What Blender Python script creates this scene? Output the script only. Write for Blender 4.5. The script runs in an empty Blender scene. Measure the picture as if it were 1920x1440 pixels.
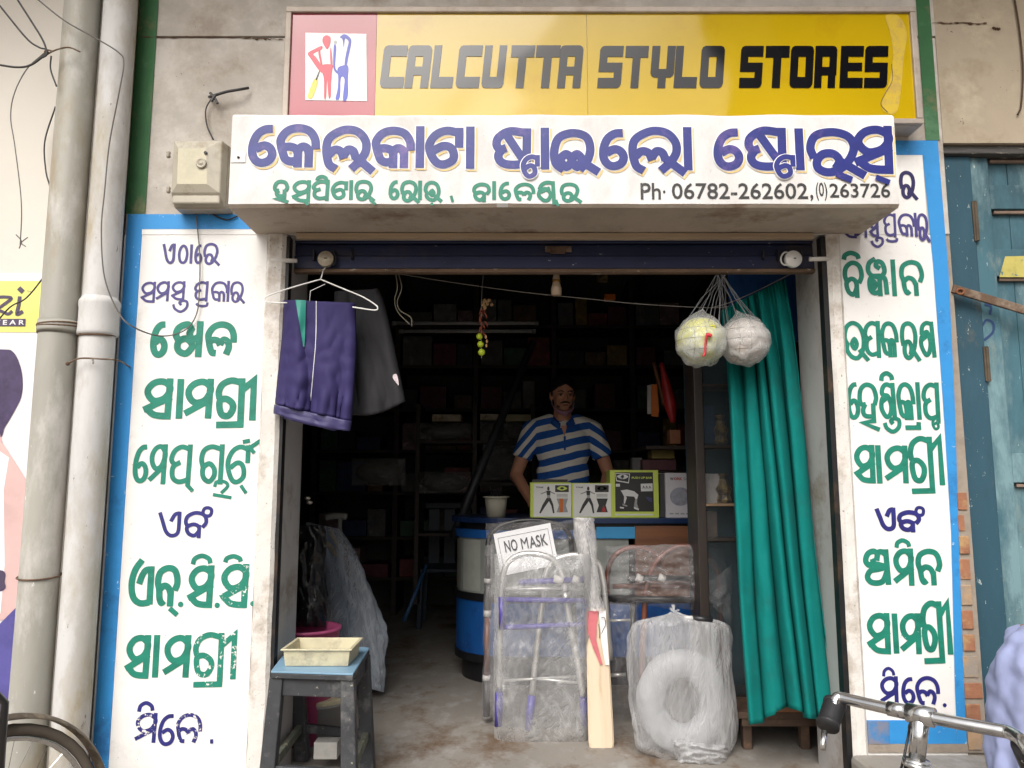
import bpy, bmesh, math, random
from mathutils import Vector, Matrix, noise as mnoise

S = bpy.context.scene
COL = S.collection
rnd = random.Random(7)

# ------------------------------------------------------------------ camera, world, sun, exposure
TILT = math.radians(7.3)
F = 1450.0
CAMZ = 1.05
cam = bpy.data.cameras.new('camera')
cam.lens = F / 1920 * 36
cam.sensor_width = 36
cam.clip_end = 600
cam.clip_start = 0.05
cam_o = bpy.data.objects.new('camera', cam)
cam_o.location = (0, 0, CAMZ)
cam_o.rotation_euler = (math.pi / 2 + TILT, 0, 0)
COL.objects.link(cam_o)
S.camera = cam_o

W = bpy.data.worlds.new('World')
S.world = W
W.use_nodes = True
wn = W.node_tree
bg = wn.nodes['Background']
sky = wn.nodes.new('ShaderNodeTexSky')
sky.sky_type = 'NISHITA'
sky.sun_disc = False
SUN_EL, SUN_AZ = math.radians(45), math.radians(195)      # azimuth measured clockwise from +Y
sky.sun_elevation = SUN_EL
sky.sun_rotation = SUN_AZ
sky.dust_density = 7
sky.air_density = 1.2
hs = wn.nodes.new('ShaderNodeHueSaturation')
hs.inputs['Saturation'].default_value = 0.30
wn.links.new(sky.outputs[0], hs.inputs['Color'])
tint = wn.nodes.new('ShaderNodeMix')
tint.data_type = 'RGBA'
tint.blend_type = 'MULTIPLY'
tint.inputs[0].default_value = 1
tint.inputs[7].default_value = (1.0, 0.99, 0.975, 1)
wn.links.new(hs.outputs[0], tint.inputs[6])
wn.links.new(tint.outputs[2], bg.inputs['Color'])
bg.inputs['Strength'].default_value = 0.15

sl = bpy.data.lights.new('sun', 'SUN')
sl.energy = 1.0
sl.angle = math.radians(40)
sl.color = (1.0, 0.985, 0.96)
so = bpy.data.objects.new('sun', sl)
d = Vector((math.sin(SUN_AZ) * math.cos(SUN_EL), math.cos(SUN_AZ) * math.cos(SUN_EL), math.sin(SUN_EL)))
so.rotation_euler = d.to_track_quat('Z', 'Y').to_euler()
COL.objects.link(so)

S.view_settings.view_transform = 'Standard'
S.view_settings.look = 'None'
S.view_settings.gamma = 1
S.view_settings.use_curve_mapping = False
S.view_settings.exposure = 0.38
S.render.engine = 'CYCLES'
S.cycles.max_bounces = 7
S.cycles.diffuse_bounces = 4
S.cycles.transparent_max_bounces = 24
S.cycles.use_denoising = True

# ------------------------------------------------------------------ helpers
CT, ST_ = math.cos(TILT), math.sin(TILT)


def P(u, v, Y):
    """point of the plane y = Y that the photograph shows at pixel (u, v)"""
    dx, dy = (u - 960) / F, (720 - v) / F
    ry, rz = CT - dy * ST_, ST_ + dy * CT
    t = Y / ry
    return Vector((dx * t, Y, CAMZ + rz * t))


def PZ(u, v, z):
    """point of the level z that the photograph shows at pixel (u, v)"""
    dx, dy = (u - 960) / F, (720 - v) / F
    ry, rz = CT - dy * ST_, ST_ + dy * CT
    t = (z - CAMZ) / rz
    return Vector((dx * t, ry * t, z))


ORG = {}


def empty(name, loc, label=None, cat=None, group=None):
    o = bpy.data.objects.new(name, None)
    o.empty_display_size = 0.1
    o.location = loc
    COL.objects.link(o)
    ORG[o.name] = Vector(loc)
    tag(o, label, cat, group)
    return o


def tag(o, label=None, cat=None, group=None, kind=None):
    if label: o['label'] = label
    if cat: o['category'] = cat
    if group: o['group'] = group
    if kind: o['kind'] = kind
    return o


def catmull(pts, n=6, closed=False):
    pts = [Vector(p) for p in pts]
    if len(pts) < 3: return pts
    out = []
    m = len(pts)
    segs = m if closed else m - 1
    for i in range(segs):
        p1, p2 = pts[i], pts[(i + 1) % m]
        p0 = pts[(i - 1) % m] if (closed or i > 0) else p1 * 2 - p2
        p3 = pts[(i + 2) % m] if (closed or i + 2 < m) else p2 * 2 - p1
        for k in range(n):
            t = k / n
            out.append(0.5 * ((2 * p1) + (p2 - p0) * t + (2 * p0 - 5 * p1 + 4 * p2 - p3) * t * t + (3 * p1 - p0 - 3 * p2 + p3) * t ** 3))
    if not closed: out.append(pts[-1])
    return out


class MB:
    def __init__(self):
        self.v, self.f, self.m = [], [], []

    def add(self, vs, fs, mi=0):
        b = len(self.v)
        self.v += [Vector(x) for x in vs]
        self.f += [tuple(i + b for i in f) for f in fs]
        self.m += [mi] * len(fs)

    def box(self, x0, x1, y0, y1, z0, z1, mi=0, rot=None, piv=None):
        vs = [Vector((x, y, z)) for z in (z0, z1) for y in (y0, y1) for x in (x0, x1)]
        if rot is not None:
            c = Vector(piv) if piv is not None else Vector(((x0 + x1) / 2, (y0 + y1) / 2, (z0 + z1) / 2))
            vs = [rot @ (p - c) + c for p in vs]
        self.add(vs, [(0, 2, 3, 1), (4, 5, 7, 6), (0, 1, 5, 4), (2, 6, 7, 3), (0, 4, 6, 2), (1, 3, 7, 5)], mi)
        return self

    def beam(self, a, b, w, h, up=(0, 0, 1), mi=0, w2=None, h2=None):
        a, b = Vector(a), Vector(b)
        d_ = (b - a).normalized()
        u = Vector(up)
        s = d_.cross(u)
        if s.length < 1e-4: s = d_.cross(Vector((0, 1, 0)))
        s.normalize()
        u = s.cross(d_)
        w2, h2 = w2 or w, h2 or h
        vs = [a + s * i * w / 2 + u * j * h / 2 for j in (-1, 1) for i in (-1, 1)] + [b + s * i * w2 / 2 + u * j * h2 / 2 for j in (-1, 1) for i in (-1, 1)]
        self.add(vs, [(0, 1, 3, 2), (4, 6, 7, 5), (0, 4, 5, 1), (2, 3, 7, 6), (0, 2, 6, 4), (1, 5, 7, 3)], mi)
        return self

    def tube(self, pts, r, n=10, closed=False, caps=True, mi=0):
        pts = [Vector(p) for p in pts]
        m = len(pts)
        rs = r if isinstance(r, (list, tuple)) else [r] * m
        rings = []
        prev = None
        for i, p in enumerate(pts):
            if closed: t = pts[(i + 1) % m] - pts[i - 1]
            else: t = pts[min(i + 1, m - 1)] - pts[max(i - 1, 0)]
            if t.length < 1e-9: t = Vector((0, 0, 1))
            t.normalize()
            if prev is None:
                a = Vector((0, 0, 1)) if abs(t.z) < .9 else Vector((1, 0, 0))
                a = (a - t * a.dot(t)).normalized()
            else:
                a = prev - t * prev.dot(t)
                a = a.normalized() if a.length > 1e-6 else prev
            prev = a
            b = t.cross(a)
            rings.append([p + (a * math.cos(2 * math.pi * k / n) + b * math.sin(2 * math.pi * k / n)) * rs[i] for k in range(n)])
        vs = [x for rg in rings for x in rg]
        fs = []
        for i in range(m if closed else m - 1):
            j = (i + 1) % m
            for k in range(n):
                fs.append((i * n + k, i * n + (k + 1) % n, j * n + (k + 1) % n, j * n + k))
        if caps and not closed:
            fs.append(tuple(range(n - 1, -1, -1)))
            fs.append(tuple((m - 1) * n + k for k in range(n)))
        self.add(vs, fs, mi)
        return self

    def lathe(self, c, prof, n=24, mi=0, ax=None):
        """prof: (radius, height) from bottom to top; ax: rotation matrix"""
        c = Vector(c)
        vs, fs = [], []
        for r, h in prof:
            for k in range(n):
                p = Vector((r * math.cos(2 * math.pi * k / n), r * math.sin(2 * math.pi * k / n), h))
                vs.append(c + (ax @ p if ax else p))
        for i in range(len(prof) - 1):
            for k in range(n):
                fs.append((i * n + k, i * n + (k + 1) % n, (i + 1) * n + (k + 1) % n, (i + 1) * n + k))
        if prof[0][0] > 1e-6: fs.append(tuple(range(n - 1, -1, -1)))
        if prof[-1][0] > 1e-6: fs.append(tuple((len(prof) - 1) * n + k for k in range(n)))
        self.add(vs, fs, mi)
        return self

    def ell(self, c, r, n=20, m=12, mi=0, rot=None):
        c = Vector(c)
        r = Vector(r) if not isinstance(r, (int, float)) else Vector((r, r, r))
        vs, fs = [], []
        for i in range(m + 1):
            a = math.pi * i / m
            for k in range(n):
                b = 2 * math.pi * k / n
                p = Vector((r.x * math.sin(a) * math.cos(b), r.y * math.sin(a) * math.sin(b), -r.z * math.cos(a)))
                vs.append(c + (rot @ p if rot else p))
        for i in range(m):
            for k in range(n):
                fs.append((i * n + k, i * n + (k + 1) % n, (i + 1) * n + (k + 1) % n, (i + 1) * n + k))
        self.add(vs, fs, mi)
        return self

    def cap(self, a, ra, b, rb, n=14):
        """tapered capsule"""
        a, b = Vector(a), Vector(b)
        d_ = (b - a)
        L = d_.length
        d_.normalize()
        pts, rs = [], []
        for k in range(5):
            t = -math.pi / 2 + math.pi / 2 * k / 4
            pts.append(a + d_ * ra * math.sin(t)); rs.append(max(ra * math.cos(t), 1e-4))
        for k in range(5):
            t = math.pi / 2 * k / 4
            pts.append(b + d_ * rb * math.sin(t)); rs.append(max(rb * math.cos(t), 1e-4))
        return self.tube(pts, rs, n)

    def grid(self, fn, nu, nv, mi=0, closed_u=False):
        vs = [fn(i / nu, j / nv) for j in range(nv + 1) for i in range(nu + 1)]
        fs = [(j * (nu + 1) + i, j * (nu + 1) + i + 1, (j + 1) * (nu + 1) + i + 1, (j + 1) * (nu + 1) + i) for j in range(nv) for i in range(nu)]
        self.add(vs, fs, mi)
        return self

    def prism(self, poly, y0, y1, mi=0):
        """poly: (x, z) list extruded from y0 (front) to y1"""
        n = len(poly)
        vs = [(x, y0, z) for x, z in poly] + [(x, y1, z) for x, z in poly]
        fs = [tuple(range(n)), tuple(range(2 * n - 1, n - 1, -1))] + [(i, i + n, (i + 1) % n + n, (i + 1) % n) for i in range(n)]
        self.add(vs, fs, mi)
        return self

    def build(self, name, mat, parent=None, disp=None, smooth=False, bevel=0, thick=0, remesh=0, sm=0, seg=2, sub=0):
        org = ORG.get(parent.name, Vector()) if parent else Vector()
        me = bpy.data.meshes.new(name)
        own = Vector()
        if parent is None and self.v:
            lo = Vector([min(p[k] for p in self.v) for k in range(3)])
            hi = Vector([max(p[k] for p in self.v) for k in range(3)])
            own = Vector(((lo.x + hi.x) / 2, (lo.y + hi.y) / 2, lo.z))
        base = org + own
        me.from_pydata([p - base for p in self.v], [], self.f)
        mats = mat if isinstance(mat, (list, tuple)) else [mat]
        for m_ in mats: me.materials.append(m_)
        for p, i in zip(me.polygons, self.m):
            p.material_index = i
            p.use_smooth = smooth
        me.validate()
        bm = bmesh.new()
        bm.from_mesh(me)
        bmesh.ops.recalc_face_normals(bm, faces=bm.faces)
        bm.to_mesh(me)
        bm.free()
        o = bpy.data.objects.new(name, me)
        COL.objects.link(o)
        o.location = own
        if parent: o.parent = parent
        ORG[o.name] = base
        if remesh:
            md = o.modifiers.new('r', 'REMESH'); md.mode = 'VOXEL'; md.voxel_size = remesh; md.use_smooth_shade = True
        if sm:
            md = o.modifiers.new('s', 'SMOOTH'); md.factor = .5; md.iterations = sm
        if disp:
            tx = bpy.data.textures.new('folds', 'CLOUDS'); tx.noise_scale = disp[1]; tx.noise_depth = 2
            md = o.modifiers.new('d', 'DISPLACE'); md.texture = tx; md.strength = disp[0]; md.mid_level = .5; md.texture_coords = 'LOCAL'
        if thick:
            md = o.modifiers.new('t', 'SOLIDIFY'); md.thickness = thick; md.offset = 0
        if sub:
            md = o.modifiers.new('u', 'SUBSURF'); md.levels = sub; md.render_levels = sub
        if bevel:
            md = o.modifiers.new('b', 'BEVEL'); md.width = bevel; md.segments = seg; md.limit_method = 'ANGLE'; md.angle_limit = math.radians(40)
            md.harden_normals = False
        return o


def lin(h):
    """sRGB 0..255 triple to linear"""
    return tuple(((c / 255 + .055) / 1.055) ** 2.4 if c > 10 else c / 255 / 12.92 for c in h)


MATS = {}


def M(name, col, rough=.7, metal=0.0, var=.12, vs=6.0, bump=.0, bs=80.0, stain=None, coat=0.0, spec=.5, chips=None, stretch=None, alpha=None, trans=0.0):
    """stain: (colour, amount 0..1, scale) patches; chips: (colour, amount, scale) sharp flecks"""
    if name in MATS: return MATS[name]
    m = bpy.data.materials.new(name)
    m.use_nodes = True
    nt = m.node_tree
    N, Lk = nt.nodes, nt.links
    b = N['Principled BSDF']
    b.inputs['Roughness'].default_value = rough
    b.inputs['Metallic'].default_value = metal
    b.inputs['Coat Weight'].default_value = coat
    b.inputs['Coat Roughness'].default_value = .05
    b.inputs['Specular IOR Level'].default_value = spec
    b.inputs['Transmission Weight'].default_value = trans
    tc = N.new('ShaderNodeTexCoord')
    mp = N.new('ShaderNodeMapping')
    Lk.new(tc.outputs['Object'], mp.inputs['Vector'])
    if stretch: mp.inputs['Scale'].default_value = stretch
    mp.inputs['Location'].default_value = (rnd.uniform(0, 9), rnd.uniform(0, 9), rnd.uniform(0, 9))
    cur = None

    def ramp(src, lo, hi):
        r = N.new('ShaderNodeMapRange')
        r.inputs['From Min'].default_value = lo
        r.inputs['From Max'].default_value = hi
        Lk.new(src, r.inputs['Value'])
        return r.outputs[0]

    def mix(fac, a, bcol):
        x = N.new('ShaderNodeMix')
        x.data_type = 'RGBA'
        Lk.new(fac, x.inputs[0])
        if isinstance(a, tuple): x.inputs[6].default_value = (*a, 1)
        else: Lk.new(a, x.inputs[6])
        x.inputs[7].default_value = (*bcol, 1)
        return x.outputs[2]

    def nz(scale, det=6, r=.6):
        n = N.new('ShaderNodeTexNoise')
        n.inputs['Scale'].default_value = scale
        n.inputs['Detail'].default_value = det
        n.inputs['Roughness'].default_value = r
        Lk.new(mp.outputs[0], n.inputs['Vector'])
        return n.outputs['Fac']
    cur = tuple(col)
    if var:
        dark = tuple(c * (1 - var * 2) for c in col)
        cur = mix(ramp(nz(vs), .45, .8), cur, dark)
        lt = tuple(min(1, c * (1 + var * .7) + .004) for c in col)
        cur = mix(ramp(nz(vs * 3.1), .5, .85), cur, lt)
    for st in (stain or []):
        c, amt, sc = st
        t = .64 - amt * .3
        cur = mix(ramp(nz(sc, 8, .7), t, t + .14), cur, tuple(c))
    for st in (chips or []):
        c, amt, sc = st
        t = .68 - amt * .25
        cur = mix(ramp(nz(sc, 5, .75), t, t + .02), cur, tuple(c))
    if isinstance(cur, tuple): b.inputs['Base Color'].default_value = (*cur, 1)
    else: Lk.new(cur, b.inputs['Base Color'])
    if var or stain:
        rr = N.new('ShaderNodeMapRange')
        rr.inputs['To Min'].default_value = max(0.02, rough - .08)
        rr.inputs['To Max'].default_value = min(1, rough + .12)
        Lk.new(nz(vs * 2.2), rr.inputs['Value'])
        if rough > .12: Lk.new(rr.outputs[0], b.inputs['Roughness'])
    if bump:
        bp = N.new('ShaderNodeBump')
        bp.inputs['Strength'].default_value = bump
        bp.inputs['Distance'].default_value = .004
        Lk.new(nz(bs, 8, .65), bp.inputs['Height'])
        Lk.new(bp.outputs[0], b.inputs['Normal'])
    if alpha is not None:
        b.inputs['Alpha'].default_value = alpha
    MATS[name] = m
    return m


def FILM(name, col, base=.18, wr=.5, scale=14.0, rough=.18, stretch=(1, 1, 1)):
    """crumpled clear polythene: mostly see-through, milky and shiny where it creases or turns edge on"""
    if name in MATS: return MATS[name]
    m = bpy.data.materials.new(name)
    m.use_nodes = True
    nt = m.node_tree
    N, Lk = nt.nodes, nt.links
    b = N['Principled BSDF']
    out = N['Material Output']
    b.inputs['Base Color'].default_value = (*col, 1)
    b.inputs['Roughness'].default_value = rough
    b.inputs['Specular IOR Level'].default_value = .8
    tc = N.new('ShaderNodeTexCoord')
    mp = N.new('ShaderNodeMapping')
    mp.inputs['Scale'].default_value = stretch
    Lk.new(tc.outputs['Object'], mp.inputs['Vector'])
    n = N.new('ShaderNodeTexNoise')
    n.inputs['Scale'].default_value = scale
    n.inputs['Detail'].default_value = 2.5
    n.inputs['Roughness'].default_value = .5
    n.inputs['Distortion'].default_value = .3
    Lk.new(mp.outputs[0], n.inputs['Vector'])
    # two sets of long straight creases crossing each other
    crs = []
    for ang, sc in ((.5, 1.5), (-.95, 2.1), (.08, 1.1)):
        m2 = N.new('ShaderNodeMapping'); m2.inputs['Rotation'].default_value = (0, ang, 0)
        Lk.new(mp.outputs[0], m2.inputs['Vector'])
        m3 = N.new('ShaderNodeMapping'); m3.inputs['Scale'].default_value = (1, 1, .16)
        Lk.new(m2.outputs[0], m3.inputs['Vector'])
        q = N.new('ShaderNodeTexNoise'); q.inputs['Scale'].default_value = scale * sc; q.inputs['Detail'].default_value = 3; q.inputs['Roughness'].default_value = .6
        Lk.new(m3.outputs[0], q.inputs['Vector'])
        u = N.new('ShaderNodeMath'); u.operation = 'SUBTRACT'; u.inputs[1].default_value = .5; Lk.new(q.outputs['Fac'], u.inputs[0])
        v = N.new('ShaderNodeMath'); v.operation = 'ABSOLUTE'; Lk.new(u.outputs[0], v.inputs[0])
        crs.append(v.outputs[0])
    mn = N.new('ShaderNodeMath'); mn.operation = 'MINIMUM'; Lk.new(crs[0], mn.inputs[0]); Lk.new(crs[1], mn.inputs[1])
    mn2 = N.new('ShaderNodeMath'); mn2.operation = 'MINIMUM'; Lk.new(mn.outputs[0], mn2.inputs[0]); Lk.new(crs[2], mn2.inputs[1])
    hsum = N.new('ShaderNodeMath'); hsum.operation = 'MULTIPLY_ADD'; Lk.new(mn2.outputs[0], hsum.inputs[0]); hsum.inputs[1].default_value = 3.0; Lk.new(n.outputs['Fac'], hsum.inputs[2])
    # creases: narrow band round the middle of the noise
    s1 = N.new('ShaderNodeMath'); s1.operation = 'SUBTRACT'; s1.inputs[1].default_value = .5
    Lk.new(n.outputs['Fac'], s1.inputs[0])
    s2 = N.new('ShaderNodeMath'); s2.operation = 'ABSOLUTE'
    Lk.new(s1.outputs[0], s2.inputs[0])
    r = N.new('ShaderNodeMapRange')
    r.inputs['From Min'].default_value = .0
    r.inputs['From Max'].default_value = .03
    r.interpolation_type = 'SMOOTHSTEP'
    r.inputs['To Min'].default_value = wr
    r.inputs['To Max'].default_value = 0
    Lk.new(mn2.outputs[0], r.inputs['Value'])
    lw = N.new('ShaderNodeLayerWeight')
    lw.inputs['Blend'].default_value = .35
    n2 = N.new('ShaderNodeTexNoise')
    n2.inputs['Scale'].default_value = scale * .3
    n2.inputs['Detail'].default_value = 3
    Lk.new(mp.outputs[0], n2.inputs['Vector'])
    r2 = N.new('ShaderNodeMapRange')
    r2.inputs['From Min'].default_value = .38
    r2.inputs['From Max'].default_value = .7
    r2.inputs['To Min'].default_value = base * .5
    r2.inputs['To Max'].default_value = base * 1.8
    Lk.new(n2.outputs['Fac'], r2.inputs['Value'])
    a1 = N.new('ShaderNodeMath'); a1.operation = 'ADD'
    Lk.new(r.outputs[0], a1.inputs[0]); Lk.new(r2.outputs[0], a1.inputs[1])
    a2 = N.new('ShaderNodeMath'); a2.operation = 'MULTIPLY_ADD'; a2.use_clamp = True
    Lk.new(lw.outputs['Facing'], a2.inputs[0]); a2.inputs[1].default_value = .35
    Lk.new(a1.outputs[0], a2.inputs[2])
    bp = N.new('ShaderNodeBump')
    bp.inputs['Strength'].default_value = .7
    bp.inputs['Distance'].default_value = .012
    Lk.new(hsum.outputs[0], bp.inputs['Height'])
    Lk.new(bp.outputs[0], b.inputs['Normal'])
    tr = N.new('ShaderNodeBsdfTransparent')
    mx = N.new('ShaderNodeMixShader')
    Lk.new(a2.outputs[0], mx.inputs[0])
    Lk.new(tr.outputs[0], mx.inputs[1])
    Lk.new(b.outputs[0], mx.inputs[2])
    Lk.new(mx.outputs[0], out.inputs['Surface'])
    MATS[name] = m
    return m


# ---- painted strokes ------------------------------------------------------------------
def ribbon(mb, pts, w, Y, closed=False, dy=0.0):
    """flat brush stroke through (x, z) points on the plane y = Y"""
    pts = [Vector((p[0], p[1])) for p in pts]
    n = len(pts)
    vs = []
    for i, p in enumerate(pts):
        if closed: a, c = pts[i - 1], pts[(i + 1) % n]
        else: a, c = pts[max(i - 1, 0)], pts[min(i + 1, n - 1)]
        t1 = (p - a); t2 = (c - p)
        if t1.length < 1e-9: t1 = t2
        if t2.length < 1e-9: t2 = t1
        t1 = t1.normalized(); t2 = t2.normalized()
        n1 = Vector((-t1.y, t1.x)); n2 = Vector((-t2.y, t2.x))
        nn = n1 + n2
        if nn.length < .3: nn = n1
        else:
            nn.normalize()
            nn = nn / max(.45, nn.dot(n1))
        y = Y - dy * i
        vs.append((p.x + nn.x * w / 2, y, p.y + nn.y * w / 2))
        vs.append((p.x - nn.x * w / 2, y, p.y - nn.y * w / 2))
    fs = [(2 * i, 2 * i + 1, 2 * ((i + 1) % n) + 1, 2 * ((i + 1) % n)) for i in range(n if closed else n - 1)]
    mb.add(vs, fs)


def ringpts(cx, cz, rx, rz, n=12):
    return [(cx + rx * math.cos(2 * math.pi * k / n), cz + rz * math.sin(2 * math.pi * k / n)) for k in range(n)]


# glyph strokes in a 0..100 box, y down. c curve, p straight, o closed curve
G = {
    'E_': ['c 98,0 58,2 21,17 0,46 0,76 21,95 52,100 86,92 100,74 86,56 54,49 14,60'],
    'A_': ['p 50,0 50,100'],
    'K': ['c 100,60 97,32 80,8 49,0 19,8 1,31 2,52 8,72 15,88 30,95 50,92', 'c 3,55 28,53 45,60 50,74', 'p 50,60 50,100', 'c 47,64 62,53 76,58 81,74', 'p 81,72 81,100'],
    'L': ['c 100,62 98,32 82,9 50,0 18,10 0,34 3,58 8,78 17,95 32,97', 'c 5,60 20,52 38,56 48,70', 'c 46,68 60,52 76,58 82,76 72,102'],
    'L2': ['c 22,98 6,84 0,45 8,18 38,0 68,4 86,26 88,52 76,76 56,98', 'p 70,72 100,100', 'c 6,62 18,50 32,54 39,72', 'c 38,66 48,50 60,54 66,72'],
    'T': ['p 100,0 100,42', 'c 103,8 60,0 22,12 0,40 5,70 25,95 50,100 78,88 82,68 70,50 45,46 12,60'],
    'SS': ['p 100,0 98,100', 'c 102,6 45,0 8,18 0,40 12,55 32,50', 'p 32,10 96,98', 'c 22,50 6,72 15,92 45,100 98,98'],
    'I': ['c 22,98 3,80 0,45 12,12 45,0 76,10 86,38 80,70 60,98', 'p 66,76 100,100', 'o 28,56 42,72 28,90 14,72', 'o 54,56 66,72 54,90 42,72'],
    'R': ['c 6,62 0,35 12,8 45,0 75,10 86,35 76,65 55,88 32,95 14,86 12,68 25,52 45,52 56,68 48,86', 'p 64,74 100,100'],
    'S': ['p 100,0 97,100', 'o 100,14 70,0 30,4 5,22 8,40 35,56 75,50 98,32', 'p 96,48 2,78', 'c 0,76 30,94 60,99 97,100'],
    'M': ['p 100,0 96,100', 'o 100,16 70,0 30,5 4,24 8,46 35,62 75,56 98,34', 'p 94,56 2,90'],
    'GRI': ['c 67,6 36,0 10,9 0,26 3,42', 'o 5,46 22,42 40,52 42,66 30,80 12,78 4,62', 'p 66,0 66,100 3,101', 'p 70,20 100,0 100,86'],
    'G0': ['p 100,0 98,100', 'c 100,8 50,0 12,10 0,35 10,60', 'o 12,58 40,48 64,62 66,82 45,98 20,92 8,76'],
    'E': ['c 3,2 18,38 36,80 58,98 84,96 96,80 98,45', 'p 98,50 98,5', 'c 99,5 76,12 58,40'],
    'E2': ['c 48,0 14,24 0,55 12,86 48,100 97,98', 'p 97,98 97,20', 'c 99,22 70,24 52,36 38,56'],
    'TH': ['o 50,0 85,15 100,50 85,88 50,100 15,88 0,50 15,15'],
    'B': ['c 82,64 100,40 88,10 48,0 10,14 0,38 9,58', 'o 10,60 38,50 62,58 66,78 45,98 20,92 8,76', 'p 67,58 67,104'],
    'N': ['c 88,64 100,40 86,8 48,0 10,12 0,38 8,60 12,84 22,98 36,92', 'c 9,62 32,50 56,56 68,74', 'p 68,70 68,102'],
    'P': ['p 100,0 96,104', 'c 102,8 55,0 15,12 0,36 20,50 50,44', 'c 30,46 8,62 12,88 45,100 97,94'],
    'KH': ['p 98,0 96,100', 'c 66,22 48,0 12,10 0,34 12,56', 'o 14,58 38,48 62,60 68,78 45,99 18,92 8,76', 'c 98,40 72,50 56,32 66,10'],
    'SUB2': ['c 4,34 14,2 60,0 82,28 44,74', 'p 2,84 100,102'],
    'H': ['p 0,0 100,100'],
    'ANU': ['o 50,0 90,15 100,50 85,90 50,100 12,88 0,50 15,12'],
    'IM': ['c 0,100 10,34 50,0 90,34 100,88'],
    'STS': ['c 62,0 98,16 96,66 56,100 14,76 0,36', 'c 62,4 44,22 58,44'],
    'PRH': ['c 0,20 14,72 50,96 86,88 98,60 100,0'],
    'JN': ['c 40,0 8,12 0,34 20,48 62,50 84,36 76,14 52,8 42,20 62,28', 'c 62,48 20,50 4,64 8,88 34,98', 'o 20,62 34,72 22,84 12,74', 'p 56,56 56,100', 'c 54,60 70,52 86,60 90,100', 'c 8,92 30,96 56,92'],
    'U': ['c 70,92 86,60 84,30 68,8 38,0 10,12 0,40 12,60', 'c 12,54 8,74 28,92 54,96 74,84', 'o 44,44 54,58 44,70 32,58', 'p 68,76 100,100'],
    'NN': ['p 90,0 98,100', 'c 94,4 50,0 18,12 10,36', 'o 54,28 74,58 60,88 34,96 4,70 6,46 30,34', 'p 14,50 62,34'],
    'HA': ['c 84,46 96,28 80,6 42,0 10,10 0,30 8,44 34,44', 'c 30,44 16,58 28,70 78,72', 'p 76,46 76,82 14,86 98,100'],
    'ND': ['p 96,0 100,100', 'c 96,8 50,0 20,12 16,30 50,34', 'o 56,36 78,66 66,92 36,98 6,76 8,50 30,38', 'p 20,50 56,38'],
    'SHW': ['p 84,0 90,104', 'c 88,4 50,0 20,12 6,36', 'o 50,34 70,60 56,86 30,88 4,66 8,44 28,34', 'p 10,48 60,30'],
    'A': ['p 94,0 98,100', 'c 94,12 76,2 58,6 50,30', 'c 56,8 38,0 12,8 0,30 14,44 34,36 30,24', 'c 30,40 66,44 84,50 60,56 20,62 4,82 24,99 70,96 96,62'],
    'CM': ['c 30,0 80,20 70,60 0,100'],
}
STEP = [0]


def glyph(key, crop, box, w, Y, mat, parent, dx=0, dz=0, grow=0, layer=0, name='letter'):
    cu, cv, cs = crop
    x0, y0, x1, y1 = box
    u0, u1, v0, v1 = cu + x0 / cs, cu + x1 / cs, cv + y0 / cs, cv + y1 / cs
    um, vm = (u0 + u1) / 2, (v0 + v1) / 2
    X0, X1 = P(u0, vm, Y).x, P(u1, vm, Y).x
    Z0, Z1 = P(um, v0, Y).z, P(um, v1, Y).z
    k = (X1 - X0) / (u1 - u0)
    wm = w / cs * k
    STEP[0] += 1
    mb = MB()
    yy = Y - .0012 - layer * .0012 - (STEP[0] % 3) * .00035
    Wd, Hd = (X1 - X0) - wm, (Z0 - Z1) - wm
    if key == 'A_':
        Wd = 0.0
    for i, s in enumerate(G[key]):
        t, *pp = s.split(' ')
        pts = []
        for q in pp:
            a, b = q.split(',')
            bx = X0 + wm / 2 + (float(a) / 100 * Wd if Wd else (X1 - X0 - wm) / 2) + dx * k
            pts.append((bx, Z0 - wm / 2 - float(b) / 100 * Hd - dz * k))
        if t == 'p':
            # push straight ends out by half the brush so that corners are full
            if len(pts) >= 2:
                e = wm * (.5 if key in ('A_', 'K', 'S', 'M', 'P', 'KH', 'G0') else .35)
                for a, b in ((0, 1), (-1, -2)):
                    va, vb = Vector(pts[a]), Vector(pts[b])
                    q = va + (va - vb).normalized() * (e + grow * k * .5)
                    pts[a] = (q.x, q.y)
        else:
            pts = [tuple(q) for q in catmull([Vector((a, b, 0)) for a, b in pts], 6, t == 'o')]
            pts = [(a, b) for a, b, _ in pts]
        ribbon(mb, pts, wm + grow * k, yy - i * .00006, t == 'o', dy=.0000012)
    return mb.build(name, mat, parent)


def dot(crop, x, y, r, Y, mat, parent, n=10):
    cu, cv, cs = crop
    c = P(cu + x / cs, cv + y / cs, Y)
    k = Y / F
    mb = MB()
    mb.add([(c.x + r / cs * k * math.cos(2 * math.pi * i / n), Y - .002, c.z + r / cs * k * math.sin(2 * math.pi * i / n)) for i in range(n)], [tuple(range(n))])
    return mb.build('letter', mat, parent)


def stroke(crop, x0, y0, x1, y1, w, Y, mat, parent):
    cu, cv, cs = crop
    a, b = P(cu + x0 / cs, cv + y0 / cs, Y), P(cu + x1 / cs, cv + y1 / cs, Y)
    mb = MB()
    STEP[0] += 1
    ribbon(mb, [(a.x, a.z), (b.x, b.z)], w / cs * Y / F, Y - .0022 - (STEP[0] % 3) * .0003)
    return mb.build('letter', mat, parent)


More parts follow.
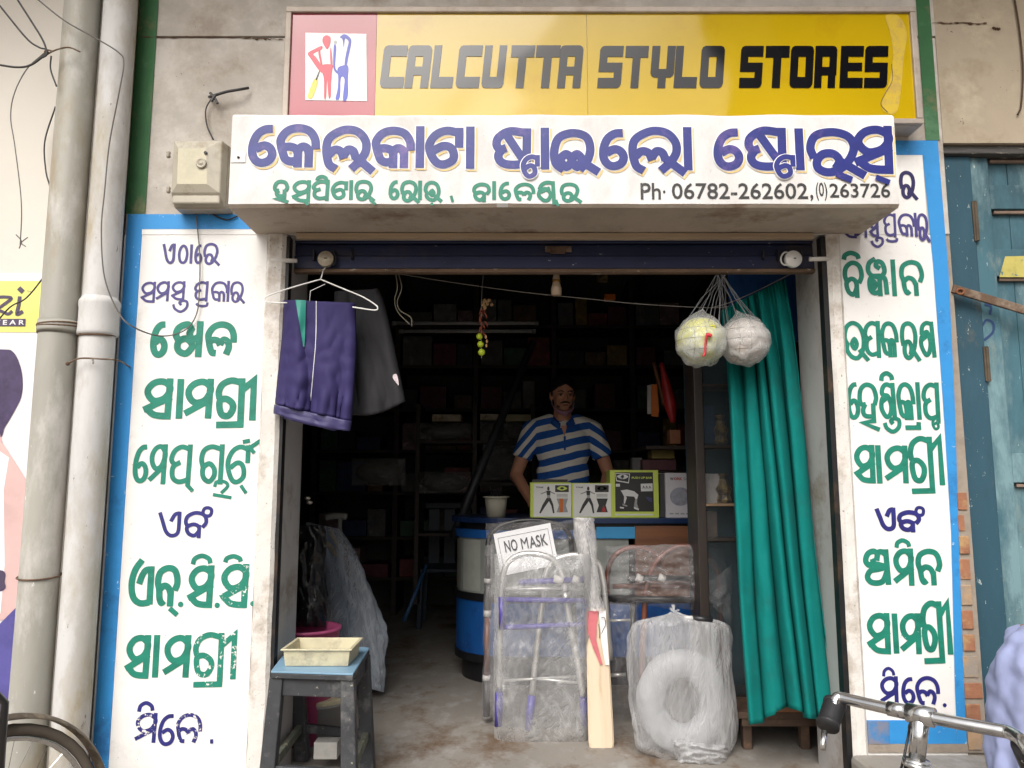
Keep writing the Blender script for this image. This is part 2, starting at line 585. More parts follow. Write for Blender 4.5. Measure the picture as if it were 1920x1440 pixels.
def text(s, parent, mat, u0, v0, u1, v1, Y, bold=0.0, shear=0.0, rot=0.0, extr=.0004, name='lettering', fit=True):
    """flat print set into the pixel box (u0, v0)-(u1, v1) on plane y = Y"""
    cu = bpy.data.curves.new('t', 'FONT')
    cu.body = s
    cu.extrude = 0
    cu.offset = bold
    cu.shear = shear
    cu.resolution_u = 3
    o = bpy.data.objects.new('t', cu)
    COL.objects.link(o)
    dg = bpy.context.evaluated_depsgraph_get()
    me = bpy.data.meshes.new_from_object(o.evaluated_get(dg))
    bpy.data.objects.remove(o)
    xs = [v.co.x for v in me.vertices]; ys = [v.co.y for v in me.vertices]
    a, b = P(u0, (v0 + v1) / 2, Y), P(u1, (v0 + v1) / 2, Y)
    t, bt = P((u0 + u1) / 2, v0, Y), P((u0 + u1) / 2, v1, Y)
    sx = (b.x - a.x) / (max(xs) - min(xs)); sy = (t.z - bt.z) / (max(ys) - min(ys))
    cx, cz = (a.x + b.x) / 2, (t.z + bt.z) / 2
    org = ORG.get(parent.name, Vector())
    STEP[0] += 1
    for v in me.vertices:
        x = (v.co.x - (max(xs) + min(xs)) / 2) * sx
        z = (v.co.y - (max(ys) + min(ys)) / 2) * sy
        x, z = x * math.cos(rot) - z * math.sin(rot), x * math.sin(rot) + z * math.cos(rot)
        v.co = Vector((cx + x, Y - .0015 - (STEP[0] % 3) * .0003, cz + z)) - org
    me.materials.clear()
    me.materials.append(mat)
    ob = bpy.data.objects.new(name, me)
    COL.objects.link(ob)
    ob.parent = parent
    ORG[ob.name] = org
    return ob


def patch(pxs, Y, mat, parent, name='print', off=.0015, smooth=False):
    """flat printed or painted shape, outline given in photograph pixels on plane y = Y"""
    pts = [P(u, v, Y) for u, v in pxs]
    if smooth: pts = catmull(pts, 5, True)
    STEP[0] += 1
    mb = MB()
    mb.add([(p.x, Y - off - (STEP[0] % 4) * .0002, p.z) for p in pts], [tuple(range(len(pts)))])
    o = mb.build(name, mat, parent)
    return o
# ------------------------------------------------------------------ materials
white_wall = M('white_limewash', (.80, .785, .765), .85, var=.05, vs=3, bump=.25, bs=45, stain=[((.60, .55, .48), .1, 2.2), ((.68, .66, .63), .25, 9)], chips=[((.34, .31, .28), .02, 55)])
old_white = M('aged_limewash', (.56, .525, .48), .88, var=.10, vs=2.2, bump=.4, bs=40, stain=[((.36, .31, .26), .55, 1.6), ((.44, .41, .37), .5, 6), ((.28, .22, .17), .2, 3.3)], chips=[((.16, .12, .09), .0, 34)])
beige_wall = M('beige_wall', (.43, .36, .27), .9, var=.12, vs=2.5, bump=.5, bs=30, stain=[((.30, .24, .16), .5, 1.8), ((.50, .43, .32), .4, 5)], chips=[((.10, .07, .05), .03, 22)])
edge_plaster = M('edge_plaster', (.70, .67, .63), .9, var=.1, vs=7, bump=.8, bs=60, stain=[((.42, .36, .30), .4, 5)], chips=[((.10, .09, .08), .16, 90)])
grey_plaster = M('grey_plaster', (.44, .42, .41), .85, var=.1, vs=3, bump=.3, bs=40, stain=[((.25, .20, .15), .35, 3)])
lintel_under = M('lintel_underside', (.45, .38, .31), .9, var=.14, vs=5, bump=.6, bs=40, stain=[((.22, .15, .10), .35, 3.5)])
blue_paint = M('blue_border_paint', (.028, .26, .62), .6, var=.12, vs=4, bump=.15, bs=60, stain=[((.02, .13, .36), .35, 4)], chips=[((.55, .65, .72), .05, 40)])
green_paint = M('green_stripe_paint', (.03, .13, .045), .7, var=.15, vs=4, bump=.2, bs=60, stain=[((.10, .22, .12), .4, 3), ((.20, .15, .08), .3, 5)])
letter_green = M('letter_green_paint', (.006, .20, .135), .55, var=.22, vs=11, bump=.1, stretch=(1, 1, 2.5), chips=[((.78, .76, .73), -.06, 70)])
letter_green_worn = M('letter_green_worn', (.006, .20, .135), .55, var=.08, vs=30, chips=[((.78, .76, .73), .35, 60)])
letter_blue = M('letter_blue_paint', (.020, .020, .17), .5, var=.22, vs=12, chips=[((.78, .76, .73), -.05, 70)])
letter_violet = M('letter_violet_paint', (.065, .055, .21), .55, var=.15, vs=25)
letter_blue_worn = M('letter_blue_worn', (.020, .020, .16), .5, var=.1, vs=25, chips=[((.78, .76, .70), .45, 55)])
sign_blue = M('sign_letter_blue', (.016, .024, .20), .4, var=.14, vs=9, stain=[((.13, .08, .28), .3, 7)])
sign_green = M('sign_letter_green', (.012, .20, .13), .5, var=.15, vs=20)
sign_yellow_shadow = M('sign_letter_cream_shadow', (.78, .56, .24), .6, var=.12, vs=12)
sign_white_outline = M('sign_letter_white_outline', (.86, .85, .84), .55, var=.03)
black_paint = M('black_paint', (.02, .02, .022), .45, var=.2, vs=20, chips=[((.4, .4, .4), .04, 60)])
concrete = M('shop_floor_concrete', (.27, .245, .215), .8, var=.14, vs=2.2, bump=.5, bs=28, stain=[((.34, .32, .30), .4, 7), ((.14, .09, .055), .42, 3.2)], chips=[((.08, .06, .05), .05, 40)], stretch=(1.15, .8, 1))
street_mat = M('street_dust', (.22, .19, .16), .9, var=.15, vs=1.5, bump=.7, bs=20, stain=[((.12, .09, .07), .4, 1.5)])
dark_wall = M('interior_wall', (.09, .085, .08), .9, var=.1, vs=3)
wood_dark = M('dark_wood', (.035, .022, .016), .6, var=.2, vs=4, stretch=(1, 1, 6))
steel_dark = M('dark_steel', (.03, .03, .035), .5, metal=.3, var=.2, vs=10)
rust = M('rusty_iron', (.16, .10, .065), .75, metal=.3, var=.3, vs=25, bump=.4, bs=120, stain=[((.28, .22, .17), .4, 14)])
pvc_grey = M('grey_pvc_pipe', (.37, .36, .32), .5, var=.12, vs=3, bump=.1, bs=20, stain=[((.32, .26, .17), .45, 2.6), ((.52, .50, .47), .4, 7)], chips=[((.7, .7, .68), .03, 30)], stretch=(1, 1, .35))
pvc_white = M('whitewashed_pipe', (.56, .555, .55), .7, var=.1, vs=4, bump=.3, bs=40, stain=[((.38, .33, .24), .5, 2.4), ((.45, .43, .40), .45, 9)], chips=[((.2, .18, .16), .05, 45)], stretch=(1, 1, .4))
wire_mat = M('black_cable', (.03, .028, .028), .5, var=0)
wire_grey = M('grey_cable', (.12, .11, .105), .6, var=0)
door_blue = M('weathered_blue_door', (.055, .145, .185), .65, var=.2, vs=5, bump=.45, bs=50, stain=[((.025, .055, .075), .45, 2), ((.17, .29, .32), .5, 4), ((.20, .24, .22), .1, 11)], chips=[((.45, .50, .48), .06, 60)], stretch=(1, 1, .35))
door_dark = M('door_frame_blue', (.022, .075, .11), .7, var=.2, vs=5, bump=.4, bs=50, stain=[((.12, .12, .10), .3, 5)], chips=[((.45, .50, .48), .09, 60)], stretch=(1, 1, .4))
brick_mat = M('brick_red', (.34, .15, .085), .9, var=.2, vs=14, bump=.7, bs=70, stain=[((.42, .27, .13), .5, 12)])
brick_pale = M('brick_pale', (.42, .28, .17), .9, var=.2, vs=14, bump=.7, bs=70, stain=[((.30, .26, .22), .5, 12)])
mortar = M('mortar', (.32, .27, .22), .95, var=.15, vs=12, bump=.8, bs=60)


def structure(mb, name, mat, **k):
    return tag(mb.build(name, mat, **k), kind='structure')


# ------------------------------------------------------------------ the setting
WY = 2.80
structure(MB().box(-60, 60, -60, 60, -.60, -.35), 'ground', street_mat)
structure(MB().box(-.832, 1.155, 2.35, 3.07, -.35, 0).box(-1.9, 2.0, 3.07, 7.0, -.35, 0), 'shop_floor', concrete)
structure(MB().box(-1.45, -.8325, 2.40, 2.795, -.35, -.02), 'step', concrete, bevel=.012)
structure(MB().box(1.1555, 2.6, 2.42, 2.795, -.35, .13), 'ledge', concrete, bevel=.02)
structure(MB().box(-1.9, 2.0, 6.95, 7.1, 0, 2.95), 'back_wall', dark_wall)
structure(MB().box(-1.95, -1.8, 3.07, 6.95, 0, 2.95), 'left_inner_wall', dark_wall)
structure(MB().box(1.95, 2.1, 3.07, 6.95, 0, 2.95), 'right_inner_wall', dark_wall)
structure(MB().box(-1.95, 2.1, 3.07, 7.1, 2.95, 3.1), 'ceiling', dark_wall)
# piers
lp = structure(MB().box(-1.45, -.914, WY, 3.07, -.4, 1.972), 'left_pier', white_wall)
rp = structure(MB().box(1.226, 1.5681, WY, 3.07, -.4, 1.972), 'right_pier', white_wall)
structure(MB().box(1.5685, 1.64, 2.806, 3.07, -.4, 1.972), 'right_pier_flank', mortar)


def rough_strip(x0, x1, y0, y1, z0, z1, seed):
    mb = MB()
    n = 60

    def fn(i, j):
        # profile goes left edge - face - right edge
        prof = [(x0, y1), (x0, y0 + .012), (x0 + .012, y0), (x1 - .012, y0), (x1, y0 + .012), (x1, y1)]
        k = i * 5
        a = int(min(k, 4)); t = k - a
        x = prof[a][0] * (1 - t) + prof[a + 1][0] * t
        y = prof[a][1] * (1 - t) + prof[a + 1][1] * t
        z = z0 + (z1 - z0) * j
        q = mnoise.noise(Vector((seed, z * 9, a))) * .004 + mnoise.noise(Vector((seed, z * 40, a * 3))) * .002
        if a in (0, 1, 2, 3, 4) and 0 < k < 5: y += q; x += q * .6
        return (x, y, z)
    mb.grid(fn, 5, n)
    return mb


structure(rough_strip(-.914, -.843, 2.788, 3.0, -.4, 1.972, 1.3), 'left_pier_edge', edge_plaster, smooth=False)
structure(rough_strip(1.173, 1.226, 2.788, 3.0, -.4, 1.972, 5.3), 'right_pier_edge', edge_plaster)
structure(MB().box(-1.3, -.832, 3.001, 3.07, 0, 1.98).box(-.8425, -.832, 2.841, 3.0005, 0, 1.98), 'left_jamb', grey_plaster)
structure(MB().box(1.155, 1.6, 3.001, 3.07, 0, 1.98).box(1.155, 1.172, 2.841, 3.0005, 0, 1.98), 'right_jamb', grey_plaster)
chan = M('shutter_channel', (.012, .012, .013), .5, metal=.2, var=.2, vs=12, stain=[((.06, .035, .02), .3, 8)])
for x0_, x1_ in ((-.8425, -.831), (1.154, 1.1725)):
    o = MB().box(x0_, x1_, 2.80, 2.83, -.02, 1.965).box(x0_, x1_, 2.83, 2.84, -.02, 1.965).build('guide_channel', chan)
    tag(o, 'black steel shutter guide channel on the %s side of the opening' % ('left' if x0_ < 0 else 'right'), 'channel', 'shutter guide channels')
# upper wall, in two lifts with the open joint between them
zj = P(400, 69, WY).z
uw = structure(MB().box(-1.45, 1.64, WY, 3.07, 1.974, zj - .004), 'upper_wall', old_white, bevel=.004)
structure(MB().box(-1.45, 1.64, WY, 3.07, zj + .004, 3.5).box(-1.45, 1.64, WY + .02, 3.07, zj - .004, zj + .004), 'top_wall', old_white)
bw = structure(MB().box(1.64, 2.9, WY, 3.07, P(1800, 268, WY).z, 3.5), 'door_head_wall', beige_wall)
structure(MB().box(2.3, 4.5, WY, 3.07, -.4, P(1800, 268, WY).z), 'right_neighbour_wall', beige_wall)
structure(MB().box(-1.50, -1.45, WY + .10, 3.07, -.4, 3.5), 'wall_recess', mortar)
nw = structure(MB().box(-4.5, -1.50, WY + .02, 3.07, -.4, 3.5), 'left_neighbour_wall', M('cream_wall', (.70, .66, .60), .8, var=.05, vs=2, bump=.15, stain=[((.55, .49, .40), .3, 1.5)]))
structure(MB().box(-4.5, 4.5, 1.85, 3.07, 3.52, 3.66), 'balcony_slab', old_white)

# painted areas of the front, as coats a few millimetres proud
zt, zb = P(240, 402, WY).z, P(240, 430, WY).z
bb = MB().box(-1.442, -1.385, WY - .003, WY - .0002, .02, zt).box(-1.385, -.914, WY - .003, WY - .0002, zb, zt)
bb.build('painted_border', blue_paint, lp)
zt2, zb2 = P(1700, 264, WY).z, P(1700, 291, WY).z
q = MB()
BE = [(.16, 1.533, 1.566), (.33, 1.537, 1.569), (.88, 1.563, 1.590), (1.33, 1.567, 1.609), (1.83, 1.567, 1.622), (zb2, 1.556, 1.618), (zt2, 1.556, 1.618)]
for (za, a0, a1), (zc, c0, c1) in zip(BE, BE[1:]):
    q.add([(a0, WY - .003, za), (a1, WY - .003, za), (c1, WY - .003, zc), (c0, WY - .003, zc)], [(0, 1, 2, 3)])
q.box(1.0, 1.556, WY - .003, WY - .0002, zb2, zt2)
q.box(1.226, 1.533, WY - .003, WY - .0002, .16, .237)
q.build('painted_border', blue_paint, rp)
MB().box(1.226, 1.30, WY - .006, WY - .0032, .16, .235).build('faded_patch', M('faded_blue', (.035, .20, .47), .7, var=.2, vs=9, stain=[((.2, .2, .25), .5, 8)]), rp)
MB().box(-1.45, -1.376, WY - .004, WY - .0032, zt + .001, 3.49).build('painted_stripe', green_paint, uw)
MB().box(1.572, 1.625, WY - .004, WY - .0032, zt2 + .001, 3.49).build('painted_stripe', green_paint, uw)
# clean white field of the right pier where the upper wall is still lettered
MB().box(1.0, 1.556, WY - .002, WY - .0001, 1.9722, zb2).build('painted_field', white_wall, uw)
MB().box(-1.385, -.914, WY - .002, WY - .0001, 1.9722, zb).build('painted_field', white_wall, uw)
MB().box(1.226, 1.5675, WY - .004, WY - .0002, .131, .1595).build('bare_patch', mortar, rp)

# joint grime
crk = M('joint_grime', (.13, .075, .045), .95, var=.3, vs=30, bump=.6, bs=80)
for (u0, u1, v, th) in ((262, 470, 69, 5), (470, 530, 72, 5), (1748, 1850, 42, 8), (1860, 1875, 52, 8)):
    pts = []
    n = 26
    for i in range(n + 1):
        u = u0 + (u1 - u0) * i / n
        pts.append(P(u, v + rnd.uniform(-1.2, 1.2) + (i / n) * 2, WY - .004))
    rr = [.0008 + th * .0006 * abs(mnoise.noise(Vector((i * .7, v, 0)))) * 2 for i in range(n + 1)]
    MB().tube(pts, rr, 6).build('crack', crk, uw)

# bare brick edge beside the door, each brick a part
z = .14
i = 0
MB().box(1.57, 1.636, 2.7985, 2.8055, .13, 1.02).build('mortar_bed', mortar, rp)
while z < 1.0:
    h = .064 + rnd.uniform(-.012, .008)
    x1 = 1.624 + rnd.uniform(-.012, .008)
    xa = 1.570 + max(0, min(.036, (z - .33) * .036))
    MB().box(xa, x1, 2.790 + rnd.uniform(0, .005), 2.7983, z, z + h).build('brick', brick_mat if rnd.random() < .55 else brick_pale, rp, bevel=.004)
    z += h + .018
    i += 1

# ------------------------------------------------------------------ lintel with the painted Odia name
LY = 2.508
lx0, lx1 = P(432, 300, LY).x, P(1681, 300, LY).x
lz1, lz0 = P(1000, 213, LY).z, 1.974
lin_o = empty('sign_lintel', (.17, 2.65, lz0), 'white painted concrete lintel lettered in blue and green above the shop opening', 'sign lintel')
mb = MB()
nx = 60
for side in (0, 1): pass


def lf(i, j):
    x = lx0 + (lx1 - lx0) * i
    prof = [(2.7995, lz1 - .005), (LY + .012, lz1), (LY, lz1 - .012), (LY, lz0 + .010), (LY + .010, lz0), (2.7995, lz0)]
    k = j * 5; a = int(min(k, 4)); t = k - a
    y = prof[a][0] * (1 - t) + prof[a + 1][0] * t
    z = prof[a][1] * (1 - t) + prof[a + 1][1] * t
    if a < 2 or t == 0 and a == 2:
        z += mnoise.noise(Vector((x * 6, 0, 3))) * .006
    if a >= 3:
        z += mnoise.noise(Vector((x * 5, y * 5, 8))) * .003
    return (x, y, z)


mb.grid(lf, nx, 5)
e0 = [lf(0, k / 5) for k in range(6)]; e1 = [lf(1, k / 5) for k in range(6)]
mb.add(e0, [tuple(range(6))]); mb.add(e1, [tuple(range(5, -1, -1))])
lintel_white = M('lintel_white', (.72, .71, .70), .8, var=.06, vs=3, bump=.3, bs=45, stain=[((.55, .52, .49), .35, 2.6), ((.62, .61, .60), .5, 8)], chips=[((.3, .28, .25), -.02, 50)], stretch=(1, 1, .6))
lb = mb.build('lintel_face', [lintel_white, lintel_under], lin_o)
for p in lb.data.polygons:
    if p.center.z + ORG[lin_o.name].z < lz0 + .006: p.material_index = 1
LT = lb
MB().box(-.80, 1.12, 2.775, 2.7985, 1.951, 1.9715).build('lath', M('pale_wood', (.45, .34, .23), .8, var=.15, vs=8, stretch=(.2, 1, 3)), lin_o, bevel=.002)
# nail plate at the left end of the lintel
MB().box(P(434, 295, LY).x, P(461, 295, LY).x, LY - .003, LY - .0003, P(0, 305, LY).z, P(0, 285, LY).z).build('patch_plate', M('plate_white', (.72, .70, .69), .7, var=.05), lin_o)
MB().ell(P(447, 295, LY - .004), .0045).build('nail', steel_dark, lin_o)

# ------------------------------------------------------------------ back-lit style board above it
SY = 2.70
sx0, sx1 = P(534, 110, SY).x, P(1722, 130, SY).x
sz1, sz0 = P(1000, 15, SY).z, P(1700, 234, SY).z
board = empty('sign_board', ((sx0 + sx1) / 2, 2.75, sz0), 'long yellow and pink box sign with slanted black capitals above the lintel', 'sign board')
alu = M('dull_frame_metal', (.42, .36, .31), .55, metal=.25, var=.15, vs=8, stain=[((.26, .2, .15), .3, 5)])
fr = .022
MB().box(sx0, sx1, SY + .006, 2.7985, sz0, sz1).build('backing', alu, board)
MB().box(sx0, sx1, SY - .012, SY + .0055, sz1 - fr, sz1).build('frame', alu, board, bevel=.003)
MB().box(sx0, sx1, SY - .012, SY + .0055, sz0, sz0 + fr * .9).build('frame', alu, board, bevel=.003)
MB().box(sx0, sx0 + fr, SY - .012, SY + .0055, sz0 + fr * .9 + .0005, sz1 - fr - .0005).build('frame', alu, board, bevel=.003)
MB().box(sx1 - fr, sx1, SY - .012, SY + .0055, sz0 + fr * .9 + .0005, sz1 - fr - .0005).build('frame', alu, board, bevel=.003)


def acrylic(name, col, st=None):
    m = M(name, col, .11, var=.04, vs=2, stain=st, spec=.5, coat=0)
    nt = m.node_tree
    b = nt.nodes['Principled BSDF']
    for l in list(b.inputs['Roughness'].links): nt.links.remove(l)
    b.inputs['Roughness'].default_value = .06
    b.inputs['IOR'].default_value = 1.5
    n = nt.nodes.new('ShaderNodeTexNoise'); n.inputs['Scale'].default_value = 1.6; n.inputs['Detail'].default_value = 1
    tc = nt.nodes.new('ShaderNodeTexCoord')
    nt.links.new(tc.outputs['Object'], n.inputs['Vector'])
    bp = nt.nodes.new('ShaderNodeBump'); bp.inputs['Strength'].default_value = .35; bp.inputs['Distance'].default_value = .05
    nt.links.new(n.outputs['Fac'], bp.inputs['Height'])
    nt.links.new(bp.outputs[0], b.inputs['Normal'])
    return m


yel = acrylic('yellow_acrylic', (.53, .36, .006), [((.47, .29, .008), .3, 3)])
pink = acrylic('pink_acrylic', (.36, .035, .06))
blk = acrylic('black_acrylic_letter', (.006, .006, .008))
xb = P(705, 110, SY).x
xs_ = P(1101, 110, SY).x
zp0, zp1 = sz0 + fr * .9 + .0005, sz1 - fr - .0005
MB().box(sx0 + fr, xb - .0006, SY, SY + .0055, zp0, zp1).build('pink_panel', pink, board)
MB().box(xb + .0006, xs_ - .0007, SY, SY + .0055, zp0, zp1).build('yellow_panel', yel, board)
MB().box(xs_ + .0007, sx1 - fr, SY, SY + .0055, zp0, zp1).build('yellow_panel', yel, board)
# peeled, dusty tape stain near the right end
patch([(1660, 30), (1682, 28), (1700, 60), (1694, 110), (1690, 160), (1682, 208), (1662, 212), (1652, 195), (1668, 150), (1674, 100), (1668, 60)], SY, M('glue_stain', (.50, .34, .07), .7, var=.1, vs=30, stain=[((.6, .42, .03), .8, 25)]), board, 'stain', .001, True)
gl = catmull([P(u, v, SY - .003) for u, v in ((1672, 120), (1673, 150), (1660, 175), (1652, 195), (1664, 210))], 5)
MB().tube(gl, .0012, 5).build('crack', rust, board)

# CALCUTTA STYLO STORES: cells of (x0, z0, x1, z1) in a 0..1 letter box, corners cut
a_, h_ = .34, .26
LET = {
    'C': [(0, h_, a_, 1 - h_), (0, 1 - h_, 1, 1, 'tl'), (0, 0, 1, h_, 'bl')],
    'A': [(0, 0, a_, .30), (1 - a_, 0, 1, .30), (0, .30, 1, .50), (0, .50, a_, .74), (1 - a_, .50, 1, .74), (0, .74, 1, 1, 'tl', 'tr')],
    'L': [(0, h_, a_, 1), (0, 0, 1, h_)],
    'U': [(0, h_, a_, 1), (1 - a_, h_, 1, 1), (0, 0, 1, h_, 'bl', 'br')],
    'T': [(0, .72, 1, 1), (.33, 0, .67, .72)],
    'S': [(0, .74, 1, 1, 'tl'), (0, .60, a_, .74), (0, .38, 1, .60), (1 - a_, .24, 1, .38), (0, 0, 1, .24, 'br')],
    'Y': [(0, .45, a_, 1), (1 - a_, .45, 1, 1), (0, .25, 1, .45, 'bl', 'br'), (.33, 0, .67, .25)],
    'O': [(0, h_, a_, 1 - h_), (1 - a_, h_, 1, 1 - h_), (0, 1 - h_, 1, 1, 'tl', 'tr'), (0, 0, 1, h_, 'bl', 'br')],
    'R': [(0, 0, a_, .30), (.62, 0, .96, .30), (0, .30, 1, .50), (0, .50, a_, .74), (1 - a_, .50, 1, .74), (0, .74, 1, 1, 'tr')],
    'E': [(0, .74, 1, 1), (0, .60, a_, .74), (0, .40, .95, .60), (0, .24, a_, .40), (0, 0, 1, .24)],
}


def block(ch, ua, ub, vt, vb, slant):
    p0, p1 = P(ua, vb, SY), P(ub, vb, SY)
    zt_ = P((ua + ub) / 2, vt, SY).z
    w, h = p1.x - p0.x, zt_ - p0.z
    sl = slant * w / (ub - ua)
    mb = MB()
    for c in LET[ch]:
        x0, z0, x1, z1, *cut = c
        r, rz = .16, .10
        poly = []
        for nm, x, zz, sx, sz in (('bl', x0, z0, 1, 1), ('br', x1, z0, -1, 1), ('tr', x1, z1, -1, -1), ('tl', x0, z1, 1, -1)):
            if nm in cut:
                A = (x, zz + sz * rz); B = (x + sx * r * .35, zz + sz * rz * .3); D = (x + sx * r, zz)
                poly += [A, B, D] if nm in ('bl', 'tr') else [D, B, A]
            else: poly.append((x, zz))
        mb.add([(p0.x + x * w + zz * sl, SY - .0022, p0.z + zz * h) for x, zz in poly], [tuple(range(len(poly)))])
    mb.build('letter', blk, board)


A3 = lambda x: 530 + x / 3.2
for ch, xa, xb_ in (('C', 580, 722), ('A', 728, 872), ('L', 884, 1018), ('C', 1035, 1176), ('U', 1190, 1322), ('T', 1350, 1492), ('T', 1500, 1646), ('A', 1645, 1785)):
    block(ch, A3(xa), A3(xb_), 85.5, 165.5, 8)
A4 = lambda x: 1120 + x / 3
for ch, xa, xb_ in (('S', -2, 130), ('T', 142, 272), ('Y', 292, 424), ('L', 427, 556), ('O', 572, 704), ('S', 795, 922), ('T', 935, 1070), ('O', 1078, 1208), ('R', 1216, 1340), ('E', 1360, 1490), ('S', 1498, 1628)):
    block(ch, A4(xa), A4(xb_), 86.5, 165.5, 8)
# white square with two plain sports figures
patch([(573, 62), (687, 64), (688, 190), (573, 188)], SY, acrylic('white_sticker', (.72, .72, .72)), board, 'sticker')
fred = M('figure_red', (.62, .02, .06), .3, var=0)
fblu = M('figure_blue', (.03, .05, .45), .3, var=0)
fyel = M('figure_yellow', (.75, .55, .05), .3, var=0)


def fp(pts, m, off=.003): patch([(530 + x / 3.2, y / 3.2) for x, y in pts], SY, m, board, 'emblem', off, True)


fp([(245, 225), (268, 215), (288, 230), (285, 265), (268, 298), (250, 275), (240, 250)], fred)
fp([(235, 278), (190, 298), (152, 322), (170, 355), (215, 420), (240, 440), (238, 405), (205, 350), (185, 325), (235, 300)], fred)
fp([(215, 320), (225, 375), (232, 395), (240, 392), (230, 330), (226, 305)], fred)
fp([(292, 290), (300, 390), (288, 388), (286, 310)], fred)
fp([(240, 392), (300, 392), (298, 430), (292, 500), (290, 580), (276, 585), (268, 480), (262, 585), (250, 590), (248, 480), (238, 430)], fred)
fp([(225, 430), (208, 480), (200, 475), (218, 430)], M('figure_black', (.03, .03, .03), .3, var=0), .0032)
fp([(188, 480), (215, 485), (180, 588), (150, 585), (160, 550)], fyel)
fp([(345, 225), (375, 208), (412, 240), (405, 300), (396, 340), (385, 395), (372, 390), (380, 330), (390, 285), (396, 250), (375, 235), (368, 290), (360, 240)], fblu)
fp([(308, 280), (322, 285), (316, 400), (330, 430), (328, 445), (305, 405)], fblu)
fp([(332, 410), (380, 392), (396, 410), (392, 480), (394, 560), (384, 600), (362, 598), (372, 480), (350, 470), (346, 560), (338, 598), (318, 595), (330, 540), (334, 470)], fblu)
fp([(310, 250), (320, 246), (328, 256), (320, 268), (310, 264)], M('figure_grey', (.35, .35, .35), .3, var=0))

# ------------------------------------------------------------------ lettering
CA, CB = (440, 210, 2.909), (1060, 210, 2.909)
seq = [(CA, 'E_', (78, 72, 232, 302)), (CA, 'K', (228, 68, 468, 304)), (CA, 'L2', (478, 78, 770, 340)), (CA, 'K', (748, 82, 985, 308)), (CA, 'A_', (985, 80, 1038, 306)), (CA, 'T', (1040, 82, 1248, 310)), (CA, 'A_', (1258, 82, 1312, 312)),
       (CA, 'SS', (1405, 85, 1618, 312)), (CA, 'A_', (1668, 88, 1716, 315)), (CA, 'I', (1720, 95, 1994, 345)),
       (CB, 'E_', (185, 95, 340, 320)), (CB, 'L2', (342, 85, 660, 350)), (CB, 'A_', (640, 85, 692, 320)), (CB, 'E_', (808, 92, 968, 322)), (CB, 'SS', (975, 82, 1205, 322)), (CB, 'A_', (1248, 92, 1302, 320)), (CB, 'R', (1312, 90, 1635, 365)), (CB, 'S', (1568, 78, 1785, 340))]
for c, g, b in seq:
    w = 47
    glyph(g, c, b, w, LY, sign_yellow_shadow, LT, dx=3.2, dz=3.2, grow=2.4, layer=0, name='letter_shadow')
    glyph(g, c, b, w, LY, sign_white_outline, LT, grow=3.6, layer=1.2, name='letter_outline')
    glyph(g, c, b, w, LY, sign_blue, LT, layer=2.4)
for c, b in ((CA, (1560, 235, 1665, 368)), (CB, (1135, 235, 1252, 368))):
    glyph('T', c, b, 28, LY, sign_white_outline, LT, grow=3, layer=3.6, name='letter_outline')
    glyph('T', c, b, 28, LY, sign_blue, LT, layer=4.8)
stroke(CB, 1478, 337, 1562, 372, 40, LY - .003, sign_blue, LT)
stroke(CB, 1692, 356, 1768, 386, 32, LY - .003, sign_blue, LT)
for g, b in (('HA', (208, 370, 300, 500)), ('S', (312, 372, 415, 495)), ('P', (420, 370, 518, 482)), ('IM', (440, 343, 512, 385)), ('T', (525, 375, 618, 480)), ('A_', (624, 372, 646, 480)), ('R', (652, 370, 768, 492)),
             ('E_', (840, 372, 900, 482)), ('R', (902, 372, 1012, 500)), ('A_', (1000, 375, 1022, 480)), ('U', (1030, 375, 1135, 495)),
             ('B', (1295, 385, 1398, 492)), ('A_', (1404, 378, 1426, 480)), ('E_', (1440, 380, 1508, 485)), ('L', (1522, 385, 1640, 490)), ('SHW', (1645, 375, 1762, 505)), ('R', (1772, 385, 1895, 500))):
    glyph(g, CA, b, 21, LY, sign_green, LT)
for s in ((375, 482, 402, 508), (738, 480, 770, 505), (1180, 458, 1190, 492), (1752, 480, 1765, 515)): stroke(CA, *s, 16, LY, sign_green, LT)
dot(CA, 1076, 503, 9, LY, sign_green, LT)
phone = M('phone_black', (.03, .03, .03), .5, var=.1, chips=[((.35, .35, .35), .12, 40)])
B_ = lambda x: 1060 + x / 2.909
By = lambda y: 210 + y / 2.909
for s, x0, y0, x1, y1 in (('Ph', 410, 388, 520, 478), ('\u00b7', 532, 428, 546, 445), ('06782-262602', 580, 388, 1322, 476), (',', 1335, 452, 1352, 486), ('(0)', 1365, 385, 1428, 484), ('263726', 1440, 390, 1770, 468)):
    text(s, LT, phone, B_(x0), By(y0), B_(x1), By(y1), LY, bold=.012)

C5, C6, C7, C8 = (220, 420, 4.8), (220, 700, 4.8), (180, 900, 5.538), (180, 1150, 4.965)
R1, R2, R3, R4 = (1540, 300, 5.143), (1540, 560, 5.143), (1540, 820, 5.143), (1560, 1100, 4.8)


def line(crop, w, mat, par, items, Y=WY):
    for g, *b in items: glyph(g, crop, b, w, Y, mat, par)


